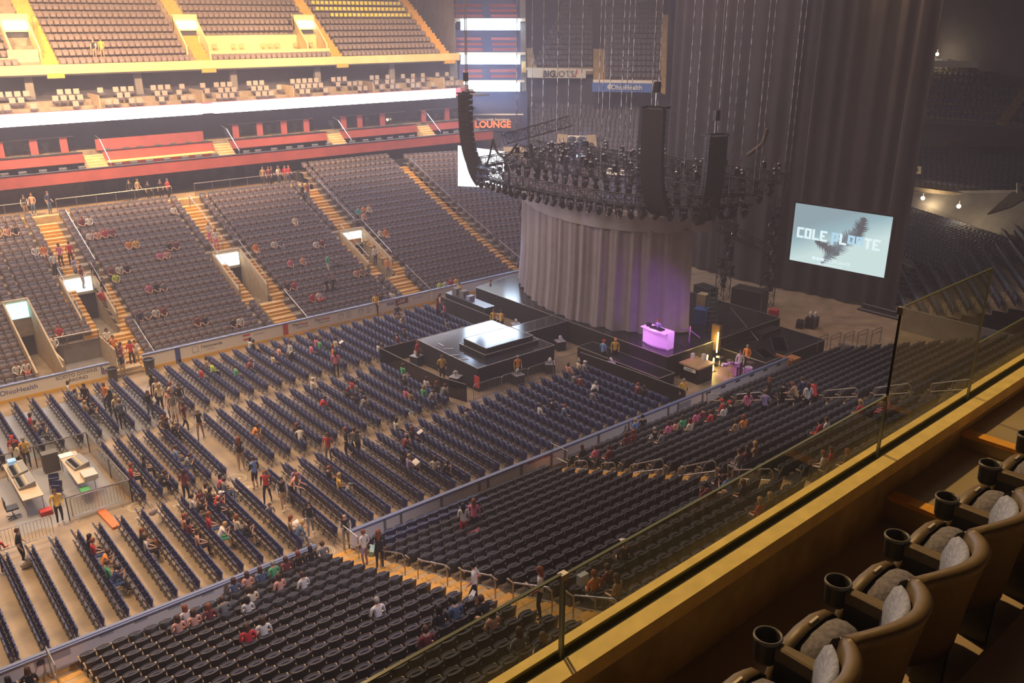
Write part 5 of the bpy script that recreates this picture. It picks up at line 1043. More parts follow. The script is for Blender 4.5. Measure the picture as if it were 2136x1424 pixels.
e = road_case((53.76, -9.08, 0), (.8, .7, .7), .2, 'black case on the bare tan floor with two white bottles on top'); e = road_case((53.22, -8.49, 0), (.9, .5, .35), .5, 'low dark case on the bare tan floor beside the one with bottles')
B0 = Vector((53.76, -9.08, 0))
for s in (-.16, .2): m = MB(); m.lathe([(.09, 0), (.10, .3), (.04, .4), (.04, .46)], inkw, 10); tag(m.build('white_bottle', loc=(B0.x+s*.7, B0.y-s*.7, .81)), 'white bottle on the black case, %s one' % ('left' if s < 0 else 'right'), 'bottle')
# pit lights and small fans along the stage fronts
ft = None
for k, (u, v) in enumerate(((1,1),)): pass
fan_pts = [(36.6, 5.4), (36.8, 3.6), (27.9, -1.5), (31.0, -3.6), (33.7, -3.5), (28.0, 2.9), (36.9, -.9), (36.6, -5.9)]
for k, (x, y) in enumerate(fan_pts):
    if ft is None:
        ft = empty('floor_fan', (x, y, .0), 0, 'small fan on a black box in the pit round the stages', 'fan', 'small pit fans'); m = MB(); m.box((-.3, -.3, 0), (.3, .3, .62), blkc); m.box((-.32, -.32, .62), (.32, .32, .65), inkg); m.build('box', ft); m = MB(); m.lathe([(.14, 0), (.16, .04), (.14, .08)], inkw, 14, (0, 0, .85), Euler((R(70), 0, .5)).to_matrix()); m.tube([(0, 0, .65), (0, 0, .85)], .02, steel, 5); m.build('fan_head', ft)
    else: dup(ft, (x, y, 0), k)
m = MB(); m.box((0, 0, .003), (4.4, 5, .008), mat('grey_floor_sheet', (.30, .30, .32), .5)); 

# ---------- folding chairs on the floor ----------
def chair_parts():
    b = MB(); n = 4; vs = []
    for z, y in ((.30, -.10), (.84, -.27)):
        for o_ in (0, .03):
            for k in range(n+1): t = -1+2*k/n; vs.append((t*.205, y-.03*(1-t*t)-o_, z+(.0 if z < .6 else -.02*t*t)))
    a = 5; fs = []
    for k in range(n): fs += [(k, k+1, 2*a+k+1, 2*a+k), (a+k+1, a+k, 3*a+k, 3*a+k+1), (2*a+k, 2*a+k+1, 3*a+k+1, 3*a+k)]
    fs += [(0, 2*a, 3*a, a), (n, a+n, 3*a+n, 2*a+n)]; b.add(vs, fs, chair_m)
    s = MB(); s.add([(-.2, -.10, .40), (.2, -.10, .40), (.2, -.05, .43), (-.2, -.05, .43), (-.2, -.04, .74), (.2, -.04, .74), (.2, .01, .73), (-.2, .01, .73)], [(3, 2, 1, 0), (4, 5, 6, 7), (0, 1, 5, 4), (1, 2, 6, 5), (2, 3, 7, 6), (3, 0, 4, 7)], chair_m)
    f = MB()
    for q in (-.215, .215): f.tube([(q, .06, 0), (q, -.26, .80)], .013, chfr_m, 4); f.tube([(q, -.26, 0), (q, -.02, .44)], .013, chfr_m, 4)
    f.tube([(-.215, -.285, .835), (.215, -.285, .835)], .011, chfr_m, 4); f.box((-.21, -.245, .10), (.21, -.225, .13), steel); f.box((-.225, -.16, .60), (-.205, .04, .62), mat('brown_arm_tip', (.10, .05, .04), .5)); f.box((-.20, -.30, .30), (.20, -.24, .33), chfr_m)
    return b, s, f
CB, CS, CF = chair_parts(); CLO = MB(); [CLO.merge(q, Matrix.Identity(4)) for q in (CB, CS, CF)]
cp = []
def block(xs, y0, y1, n=14):
    st = (y1-y0)/n
    for x in xs:
        for k in range(n): cp.append((x+.24, y0+st*(k+.5)))
block([2.0+.0]+[2.95, 3.87, 4.75, 5.6, 6.45, 7.35], -11.95, -5.1); block([8.2, 9.08, 9.93, 10.75, 11.6, 12.45], -11.95, -5.1)
block([.2, 1.1], -11.95, -5.1)
block([4.6, 5.5, 6.4, 7.3, 8.2, 9.1, 9.95, 10.75, 11.6, 12.4], 4.05, 11.1); block([2.8, 3.7], 4.05, 11.1)
block([8.75, 9.5, 10.2, 11.0, 11.75, 12.48], -4.0, 2.9)
block([14.05+.87*k for k in range(14)], -4.0, 3.0)
block([14.05+.87*k for k in range(24)], 4.3, 11.2)
block([14.05+.87*k for k in range(25)], -11.95, -5.15)
occ = {}
def chair_near(x, y):
    return min(range(len(cp)), key=lambda i: (cp[i][0]-x)**2+(cp[i][1]-y)**2)
cp.sort(key=lambda c: (Vector((*c, .5))-CAMP).length)
ch0 = None; rest = []; cnt = 0
for (x, y) in cp:
    u, v, w = screen(x, y, .5)
    if u < -60: continue
    if cnt < 300:
        cnt += 1
        if ch0 is None:
            ch0 = empty('folding_chair', (x, y, 0), -PI/2, 'blue padded folding chair in the straight rows on the concrete floor', 'chair', 'blue folding chairs on the floor'); CB.build('backrest', ch0); CS.build('seat', ch0); CF.build('frame', ch0)
        else: dup(ch0, (x, y, 0))
    else: rest.append(m4(x, y, 0, -PI/2))
o = bpy.data.objects.new('folding_chairs', tile_mesh('folding_chairs', CLO, rest)); C.objects.link(o); tag(o, 'rows of blue folding chairs filling the floor towards the stage', 'chairs', None, 'stuff')
# taped marks and letters on the floor
tape = mat('white_floor_tape', (.75, .68, .55), .6)
def ftx(s, x, y, size, rz=-PI/2): o = text('floor_lettering', s, size, tape, (x, y, .008), (0, 0, rz), None, extr=.002); return o
for k, (s, x, y) in enumerate((('A', 14.4, -12.4), ('B', 15.4, -12.4), ('C', 16.3, -12.4), ('D', 17.2, -12.4), ('M', 2.9, -12.35), ('M', 3.9, -12.4), ('K', 4.9, -12.45), ('J', 5.7, -12.4), ('H', 6.6, -12.45), ('G', 7.5, -12.45), ('F', 8.3, -12.45), ('E', 9.2, -12.45), ('D', 10.0, -12.45), ('G', 7.3, -4.6), ('F', 8.3, -4.55), ('E', 9.2, -4.6), ('D', 10.0, -4.6), ('B', 11.8, -4.6), ('N', 14.5, 3.5), ('M', 15.4, 3.5), ('L', 16.3, 3.5), ('K', 17.2, 3.5), ('J', 18.0, 3.5), ('H', 19.0, 3.5), ('G', 20.0, 3.5), ('M', 15.5, -4.6), ('L', 16.4, -4.6), ('K', 17.3, -4.6), ('J', 18.1, -4.6), ('F', 20.8, -4.6), ('E', 21.7, -4.6), ('C', 9.0, 3.5), ('B', 10.0, 3.5), ('A', 10.9, 3.5), ('Z', 11.8, 3.5))):
    tag(ftx(s, x, y, .36), 'pale letter %s taped on the floor at %s' % (s, 'the chair row end x %.0f' % x if False else ('the foot of the near dasher boards' if y < -12 else 'the cross aisle between chair blocks')), 'floor mark', 'taped row letters')
for k, (s, x, y, lb) in enumerate((('10', 8.7, -3.6, 'by the corner of the sound enclosure'), ('7', 13.1, -4.0, 'at the aisle crossing, farther one'), ('8', 13.2, -5.1, 'at the aisle crossing, nearer one'), ('9', 13.4, -12.2, 'in front of the usher gate'), ('4', 13.2, 3.4, 'under the walking usher'), ('5', 24.0, 3.6, 'near the dark barrier'))):
    e = empty('floor_circle_mark', (x, y, .006), 0, 'pale chalk circle with a section number %s' % lb, 'floor mark'); m = MB(); m.tube([(.48*math.cos(t), .48*math.sin(t), 0) for t in np.linspace(0, 2*PI, 25)], .022, tape, 4); m.tube([(.40*math.cos(t), .40*math.sin(t), 0) for t in np.linspace(0, 2*PI, 25)], .012, tape, 4); m.build('ring', e); text('numeral', s, .5, tape, (0, 0, .003), (0, 0, -PI/2), e, extr=.002)
m = MB(); rr2 = random.Random(5)
for x0, y0, x1, y1 in ((3.2, 4.4, 12.8, 10.9), (4.0, -2.8, 8.3, 3.2)):
    m.box((x0, y0, .001), (x1, y1, .004), mat('grey_floor_sheet', (.30, .31, .34), .35, noise=.2, nscale=1.5))
tag(m.build('floor_sheet'), 'grey protective sheeting laid over the left part of the floor', 'floor covering')
# ---------- sound desks enclosure ----------
fence(3.1, -3.9, 5.1, -3.95, 'steel bar barricade at the left end of the sound enclosure'); fence(6.1, -2.95, 8.3, -2.95, 'steel bar barricade behind the seated sound desk, right of the guard'); fence(1.2, -3.8, 3.05, -3.85, 'steel bar barricade cut by the left picture edge')
barrier('clear_barrier', [(3.2, 3.3), (6.0, 3.35), (8.45, 3.4), (8.5, -.1), (8.6, -3.0), (5.95, -2.9)], 1.15, 'clear panelled barrier round the sound desks', glassb, 2.4)
def desk(name, loc, sx, sy, lab):
    e = empty(name, loc, 0, lab, 'desk'); m = MB(); m.box((-sx/2, -sy/2, .84), (sx/2, sy/2, .88), mat('pale_table_wood', (.62, .48, .33), .5)); m.build('tabletop', e)
    for a in (-1, 1):
        for b in (-1, 1): m = MB(); m.tube([(a*(sx/2-.08), b*(sy/2-.08), 0), (a*(sx/2-.08), b*(sy/2-.08), .84)], .02, steel, 5); m.build('leg', e)
    return e
desk('folding_table', (4.95, .7, 0), .85, 4.3, 'long pale table carrying the sound mixing consoles by the left edge')
desk('folding_table', (7.2, .4, 0), .8, 3.6, 'pale table with papers and gear inside the clear barrier')
def console(loc, lab, rz=0):
    e = empty('mixing_console', loc, rz, lab, 'mixing console'); m = MB(); m.add([(-.35, -.6, 0), (.35, -.6, 0), (.35, .6, 0), (-.35, .6, 0), (-.35, -.6, .10), (.35, -.6, .26), (.35, .6, .26), (-.35, .6, .10)], [(3, 2, 1, 0), (4, 5, 6, 7), (0, 1, 5, 4), (1, 2, 6, 5), (2, 3, 7, 6), (3, 0, 4, 7)], mat('console_grey', (.30, .29, .28), .5)); m.build('body', e)
    m = MB()
    for k in range(16): m.box((-.28, -.54+k*.07, .125), (-.05, -.53+k*.07, .175), blk); m.box((.02, -.54+k*.07, .19), (.05, -.51+k*.07, .225), mat('orange_lamp', (1, .5, .1), .5, emit=(1, .45, .08), es=.9))
    m.build('faders', e); return e
console((4.95, 1.6, .88), 'grey mixing console with orange faders, far one on the long table'); console((4.95, .2, .88), 'grey mixing console with orange faders, near one on the long table'); console((7.3, .6, .88), 'black-lidded console on the table inside the clear barrier', .1)
box_thing('laptop', 'laptop', 'pale open laptop at the far end of the mixing table', (4.9, 2.55, .88), (.35, .4, .25), mat('screen_blue_glow', (.3, .5, .7), .4, emit=(.3, .55, .8), es=.5)); box_thing('paper_tray', 'papers', 'white sheets and yellow card on the second table', (7.1, 1.95, .88), (.6, .5, .03), inkw); box_thing('gear_crate', 'crate', 'open white crate of gear at the near end of the second table', (7.4, -1.0, .88), (.6, .8, .22), mat('off_white_crate', (.6, .55, .48), .5)); box_thing('green_folder', 'folder', 'green folder at the near end of the second table', (7.0, -1.6, .6), (.4, .5, .05), mat('green_card', (.08, .4, .15), .6))
box_thing('dark_rack', 'rack', 'upright dark equipment rack against the clear barrier', (6.5, 2.6, 0), (.7, .5, 1.0), mat('rack_brown', (.14, .12, .10), .6)); box_thing('red_bag', 'bag', 'red bag on the floor under the mixing table', (5.3, -1.6, 0), (.5, .4, .22), mat('red_cloth', (.6, .05, .05), .7))
fc = dup(ch0, (6.1, .2, 0), PI*.9, label='spare blue folding chair between the two sound desks', group='chairs at the sound desks'); fc2 = dup(ch0, (6.0, -.6, 0), PI*.8, label='second spare folding chair behind the guard with the paper', group='chairs at the sound desks')
e = empty('office_chair', (4.1, -1.0, 0), 0, 'black swivel office chair at the left picture edge', 'chair'); m = MB(); m.box((-.25, -.25, .45), (.25, .25, .52), blk); m.build('seat', e); m = MB(); m.box((-.27, -.22, .6), (-.22, .22, 1.0), blk); m.build('backrest', e); m = MB(); [m.tube([(0, 0, .08), (.3*math.cos(a), .3*math.sin(a), .05)], .02, blk, 5) for a in np.arange(0, 6.2, 1.257)]; m.tube([(0, 0, .05), (0, 0, .45)], .025, steel, 6); m.build('base', e)
m = MB(); m.obox((0, 0, .06), (.17, .95, .05), 0, mat('orange_ramp_paint', (.85, .22, .06), .5)); tag(m.build('cable_ramp', loc=(7.3, -3.9, 0), rot=(0, 0, R(4))), 'flat bright orange board lying on the floor by the sound enclosure', 'board')
def bagm(loc, c, lab, s=1.0, nm='bag', rz=.3):
    m = MB(); m.ell((0, 0, .15*s), (.22*s, .13*s, .17*s), mat('bag_'+nm+lab[:6].strip().replace(' ', '_'), c, .8), 10, 7); m.tube([(-.1*s, 0, .28*s), (0, 0, .42*s), (.1*s, 0, .28*s)], .012, blk, 4); return tag(m.build(nm, loc=loc, rot=(0, 0, rz)), lab, 'bag')
bagm((3.71, -5.5, 0), (.7, .66, .62), 'crumpled pale bag on the floor between two left chair rows', 1.2, 'handbag'); bagm((8.75, -5.6, .5), (.45, .35, .3), 'tan handbag on a chair by the cross aisle', 1, 'handbag'); bagm((8.24, -7.38, 0), (.45, .18, .08), 'brown leather handbag standing in front of a chair row', 1.3, 'handbag')
m = MB(); m.box((-.5, -.35, 0), (.5, .35, .04), mat('pale_blue_cloth', (.55, .7, .9), .8)); tag(m.build('blanket', loc=(24.02, -2.76, 0)), 'pale blue cloth spread on the floor at the chair row end', 'blanket')
for k in range(5): m = MB(); m.tube([(0, 0, 0), (.55, -.1, 0)], .015, tape, 4); tag(m.build('tape_strip', loc=(26.2+.13*k, 2.2-.1*k, .02)), 'thin pale tape strip in the cluster near the dark barrier', 'tape', 'tape strips by the barrier')

PEOPLE = [
(9.34,10.85,0.00,'Fs wsdLb','in white top with long brown hair seated by the white boards, left floor block'),
(9.34,9.34,0.00,'Fs gskLb','in grey top seated next to the white-topped person by the boards'),
(9.34,7.32,0.00,'Fs tskLy','in tan top with blond hair bent over, two seats down from the white top'),
(9.34,6.82,0.00,'Fl ksgLb','in black top and grey trousers leaning back with legs stretched out'),
(9.77,8.68,0.00,'ft kkkLk','standing in black between floor rows beside an orange shirt'),
(10.64,8.06,0.00,'ft osdLr','standing in orange shirt among the group near the dasher boards'),
(10.64,6.92,0.00,'ft kskLk','standing in black with long dark hair in the left floor group'),
(10.64,5.91,0.00,'ft cskLy','standing blonde in cream top facing the denim shirt'),
(10.64,5.12,0.00,'ft ddkSb','standing in blue denim shirt seen from behind'),
(6.64,7.32,0.00,'Fs rsdLb','in red top seated in a far left floor row'),
(6.64,6.32,0.00,'Fs tsdLb','with long brown hair seated beside the red top, far left row'),
(6.64,5.81,0.00,'Fl nsgLb','in navy top and grey jeans seated at the near end of the trio'),
(5.28,4.04,0.00,'ft rskCr','standing in red cap and red top left of the yellow staff shirt'),
(5.20,3.18,0.00,'ft cskLb','standing woman with brown hair just below the red cap'),
(5.64,3.41,0.00,'ft yskSg','standing in yellow staff shirt and black trousers seen from behind by the clear barrier'),
(5.59,-2.88,0.00,'ft yykSb','standing guard in yellow and black shirt holding white paper by the barricades'),
(13.09,7.63,0.00,'ft kskLk','standing dark haired woman at the back of the aisle crowd, left'),
(13.09,6.75,0.00,'ft wskLb','standing in white top at the back of the aisle crowd'),
(13.00,6.15,0.00,'ft cskLy','standing blonde in cream in the aisle crowd'),
(13.09,4.70,0.00,'ft qsdLr','standing in coral pink top and light jeans in the aisle crowd'),
(12.19,5.43,0.00,'ft kkdLb','standing in black top and jeans with a white bag in the aisle crowd'),
(13.51,5.72,0.00,'ft cskLr','standing with orange-blond hair at the right of the aisle crowd'),
(13.84,5.36,0.00,'ft kkgSk','standing in black jacket and grey trousers at the right of the aisle crowd'),
(13.09,4.19,0.00,'ft gswLb','walking in dark top and white shorts in the aisle crowd'),
(13.12,2.70,0.00,'fw mskLb','walking in maroon checked top and black leggings in the floor aisle'),
(13.43,1.34,0.00,'fw kwtSgw','walking usher in black vest, white sleeves and khaki trousers in the floor aisle'),
(11.99,2.65,0.00,'Fs tskLr','with orange hair seated at a row end by the walking usher'),
(11.99,2.16,0.00,'Fs kskLb','in dark top seated beside the orange haired person'),
(11.99,1.67,0.00,'Fl kskLy','blonde in black top leaning back at a middle floor row end'),
(9.74,-1.29,0.00,'Fs kskLk','in black seated with hand raised, row right of the clear barrier'),
(8.99,-1.78,0.00,'Fs rskLr','with auburn hair seated in the row right of the clear barrier'),
(9.74,-3.26,0.00,'Fl kskLb','in black with brown hair slouched in the row right of the clear barrier'),
(11.24,-1.29,0.00,'Fs bsdSb','in blue top seated in a middle left floor row'),
(11.24,-2.27,0.00,'Fl gsdSb','in grey top leaning forward beside the blue top'),
(10.51,-4.63,0.00,'ft mskLb','standing in dark maroon top holding a red item between floor rows'),
(10.62,-6.31,0.00,'ft mstLb','standing child in checked maroon top bending between floor rows'),
(13.69,-3.29,0.00,'ft kwtLrw','standing usher in black vest with long ginger hair seen from behind'),
(13.45,-5.50,0.00,'ft bkkSbk','standing in blue shirt, black jacket and khaki shorts in the centre aisle'),
(13.35,-7.02,0.00,'fw rkkLrk','walking in black jacket over red top beside the usher in the centre aisle'),
(13.65,-8.00,0.00,'fw kwtSkw','walking usher in black vest with white sleeves and khaki trousers, centre of the floor'),
(14.74,-7.26,0.00,'fb vsdSb','leaning in lilac top over the chairs behind the coral sweater'),
(14.17,-7.76,0.00,'fb qqkLr','bending over a chair row in coral sweater'),
(13.61,-10.73,0.00,'fw kkgHk','walking in grey hood and black jacket with grey jeans carrying white paper'),
(14.30,-12.56,0.00,'ft kwgBgw','standing bald usher in black vest at the gap in the near boards'),
(11.84,-5.34,0.00,'Fs pskLk','in bright pink top with black hair seated in a near middle row'),
(11.84,-5.83,0.00,'Fs gsdSb','in grey top seated behind the bright pink top'),
(10.99,-6.81,0.00,'Fl rsdCw','in red shirt and white cap leaning back in jeans'),
(10.99,-7.30,0.00,'Fs kskSb','in dark top seated beside the red shirt and white cap'),
(10.99,-6.32,0.00,'Fs kskLk','in black seated left of the red shirt'),
(10.99,-5.83,0.00,'Fs cskLb','standing-height sitter in cream in the row behind the red shirt'),
(10.17,-6.32,0.00,'Fs wskSk','in white shirt with dark vest seated in the near left block'),
(10.17,-6.81,0.00,'Fl kstLb','in black top with tan skirt seated right of the white shirt'),
(12.69,-8.77,0.00,'Fs gstSb','child in grey top and tan trousers seated near the walking usher'),
(12.69,-10.73,0.00,'Fs tsdLr','with auburn hair seated low by the near boards'),
(12.69,-11.22,0.00,'Fl dsgLy','blonde in denim top and grey trousers at the last seat by the near boards'),
(10.99,-9.26,0.00,'Fs cskLr','with ginger hair seated two rows above the denim top'),
(10.99,-9.75,0.00,'Fl kskLk','in black top with bare legs seated in the near block'),
(10.17,-8.28,0.00,'Fs rsdLr','with red hair seated above the blonde with green skirt'),
(10.17,-9.26,0.00,'Fl wseLy','blonde with bright green skirt and red boots in the near block'),
(9.32,-9.26,0.00,'Fs qskLb','in peach top hunched with hands to face in the near block'),
(9.32,-8.28,0.00,'Fs mskLk','in dark maroon top seated left of the hunched peach top'),
(9.32,-7.79,0.00,'Fs qskLr','with ginger hair and bare arms seated in the near block'),
(7.59,-7.79,0.00,'Fs kskLr','with red hair in dark top seated beside the patterned top'),
(7.59,-8.28,0.00,'Fs wskLb','in patterned pale top with brown hair seated above the brown handbag'),
(5.84,-6.81,0.00,'Fs kskLk','in black top with dark hair seated at the top of the left trio'),
(5.84,-7.30,0.00,'Fs rsdSr','in red knit hat and maroon top seated in the left trio'),
(5.84,-8.28,0.00,'Fl ostLb','with tan trousers crossed, lowest of the left trio'),
(5.84,-9.26,0.00,'Fs esdSb','in pale green top with hands together in the left block'),
(5.84,-9.75,0.00,'Fl nsdSk','in navy and white sports top and jeans leaning forward, left block'),
(3.64,-5.34,0.00,'ft kskSb','standing in black shirt and checked trousers by the left picture edge'),
(2.77,-5.34,0.00,'fb rrdSb','in red jacket bending over a chair at the left picture edge'),
(16.90,-2.75,0.00,'Fs kskLr','with ginger hair in dark top seated beside the white-backed person'),
(16.90,-3.25,0.00,'Fl wwkLk','in white jacket seen from behind at a middle row end'),
(15.16,-1.25,0.00,'Fl ossLb','in orange top lying across chairs in the middle block'),
(18.22,-5.62,0.00,'ft kskLr','standing with bright red hair in the cluster by the third block'),
(17.35,-5.35,0.00,'ft rsgLb','standing in red top left in the cluster by the third block'),
(18.55,-5.88,0.00,'ft ggkSb','standing tall in grey at the right of the cluster by the third block'),
(18.82,-5.64,0.00,'fb wwkSk','bending in white hooded top in the cluster by the third block'),
(16.03,-7.82,0.00,'Fs kskSr','in red cap and black top seated in the third block'),
(16.03,-8.79,0.00,'Fs yskLy','blonde in yellow top seated in the third block'),
(16.03,-9.28,0.00,'Fl ggdCg','child in grey knit hat seated in the third block'),
(19.51,-8.79,0.00,'Fs kskLk','in black seated in a row with a blonde, third block'),
(19.51,-9.28,0.00,'Fs vskLy','blonde in lilac top seated with a white bag on her lap, third block'),
(20.38,-10.25,0.00,'Fs wskLb','in pale top with long hair seated facing away, third block'),
(20.38,-10.74,0.00,'Fl kskLb','in black with long brown hair seated at a row end, third block'),
(21.25,8.49,0.00,'Fs qsdSb','in coral top seated in a far middle row'),
(20.38,7.50,0.00,'Fs cskLb','in cream top leaning at the row below the coral top'),
(20.38,10.95,0.00,'Fs wskLk','in white top with dark hair seated right at the far boards'),
(20.38,10.46,0.00,'Fs kskSk','in dark jacket seated beside the white top at the far boards'),
(16.90,8.49,0.00,'Fs NNkSb','in neon yellow jacket seated in the far middle block'),
(16.90,9.47,0.00,'Fs tskLb','with brown hair seated behind the neon yellow jacket'),
(16.03,8.00,0.00,'Fs rsdSb','in red-pink top seated left of the neon yellow jacket'),
(18.64,7.50,0.00,'Fl msdLr','in maroon and pink top leaning in the far middle block'),
(17.77,7.01,0.00,'Fs esdSb','in olive top seated left of the maroon and pink top'),
(21.70,7.72,0.00,'ft wwkSb','standing in white shirt against the far boards below the red logos'),
(23.86,8.49,0.00,'Fs pskLb','in pink top seated at the far boards right of the white shirt'),
(23.86,8.00,0.00,'Fs eedSb','in mint green hoodie seated at the far boards'),
(24.73,7.50,0.00,'Fs csdLb','in cream top reading a card near the far boards'),
(22.99,7.50,0.00,'Fs pskSb','in pale pink top seated behind the standing orange shirt'),
(23.44,5.39,0.00,'ft osdLr','standing in bright orange shirt in the far middle block'),
(22.98,4.18,0.00,'ft pskLb','standing in pink top and black trousers seen from behind'),
(20.38,2.25,0.00,'Fs wwdCw','in white cap and white shirt seated alone at a row end'),
(19.51,-0.25,0.00,'Fl rrdSb','in bright red top hunched alone in the middle block'),
(22.12,0.75,0.00,'Fs rskLb','in crimson top seated in the middle right block'),
(22.12,0.25,0.00,'Fs gskLb','in grey top seated beside the crimson top'),
(21.25,-0.25,0.00,'Fs kskLr','with auburn hair in dark top, row below the crimson top'),
(21.25,-1.25,0.00,'Fs kskLb','with dark hair leaning beside the auburn hair'),
(21.25,-1.75,0.00,'Fl gsdLb','in pale grey sweater leaning forward at a row end'),
(25.60,0.75,0.00,'Fs eswLb','in pale green top with brown hair at the mesh barrier row'),
(24.73,-0.75,0.00,'Fs kskLy','blonde in dark top one row below the pale green top'),
(25.60,-1.75,0.00,'Fs wskLb','in black and white checked shirt seated by the mesh barrier'),
(23.86,-2.25,0.00,'Fs pskLb','in hot pink top seated in the cluster by the mesh barrier'),
(23.86,-2.75,0.00,'Fs tskLb','with brown jacket seated left in the cluster by the mesh barrier'),
(24.73,-2.75,0.00,'Fs eskLy','blonde in olive top seated in the cluster by the mesh barrier'),
(24.73,-3.25,0.00,'Fl gsdSb','in light grey top leaning in the cluster by the mesh barrier'),
(25.60,-2.75,0.00,'Fs kskLr','with red-brown hair at the right of the cluster'),
(25.60,-3.25,0.00,'Fl ggkSb','in grey long sleeves at the far right end of the cluster'),
(21.25,-5.39,0.00,'Fs wskLk','in white top with black ponytail seated at the aisle'),
(21.25,-6.85,0.00,'Fs kskLrs','with long red hair, white tee and turquoise lanyard holding paper'),
(20.38,-7.34,0.00,'Fl mskLb','in brown top leaning at the row end below the white top'),
(24.73,-6.85,0.00,'Fs gggSb','faint grey figure sitting alone in the right chair block'),
(28.21,-8.79,0.00,'Fs wwkSb','in white top, left of the trio in the right chair block'),
(29.08,-8.79,0.00,'Fs kkkSb','in dark green-black jacket, middle of the trio in the right chair block'),
(29.08,-9.76,0.00,'Fs dskSr','with red hair, right of the trio in the right chair block'),
(34.30,-5.39,0.00,'Fs cskSg','with grey hair in cream top, top row of the right block group'),
(33.43,-5.39,0.00,'Fs qskLb','in peach top beside the cream top, right block group'),
(34.30,-5.88,0.00,'Fs gskCw','in grey top and white cap, right side of the right block group'),
(32.56,-6.85,0.00,'Fs gskSb','in grey top seated below in the right block group'),
(32.56,-7.34,0.00,'Fs mskSb','in maroon top in the right block group'),
(32.56,-8.31,0.00,'Fl wwkSg','in pale grey jacket leaning in the right block group'),
(31.69,-9.28,0.00,'Fs gskSk','in dark grey seated below the pale grey jacket'),
(34.30,-10.25,0.00,'Fs mskSr','in dark red top seated far right in the right block'),
(34.30,-10.74,0.00,'Fs kskLb','in black beside the dark red top, far right'),
(37.16,-4.68,0.00,'ft bskCr','standing in red cap and light blue shirt in the stage pit'),
(37.87,-5.03,0.00,'ft yykCo','standing guard in yellow shirt and cap in the pit beside the light blue shirt'),
(31.21,-3.34,0.00,'ft oykSg','standing guard in orange-yellow shirt at the square stage corner'),
(36.17,-12.06,0.00,'ft ykkSg','standing guard in yellow and black shirt holding paper by the near boards'),
(27.62,-0.48,0.00,'ft ykkSb','standing guard in yellow and black shirt left of the square stage'),
(35.58,4.54,0.00,'ft yykLb','standing guard with long hair in yellow top behind the square stage'),
(35.77,3.98,0.00,'fb yykSb','bending guard in yellow top seen from behind, behind the square stage'),
(37.77,11.62,0.00,'ft yykSb','standing guard in orange-yellow shirt behind the black table'),
(39.87,10.40,0.00,'ft yykSb','standing guard in yellow shirt beside the left stage wing'),
(34.73,9.92,0.00,'ft qsdLb','standing in pink top filming by the front barrier'),
(33.93,8.17,0.00,'ft psdLb','standing in pale pink top behind the filming person'),
(33.88,8.97,0.00,'ft mskLb','standing in dark pink top left of the filming person'),
(32.56,6.02,0.00,'Fs gskLb','in grey top seated behind the front barrier'),
(32.56,4.55,0.00,'Fs kskLb','in black seated near the front barrier holding something pale'),
(29.08,6.02,0.00,'Fs kskLr','in black with auburn hair in a far right row of the upper floor block'),
(28.21,5.53,0.00,'Fs mskSb','in maroon top in a far right row of the upper floor block'),
(28.01,2.76,0.00,'ft rskSr','standing in red behind the square stage corner wall'),
(31.69,10.95,0.00,'Fs kskSk','in black and white patterned top at the far boards by the guard'),
(30.82,9.47,0.00,'Fs tskLb','with brown hair seated by the far boards right of the guard'),
(30.82,8.98,0.00,'Fl wskLy','blonde in white top leaning forward right of the guard'),
(26.47,5.04,0.00,'Fs wsdLb','in white top seated two rows behind the dark panel'),
(26.47,4.55,0.00,'Fs mskLb','in maroon top seated beside the white top near the dark panel'),
(31.08,12.94,0.00,'ft yykCm','standing guard in yellow shirt and dark cap against the far boards'),
(43.55,-10.96,0.00,'ft ookSg','standing guard in orange shirt at the foot of the stage steps'),
(39.51,-7.08,1.50,'St vvkLr','performer with magenta lit face standing behind the glowing booth'),
(42.11,-11.49,0.00,'ft wwkSb','standing in pale top beside the orange guard, mostly hidden'),
(11.15,28.50,5.80,'Bs kskSb','in black seated high in the far left section'),
(10.61,28.50,5.80,'Bs qskLb','in peach top seated beside the black top, far left section'),
(10.07,28.50,5.80,'Bs yskLb','in pale yellow top at the left picture edge, far stand'),
(11.69,25.89,4.73,'Bs wwdSb','in white shirt, left of a pair in the far left section'),
(12.23,25.89,4.73,'Bs oosSr','in orange top, right of a pair in the far left section'),
(12.63,31.70,6.90,'Ct kwtSkw','standing usher in black vest on the concourse at the top of the left aisle'),
(13.19,31.85,6.90,'Ct qsdSr','standing in coral top beside the concourse usher'),
(15.56,28.50,5.80,'Bs mskSr','in maroon top seated in the top row of the left middle section'),
(16.08,28.50,5.80,'Bs wwkSk','in white shirt seated in the top row of the left middle section'),
(15.56,26.76,5.08,'Bs wskLb','in white top seated at the left of a third-row group'),
(16.08,26.76,5.08,'Bs qskLb','in peach top second in the third-row group'),
(16.60,26.76,5.08,'Bs rskSr','in red top third in the group, left middle section'),
(17.12,26.76,5.08,'Bs mskSb','in maroon top with white paper at the right of the group'),
(13.65,24.75,4.38,'bt rrkSb','standing big man in red number jersey seen from behind on the far aisle'),
(12.99,24.75,4.38,'bt pskLb','standing in pink top left of the red jersey'),
(12.32,23.88,4.04,'bt wskLb','standing in white top on the left aisle below the red jersey'),
(13.41,23.01,3.70,'bt vsdLb','standing in violet top on the far aisle above the tunnel sign'),
(13.57,22.14,3.36,'bt mswLb','standing in checked maroon top with white paper above the tunnel sign'),
(14.46,22.14,3.36,'bt kkkSk','standing in black on the far section above the tunnel, left'),
(14.38,20.40,2.70,'bt kskSb','standing in black with a red bag beside the tunnel sign'),
(15.56,22.41,3.36,'Bs mskSb','in maroon top seated behind the neon vest person'),
(15.56,21.54,3.03,'Bs NskSk','in dark top with neon yellow cloth seated right of the tunnel sign'),
(16.08,22.41,3.36,'Bs wskLb','in white top seated right of the neon cloth'),
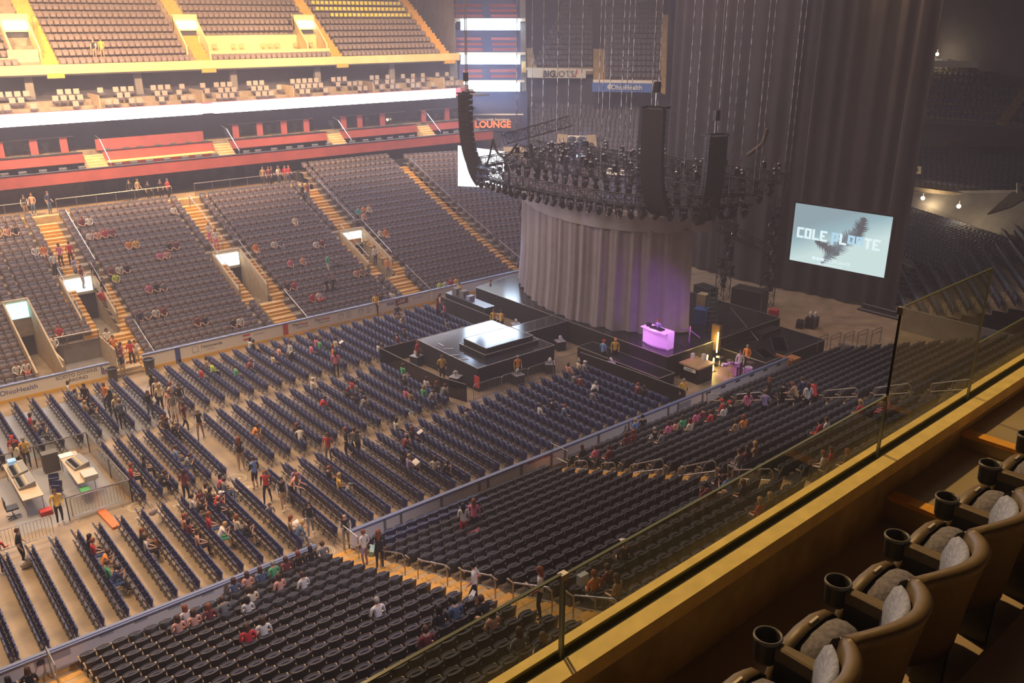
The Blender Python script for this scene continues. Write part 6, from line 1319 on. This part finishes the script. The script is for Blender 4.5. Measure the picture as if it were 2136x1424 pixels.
(16.60,22.41,3.36,'Bs kskSk','in black seated at the right of the neon cloth group'),
(17.65,25.02,4.38,'Bs osdSb','in orange top, left of a pair in the left middle section'),
(18.17,25.02,4.38,'Bs yskSb','in pale yellow top, right of a pair in the left middle section'),
(19.21,23.28,3.70,'Bs pskLb','in pink top, left of four in the left middle section'),
(19.73,23.28,3.70,'Bs qskLb','in peach top, second of four in the left middle section'),
(20.25,24.15,4.04,'Bs kskSb','in black, third of four in the left middle section'),
(20.78,24.15,4.04,'Bs mskSb','in maroon, last of four in the left middle section'),
(22.34,28.50,5.80,'Bs wskLr','in white top seated near the top of the middle aisle'),
(17.12,19.80,2.37,'Bs pskSb','in pale pink shirt, left of three in the left middle section'),
(17.65,19.80,2.37,'Bs kskLb','in black, middle of three in the left middle section'),
(18.17,19.80,2.37,'Bs gskSb','in grey shirt, right of three in the left middle section'),
(15.56,17.19,1.41,'Bs nnkSb','in navy top, first of four beside the tunnel aisle'),
(16.08,17.19,1.41,'Bs gskSk','in dark grey, second of four beside the tunnel aisle'),
(16.60,17.19,1.41,'Bs wskLb','in white top, third of four beside the tunnel aisle'),
(17.12,17.19,1.41,'Bs mskSk','in maroon, fourth of four beside the tunnel aisle'),
(10.07,16.32,1.10,'Bs wwkSb','in white shirt, left of the pair above the bench pen'),
(10.61,17.19,1.41,'Bs rskSr','in red shirt, right of the pair above the bench pen'),
(7.52,14.58,0.48,'Bs wwkSb',"in white top, left of a pair low by the players' tunnel"),
(8.04,14.58,0.48,'Bs wsrSr','in white top with red sleeves, right of the pair low by the tunnel'),
(12.91,15.18,0.79,'bt wskLk','standing dark haired on the aisle below the left tunnel, highest in the queue'),
(12.99,14.31,0.48,'bt oskSb','standing in orange top in the aisle queue'),
(13.07,13.44,0.18,'bt mskLb','standing in maroon checked top in the aisle queue'),
(13.19,13.59,0.18,'bt pskLb','standing in pink top in the aisle queue, left side'),
(13.80,13.74,0.18,'bt rskLb','standing in red patterned top in the aisle queue'),
(14.09,13.74,0.18,'bt wwtSb','standing in white sweater at the foot of the aisle queue'),
(12.85,12.54,0.00,'ft kwtSkw','standing usher in black vest at the gate in the far boards'),
(31.96,31.70,6.90,'Ct mskLb','standing in maroon among the concourse crowd, leftmost'),
(32.30,31.85,6.90,'Ct kskLb','standing in black among the concourse crowd'),
(32.91,31.85,6.90,'Ct wsdLb','standing in white among the concourse crowd'),
(33.01,32.00,6.90,'Ct qsdSb','standing in peach among the concourse crowd'),
(33.56,31.85,6.90,'Ct rsgSr','standing in red top among the concourse crowd, left of two'),
(33.92,31.85,6.90,'Ct rsdSr','standing in red top among the concourse crowd, right of two'),
(31.55,31.99,6.90,'Ct tskSb','standing in tan on the concourse left of the bright doorway'),
(20.57,32.96,6.90,'Ct kkkSk','standing in black in front of the grey concourse wall'),
(21.22,33.00,6.90,'Ct tskSb','standing in tan shirt in front of the grey concourse wall'),
(21.62,31.70,6.90,'Ct kskSk','in black by the concourse railing, middle'),
(22.62,31.70,6.90,'Ct kskSb','in black by the concourse railing, right of the middle one'),
(23.18,31.70,6.90,'Ct rskSb','in dark red by the concourse railing near the pillar'),
(14.25,31.70,6.90,'Ct nsdSb','standing in navy by the food counter on the left concourse'),
(33.37,28.23,5.80,'bt kkkSb','standing in black at the top of the third aisle'),
(33.92,28.38,5.80,'bt msdLb','standing in maroon leaning on the third aisle top rail'),
(23.60,24.75,4.38,'bt wspLy','standing in white top and pink trousers on the middle aisle'),
(23.75,23.88,4.04,'bt wspLb','standing in pale top and pink trousers lower on the middle aisle'),
(30.85,25.02,4.38,'Bs cctSb','in cream shirt with arms spread, right middle section'),
(26.16,22.41,3.36,'Bs oosSb','in orange top seated right of the middle tunnel stair'),
(27.72,22.41,3.36,'Bs wskLr','in white top, left of a pair in the right middle section'),
(28.25,22.41,3.36,'Bs gsdLb','in grey top, right of a pair in the right middle section'),
(30.85,21.54,3.03,'Bs wskLk','in white top seated near the third tunnel'),
(31.38,21.54,3.03,'Bs mskSk','in dim maroon top seated beside the white top near the third tunnel'),
(30.34,18.66,2.04,'bt eewSb','standing in bright green shirt and white shorts, right middle section'),
(31.17,18.66,2.04,'bt gskSb','standing in grey beside the bright green shirt'),
(27.72,19.80,2.37,'Bs pskSr','in pink top, left of a red-pink pair, right middle section'),
(28.77,19.80,2.37,'Bs qskSr','in coral top, right of a red-pink pair'),
(36.77,25.02,4.38,'Bs TTkSb','in teal top, left of four beyond the third aisle'),
(36.77,24.15,4.04,'Bs qskSb','in peach top, second of four beyond the third aisle'),
(37.30,25.02,4.38,'Bs oskSb','in light orange top, third of four beyond the third aisle'),
(37.83,25.02,4.38,'Bs cckSr','in cream shirt, last of four beyond the third aisle'),
(36.77,21.54,3.03,'Bs cckSb','in cream shirt, left of the pair right of the third tunnel'),
(37.30,21.54,3.03,'Bs oosSr','in orange shirt, right of the pair right of the third tunnel'),
(34.54,18.66,2.04,'bt wwkSb','standing in white shirt on the stair beside the third tunnel'),
(34.63,16.92,1.41,'bt oogSr','standing in tan-orange shirt on the aisle below the third tunnel'),
(31.90,17.19,1.41,'Bs qskLb','in peach top, first of three near the third aisle foot'),
(32.42,17.19,1.41,'Bs tskLb','in tan top, second of three near the third aisle foot'),
(32.94,17.19,1.41,'Bs gskLb','in grey top with pink sleeves, third near the third aisle foot'),
(26.16,17.19,1.41,'Bs kskLr','in dark top, left of a pair right of the second aisle'),
(26.68,17.19,1.41,'Bs rskSr','in red top, right of a pair right of the second aisle'),
(27.20,15.45,0.79,'Bs rrkSb','in red jacket seated low in the right middle section'),
(27.72,15.45,0.79,'Bs wsrSb','in white top with red blanket beside the red jacket'),
(28.76,16.05,1.10,'bt kskLb','standing woman in black dress low in the right middle section'),
(29.33,16.05,1.10,'bt kkkSr','standing man in black suit low in the right middle section'),
(18.69,15.45,0.79,'Bs mskSb','in maroon, left of a pair low in the left middle section'),
(19.21,15.45,0.79,'Bs kskSb','in black, right of a pair low in the left middle section'),
(20.78,14.58,0.48,'Bs kskSb','in black, left of a pair by the second aisle foot'),
(21.30,14.58,0.48,'Bs wskLb','in white top, right of a pair by the second aisle foot'),
(32.42,13.71,0.18,'Bs gskLb','in grey top, one of three just behind the boards by the guard'),
(32.94,13.71,0.18,'Bs wskLb','in white top, one of three just behind the boards by the guard'),
(31.90,13.71,0.18,'Bs kskLb','in black, right one of three just behind the boards'),
(37.30,13.71,0.18,'Bs NskSb','in neon yellow green top behind the far boards by the stage'),
(37.83,13.71,0.18,'Bs wskSb','in white and dark top behind the far boards by the stage'),
(38.36,13.71,0.18,'Bs rskSr','in red top behind the far boards by the stage'),
(38.89,13.71,0.18,'Bs yykSb','in orange-yellow top behind the far boards by the stage'),
(21.53,40.45,17.55,'Ut kwtSgw','standing usher in black vest in the far upper deck'),
(22.19,40.60,17.55,'Ut ystLb','standing in yellow beside the usher in the far upper deck'),
(9.64,-13.71,0.18,'Ns qskLb','in peach top with long brown hair in the front near row, third from left'),
(9.12,-13.71,0.18,'Ns dskLb','in denim jacket with long hair at the left of the front near row'),
(10.16,-13.71,0.18,'Ns ddkLb','in dark blue jacket seated in the front near row'),
(10.68,-13.71,0.18,'Ns eskSg','in bright green top with white cap in the front near row'),
(11.19,-13.71,0.18,'Ns mskLb','in maroon with brown hair right of the bright green top'),
(11.71,-13.71,0.18,'Ns kskLr','with bushy auburn hair in the front near row'),
(12.23,-13.71,0.18,'Ns kskLk','in black with black hair in the front near row near its right end'),
(12.74,-13.71,0.18,'Ns gskSb','in grey top at the right end of the front near row'),
(10.16,-15.45,0.79,'Ns qskLb','with bare shoulders and long brown hair in the second near row'),
(10.68,-16.32,1.10,'Ns wwkSb','in white sleeves in the second near row'),
(9.12,-15.45,0.79,'Ns cskLb','with long brown hair and cream top in the third near row'),
(8.61,-16.32,1.10,'Ns wwkLk','in white jacket with dark hair left of the cream top'),
(8.09,-15.45,0.79,'Ns gggSb','in grey hoodie seated left of the white jacket'),
(7.58,-15.45,0.79,'Ns mskLr','in rust top seated left of the grey hoodie'),
(7.06,-15.45,0.79,'Ns qskLb','in coral top seated at the front left near rows'),
(7.06,-14.58,0.48,'Ns wskLr','standing-height ginger haired sitter in black and white, front left'),
(6.54,-15.45,0.79,'Ns qskLb','with ginger hair and peach top, leftmost of the near group'),
(7.58,-18.93,2.04,'Ns rrkLb','in red top seated left of the grey-white top'),
(8.09,-18.93,2.04,'Ns wskLb','in grey-white top with light brown hair beside the red top'),
(10.68,-21.54,3.03,'Ns wwkSg','alone in white sweater with grey hair in the near stand'),
(1.60,-14.58,0.48,'Ns nskLk','in navy with black hair at the bottom left picture edge'),
(2.14,-14.58,0.48,'Ns kskLb','with brown hair at the bottom left picture edge'),
(1.08,-14.58,0.48,'Ns nnkSk','in dark blue jacket leaning at the bottom left picture edge'),
(17.18,-16.92,1.41,'nt wsrLk','standing in white tee and red trousers with long dark hair, near stand'),
(17.69,-16.92,1.41,'nt pskLr','standing in pale pink top facing the red trousers'),
(13.71,-15.18,0.79,'nt wwvSr','standing in white shirt and lilac trousers on the front aisle steps'),
(13.86,-16.05,1.10,'nt kkkLr','standing in black with a teal bag on the front aisle steps'),
(13.18,-23.01,3.70,'nw wpkSk','walking down the aisle in white tee and pink jacket with white bag'),
(13.52,-25.62,4.73,'nt wpkLr','standing in white top and red-pink jacket tied, upper front aisle'),
(11.19,-24.15,4.04,'Ns kskLk','in dark jacket seated left of the denim shirt'),
(11.71,-24.15,4.04,'Ns ddkSk','in denim shirt with black hair by the front aisle'),
(10.16,-25.02,4.38,'Ns mskSb','in dark maroon seated left of the dark jacket'),
(12.23,-25.02,4.38,'Nl kksLb','in black lying back with feet up beside the front aisle'),
(11.71,-25.89,4.73,'Ns qskLb','in pink top seen through the glass beside the front aisle'),
(11.19,-27.63,5.44,'Ns ggkLb','in grey hoodie behind the glass near the parapet'),
(11.19,-28.50,5.80,'Ns kskLb','with long brown hair behind the glass beside the grey hoodie'),
(16.73,-25.89,4.73,'Ns kskCw','in white cap and black top in the middle near section'),
(14.61,-26.76,5.08,'Ns oskSr','in orange top with a magazine in the middle near section'),
(15.14,-26.76,5.08,'Ns mskSb','in maroon beside the orange top'),
(14.61,-27.63,5.44,'Ns tskLb','leaning with bare arm below the orange top'),
(30.59,-13.71,0.18,'Ns bskSy','in light blue top, left of two at the near boards right part'),
(31.11,-13.71,0.18,'Ns kskSk','in black, right of two at the near boards right part'),
(25.96,-14.58,0.48,'Ns kskLb','in black at the foot of the middle aisle'),
(25.96,-15.45,0.79,'Ns pskSb','with pink cap in the front row beyond the middle aisle'),
(25.96,-16.32,1.10,'Ns mskSb','in maroon beside the pink cap'),
(28.02,-15.45,0.79,'Ns mskLb','in dark maroon leaning in the front row'),
(28.53,-15.45,0.79,'Ns mskLr','in burgundy jacket leaning in the front row'),
(29.05,-16.32,1.10,'Ns kwkSg','in black suit and white collar in the front rows'),
(28.53,-17.19,1.41,'Ns gskSb','in grey beside the black suit'),
(30.08,-16.32,1.10,'Ns pskLb','in pink checked top in the front rows'),
(30.59,-16.32,1.10,'Ns qskLb','in peach top in the front rows'),
(31.11,-16.32,1.10,'Ns eskLb','with brown hair in olive in the front rows'),
(30.59,-17.19,1.41,'Ns cskLb','in cream top with long hair left of the hot pink top'),
(32.14,-16.32,1.10,'Ns pprLb','in hot pink top in the front rows by the stage aisle'),
(32.65,-16.32,1.10,'Ns mskSb','in maroon behind the hot pink top'),
(32.14,-17.19,1.41,'Ns rskSb','in red beside the hot pink top'),
(34.20,-16.32,1.10,'Ns rskCr','in bright red cap by the stage aisle'),
(33.68,-17.19,1.41,'Ns kskCr','with red and white hat and black top by the stage aisle'),
(33.17,-17.19,1.41,'Ns wskLr','in red and white top below the two hats'),
(34.06,-17.79,1.72,'nt pskLb','standing in pale pink top by the stage aisle rail'),
(34.21,-18.66,2.04,'nt vkkSb','standing in lilac shirt with one hand on the aisle rail'),
(37.15,-16.92,1.41,'nt kskLr','standing with ginger hair beyond the stage aisle'),
(35.70,-18.66,2.04,'nt kkkSk','standing dim dark figure beyond the stage aisle rail'),
(35.65,-19.53,2.37,'nb tskLr','bending with ginger hair left of the red sweater'),
(36.19,-19.38,2.37,'nt nkkSb','standing in navy with red hat behind the rail'),
(35.06,-20.40,2.70,'nt wskLb','standing in white behind the red sweater'),
(35.76,-20.40,2.70,'nb rrkSb','leaning on the rail in bright red sweater'),
(31.11,-19.80,2.37,'Ns oskLr','in orange-brown top in the section below the stage aisle'),
(30.59,-19.80,2.37,'Ns tskLb','in brown top left of the orange-brown top'),
(30.08,-24.15,4.04,'Ns rrkSk','in red top with phone near the low glass edge'),
(30.59,-24.15,4.04,'Ns wwtSb','in white top beside the red top near the glass edge'),
(25.96,-23.28,3.70,'Ns gggSb','in grey jacket beside the middle aisle top rail'),
(26.47,-23.28,3.70,'Ns mdkLb','in maroon top with pale blue sleeves, middle near section'),
(26.99,-23.28,3.70,'Ns tskLy','blonde in light brown top right of the maroon top'),
(23.61,-24.15,4.04,'Ns kskSb','in dark top lower by the middle aisle rail'),
(22.02,-25.02,4.38,'Nl mmkSk','in burgundy jacket lying low with a phone by the middle aisle'),
(23.08,-25.02,4.38,'Nl bssLb','with legs stretched over the seat seen through the glass'),
(22.55,-25.89,4.73,'Ns kskLb','in dark top right of the stretched legs'),
(20.96,-27.63,5.44,'Ns rskLy','blonde in red-pink top close to the parapet'),
(21.49,-27.63,5.44,'Ns kskLy','with long blond hair close to the parapet'),
(33.17,-24.15,4.04,'Ns rskLy','blonde in red top at the stage aisle beside the tall glass'),
(33.68,-25.02,4.38,'Ns pppSr','in pink hooded top seen through the tall glass'),
(25.96,-26.76,5.08,'Ns wwkLr','with white patterned top behind the glass, middle right'),
(26.47,-26.76,5.08,'Ns rskLb','in crimson top behind the glass, middle right'),
(25.96,-27.63,5.44,'Ns kskLr','in dark top with ginger hair behind the glass, middle right'),
]

# ---------- people ----------
CL = {'w': (.78, .74, .70), 'k': (.02, .018, .02), 'g': (.24, .24, .25), 'r': (.62, .045, .05), 'p': (.80, .22, .36), 'q': (.82, .42, .32), 'o': (.85, .30, .06), 'y': (.85, .52, .08), 't': (.45, .30, .17), 'n': (.03, .04, .12), 'b': (.20, .34, .68), 'd': (.10, .16, .28), 'm': (.22, .045, .055), 'v': (.42, .34, .62), 'e': (.12, .50, .24), 'N': (.65, .85, .10), 'T': (.08, .48, .48), 'c': (.80, .68, .50), 's': (.66, .38, .26)}
HC = {'b': (.085, .038, .018), 'k': (.012, .010, .010), 'y': (.48, .30, .12), 'r': (.26, .07, .02), 'g': (.34, .31, .28), 'w': (.75, .72, .68), 'o': (.80, .40, .06), 'm': (.2, .03, .04)}
def cm(c, pre='cloth'):
    if c == 's': return mat('skin', CL['s'], .55)
    return mat('%s_%s' % (pre, {'N': 'neon', 'T': 'teal'}.get(c, {'w': 'white', 'k': 'black', 'g': 'grey', 'r': 'red', 'p': 'pink', 'q': 'coral', 'o': 'orange', 'y': 'gold', 't': 'tan', 'n': 'navy', 'b': 'blue', 'd': 'denim', 'm': 'maroon', 'v': 'lilac', 'e': 'green', 'c': 'cream'}.get(c, c))), CL[c], .85)
def hm(c): return mat('hair_' + {'b': 'brown', 'k': 'black', 'y': 'blond', 'r': 'auburn', 'g': 'grey', 'w': 'white', 'o': 'orange', 'm': 'maroon'}[c], HC[c], .6)
def pose(kind):
    J = {}
    if kind in ('t', 'w', 'b'):
        lean = {'t': 0, 'w': .05, 'b': .55}[kind]; Z = .93
        def up(x, y, z):  # rotate the torso about the hips
            a = -lean; dz = z-Z; return (x, y*math.cos(a)-dz*math.sin(a), Z+y*math.sin(a)+dz*math.cos(a))
        ph = 1 if kind == 'w' else .12
        legs = {}
        for s, n in ((1, 'R'), (-1, 'L')):
            st = ph*s; legs[n] = [(s*.09, 0, .88), (s*.10, .06+.12*st, .49), (s*.105, .22*st-.03, .10), (s*.115, .22*st+.11, .05)]
        arm = {'R': [up(.185, 0, 1.41), up(.235, -.02-.10*ph, 1.15), up(.225, .10-.04*ph, .93)], 'L': [up(-.185, 0, 1.41), up(-.235, -.02+.06*ph, 1.15), up(-.20, .16, 1.02)]}
        if kind == 'b': arm = {n: [up(s*.185, 0, 1.41), up(s*.21, .22, 1.22), (s*.18, .62, .98)] for s, n in ((1, 'R'), (-1, 'L'))}
    else:
        lean = {'s': .10, 'l': .55}[kind]; Z = .54
        def up(x, y, z):
            a = -lean; dz = z-.93; return (x, y*math.cos(a)-dz*math.sin(a)-.02, Z+y*math.sin(a)+dz*math.cos(a))
        kn = .52 if kind == 's' else .50; legs = {}
        for s, n in ((1, 'R'), (-1, 'L')): legs[n] = [(s*.09, .02, .53), (s*.12, .44, kn), (s*.12, .40+(.10 if kind == 'l' else 0), .11), (s*.125, .54+(.10 if kind == 'l' else 0), .055)]
        if kind == 's': arm = {n: [up(s*.185, 0, 1.41), up(s*.24, .04, 1.15), (s*.10, .30, .66)] for s, n in ((1, 'R'), (-1, 'L'))}
        else: arm = {n: [up(s*.185, 0, 1.41), (s*.22, .36, .68), (s*.06, .50, .86)] for s, n in ((1, 'R'), (-1, 'L'))}
    T_ = [up(0, 0, .93), up(0, 0, 1.10), up(0, .01, 1.29), up(0, 0, 1.44), up(0, .01, 1.51)]
    hd = up(0, .03, 1.63); hv = Vector(hd)
    T_ += [tuple(hv+Vector((0, .015, -.07))), tuple(hv), tuple(hv+Vector((0, -.01, .075)))]
    return T_, arm, legs, hv
def make_body(kind):
    T_, arm, legs, hv = pose(kind); V = []; E_ = []; RR = []; bones = []
    def av(p, r): V.append(tuple(p)); RR.append(r); return len(V)-1
    rt = [(.135, .105), (.118, .09), (.15, .10), (.085, .075), (.048, .05), (.062, .068), (.076, .09), (.055, .065)]
    ti = [av(p, r) for p, r in zip(T_, rt)]
    for a, b in zip(ti[:-1], ti[1:]): E_.append((a, b))
    for i, (a, b) in enumerate(zip(T_[:-1], T_[1:])): bones.append((a, b, 1 if i < 3 else 0))
    tips = []
    for n in 'RL':
        A = [Vector(q) for q in arm[n]]; h = A[2]+(A[2]-A[1]).normalized()*.075
        ids = [av(A[0], (.052, .052)), av(A[1], (.040, .040)), av(A[2], (.026, .028)), av(h, (.022, .036))]
        E_ += [(ti[3], ids[0]), (ids[0], ids[1]), (ids[1], ids[2]), (ids[2], ids[3])]; bones += [(T_[3], A[0], 1), (A[0], A[1], 2), (A[1], A[2], 3), (A[2], h, 0), (h, h, 0)]; tips.append((h, (h-A[2]).normalized()))
        L_ = [Vector(q) for q in legs[n]]; ids = [av(L_[0], (.088, .088)), av(L_[1], (.056, .056)), av(L_[2], (.036, .038)), av(L_[3], (.036, .032))]
        E_ += [(ti[0], ids[0]), (ids[0], ids[1]), (ids[1], ids[2]), (ids[2], ids[3])]; bones += [(T_[0], L_[0], 4), (L_[0], L_[1], 4), (L_[1], L_[2], 5), (L_[2], L_[3], 6), (L_[3], L_[3], 6)]
    me = bpy.data.meshes.new('tmp'); me.from_pydata(V, E_, []); o = bpy.data.objects.new('tmp', me); C.objects.link(o)
    md = o.modifiers.new('s', 'SKIN'); 
    for i, r in enumerate(RR): me.skin_vertices[0].data[i].radius = r
    me.skin_vertices[0].data[ti[0]].use_root = True
    o.modifiers.new('u', 'SUBSURF').levels = 1
    dg = bpy.context.evaluated_depsgraph_get(); ev = bpy.data.meshes.new_from_object(o.evaluated_get(dg)); bpy.data.objects.remove(o)
    mb = MB(); slots = [mat('slot%d' % k, (.5, .5, .5)) for k in range(8)]; mb.mats = slots[:]
    vs = [v.co.copy() for v in ev.vertices]; mb.v = [tuple(v) for v in vs]
    for p in ev.polygons:
        c = p.center; best = (9, 0)
        for a, b, k in bones:
            a = Vector(a); b = Vector(b); d = b-a; t = 0 if d.length < 1e-5 else max(0, min(1, (c-a).dot(d)/d.length_squared)); q = (c-(a+d*t)).length
            if q < best[0]: best = (q, k)
        mb.f.append(tuple(p.vertices)); mb.m.append(best[1])
    for h, d in tips:                      # five fingers each, curled a little
        sd = d.cross(Vector((0, 1, 0)) if abs(d.y) < .9 else Vector((0, 0, 1))).normalized(); up_ = sd.cross(d).normalized()
        for k, l in enumerate((.055, .07, .075, .068)):
            b = h+sd*(-.027+.018*k)+d*.015; mb.tube([b, b+d*l*.55-up_*.006, b+d*l*.85-up_*.024], .009, slots[0], 5, True, .006)
        b = h-d*.02+sd*-.03; mb.tube([b, b+(d*.6-sd*.8).normalized()*.035, b+(d*.6-sd*.8).normalized()*.035+d*.022], .010, slots[0], 5, True, .007)
    mb.add([hv+Vector(q) for q in ((-.012, .092, -.03), (.012, .092, -.03), (0, .085, .015), (0, .118, -.026))], [(0, 1, 3), (1, 2, 3), (2, 0, 3), (0, 2, 1)], slots[0])
    for s in (-1, 1):
        mb.ell(hv+Vector((s*.079, 0, -.005)), (.010, .018, .028), slots[0], 6, 4); mb.ell(hv+Vector((s*.030, .083, .008)), (.012, .006, .007), slots[7], 6, 4)
    mb.ell(hv+Vector((0, .084, -.052)), (.024, .008, .006), mat('lips', (.45, .12, .10), .5), 6, 4)
    me2 = mb.mesh('body_'+kind, True); return me2, hv
def hair_mesh(kind):
    mb = MB(); m = mat('slot_hair', (.1, .05, .03))
    if kind in 'LSH':
        vs = []; fs = []; nu, nv = 14, 8
        for j in range(nv+1):
            for k in range(nu):
                t = j/nv; ph = 2*PI*k/nu; front = max(0, math.sin(ph)); th = t*(PI*.52+(.35*PI if kind != 'S' else .18*PI)*(1-front)**1.0*1.0-.16*PI*front)
                r = 1.0+.04*math.sin(5*ph); vs.append((.093*r*math.sin(th)*math.cos(ph), -.012+.110*r*math.sin(th)*math.sin(ph), .02+.112*math.cos(th)))
        for j in range(nv):
            for k in range(nu): fs.append((j*nu+k, (j+1)*nu+k, (j+1)*nu+(k+1) % nu, j*nu+(k+1) % nu))
        mb.add(vs, fs, m)
        if kind in 'LH':
            vs = []; fs = []; W = [(.088, .02, .03), (.100, -.05, .035), (.108, -.14, .035), (.105, -.25, .030), (.080, -.33, .02)] if kind == 'L' else [(.10, .0, .05), (.12, -.08, .06), (.14, -.16, .06)]
            for w, z, d in W:
                for k in range(10): ph = 2*PI*k/10; vs.append((w*math.cos(ph), -.075+(-z)*.06*-1+d*math.sin(ph)*1.0-(.03*abs(math.cos(ph)) if False else 0)+(.05*abs(math.cos(ph))**2), z))
            L = len(W)
            for j in range(L-1):
                for k in range(10): fs.append((j*10+k, (j+1)*10+k, (j+1)*10+(k+1) % 10, j*10+(k+1) % 10))
            fs += [tuple(range(9, -1, -1)), tuple((L-1)*10+k for k in range(10))]; mb.add(vs, fs, m)
    elif kind == 'C':
        mb.lathe([(.098, .02), (.102, .05), (.085, .10), (.045, .13), (.005, .138)], m, 14); mb.obox((0, .13, .03), (.065, .06, .006), 0, m)
    elif kind == 'B':
        vs = []; mb.lathe([(.084, -.03), (.088, .0), (.084, .02)], m, 12, (0, -.022, 0))
    me = mb.mesh('hair_'+kind, True); return me
BODY = {k: make_body(k) for k in 'twbsl'}; HAIR = {k: hair_mesh(k) for k in 'LSHCB'}
CAPC = {'r': (.62, .04, .05)}
def person(x, y, z, code, label, n):
    zn, ps, st = code[0], code[1], code[3:]
    body, hv = BODY[ps]; o = bpy.data.objects.new('person', body); C.objects.link(o)
    top, fore, bot, hk, hc = st[0], st[1], st[2], st[3], st[4]; extra = st[5] if len(st) > 5 else None
    upper = top; calf = bot
    if extra == 'w': upper = 'w'; fore = 'w' if fore in 'sw' else fore
    elif extra == 'k': upper = 'k'
    if top == 'k' and fore == 'w': upper = 'w'
    if bot == 's' or (bot == 'w' and zn in 'fb' and 'shorts' in label) or 'shorts' in label or 'bare legs' in label or 'skirt' in label: calf = 's'
    for i, c in enumerate(('s', top, upper, fore, bot, calf, 'k' if n % 3 else 'w')):
        sl = o.material_slots[i]; sl.link = 'OBJECT'; sl.material = cm(c)
    sl = o.material_slots[7]; sl.link = 'OBJECT'; sl.material = mat('eye_dark', (.02, .015, .01), .4)
    h = bpy.data.objects.new('cap' if hk == 'C' else 'hair', HAIR[hk]); C.objects.link(h); h.parent = o; h.location = hv
    sl = h.material_slots[0]; sl.link = 'OBJECT'
    sl.material = (cm({'r': 'r', 'w': 'w', 'g': 'g', 'o': 'o', 'm': 'm', 'k': 'k'}.get(hc, 'k'), 'knit')) if hk == 'C' or hk == 'H' else hm(hc)
    base = {'F': -PI/2, 'f': rng.uniform(-PI, PI), 'S': PI/2, 'N': 0, 'n': rng.uniform(-.8, .8), 'B': PI, 'b': PI+rng.uniform(-.9, .9), 'C': PI+rng.uniform(-.6, .6), 'U': PI}[zn]
    lw = label
    if 'seen from behind' in lw or 'facing away' in lw: base = math.atan2(y-CAMP.y, x-CAMP.x)-PI/2
    elif 'usher' in lw or 'guard' in lw or 'carrying white paper' in lw: base = math.atan2(CAMP.y-y, CAMP.x-x)-PI/2+rng.uniform(-.3, .3)
    if zn in 'FNB': base += rng.uniform(-.22, .22)
    sc = rng.uniform(.95, 1.04)*(.78 if 'child' in lw else 1)
    if zn in 'FNB': sc = min(sc, 1.0)
    o.location = (x, y, z+(0 if zn not in 'NB' else 0)); o.rotation_euler = (0, 0, base); o.scale = (sc*rng.uniform(.96, 1.06), sc, sc)
    if zn == 'F': o.location.x += .0
    if zn == 'N': o.location.y += .08
    if zn == 'B': o.location.y -= .08
    tag(o, ('person ' if not lw.startswith(('usher', 'guard', 'child')) else '')+lw, 'person'); return o
ppl = [person(*p, n) for n, p in enumerate(PEOPLE)]
# things they hold
def item(who, nm, lab, cat, off, sz, m):
    for o in ppl:
        if who in o['label']:
            M = Matrix.Rotation(o.rotation_euler.z, 4, 'Z'); q = Vector(o.location)+(M @ Vector(off)); mb = MB(); mb.obox((0, 0, 0), sz, 0, m, (.5, .2, 0)); r = mb.build(nm, loc=q, rot=(0, 0, o.rotation_euler.z)); tag(r, lab, cat); return r
pw = mat('paper_white', (.85, .82, .80), .7)
for who, off, lab in (('holding white paper by the barricades', (0, .24, 1.0), 'white paper held by the guard beside the sound enclosure'), ('carrying white paper', (.2, .2, 1.0), 'white paper carried by the grey hooded walker'), ('by the near boards', (0, .24, .95), 'white paper held by the yellow shirted guard at the near boards'), ('turquoise lanyard', (.05, .48, .95), 'white paper held by the long red haired person'), ('with white paper above the tunnel', (0, .25, 1.0), 'white paper held on the far aisle above the left tunnel'), ('with white paper at the right', (0, .35, .8), 'white paper held in the third-row group of the far stand'), ('reading a card', (0, .45, .9), 'white card held by the cream top at the far boards'), ('white paper', (0, .3, .9), 'spare white sheet')):
    if lab != 'spare white sheet': item(who, 'paper_sheet', lab, 'paper', off, (.11, .15, .004), pw)
item('with white bag', 'carrier_bag', 'white carrier bag in the hand of the person walking down the aisle', 'bag', (-.33, .1, .62), (.2, .06, .22), pw); item('teal bag', 'shoulder_bag', 'pale teal bag hanging at the side of the black-clad person on the steps', 'bag', (-.27, -.05, .85), (.08, .16, .2), mat('teal_bag_cloth', (.45, .7, .62), .8))
item('jeans with a white bag', 'shoulder_bag', 'white shoulder bag of the jeans wearer in the aisle crowd', 'bag', (-.28, -.05, 1.1), (.08, .14, .16), pw); item('red bag beside', 'shoulder_bag', 'large red bag beside the left tunnel sign', 'bag', (.3, 0, .45), (.14, .2, .28), mat('red_cloth', (.6, .05, .05), .7))
item('white bag on her lap', 'carrier_bag', 'white bag on the lap of the lilac topped blonde', 'bag', (0, .45, .72), (.18, .14, .12), pw); item('red blanket', 'blanket', 'red blanket over the knees beside the red jacket', 'blanket', (0, .35, .64), (.26, .22, .05), mat('red_cloth', (.6, .05, .05), .7))
q = Vector((17.32, -17.5, 2.01)); m = MB(); m.ell((0, 0, 0), (.35, .25, .14), mat('pink_cloth', (.8, .25, .35), .8), 10, 6); tag(m.build('coat', loc=(q.x, q.y, q.z)), 'pink coat dropped over the chairs by the red trousers', 'coat')
q = Vector((13.79, -27, 6.69)); m = MB(); m.box((-.15, -.08, -.1), (.15, .08, .18), mat('pale_bag', (.6, .65, .75), .7)); tag(m.build('paper_bag', loc=q), 'pale blue-white bag on a seat behind the low glass', 'bag')
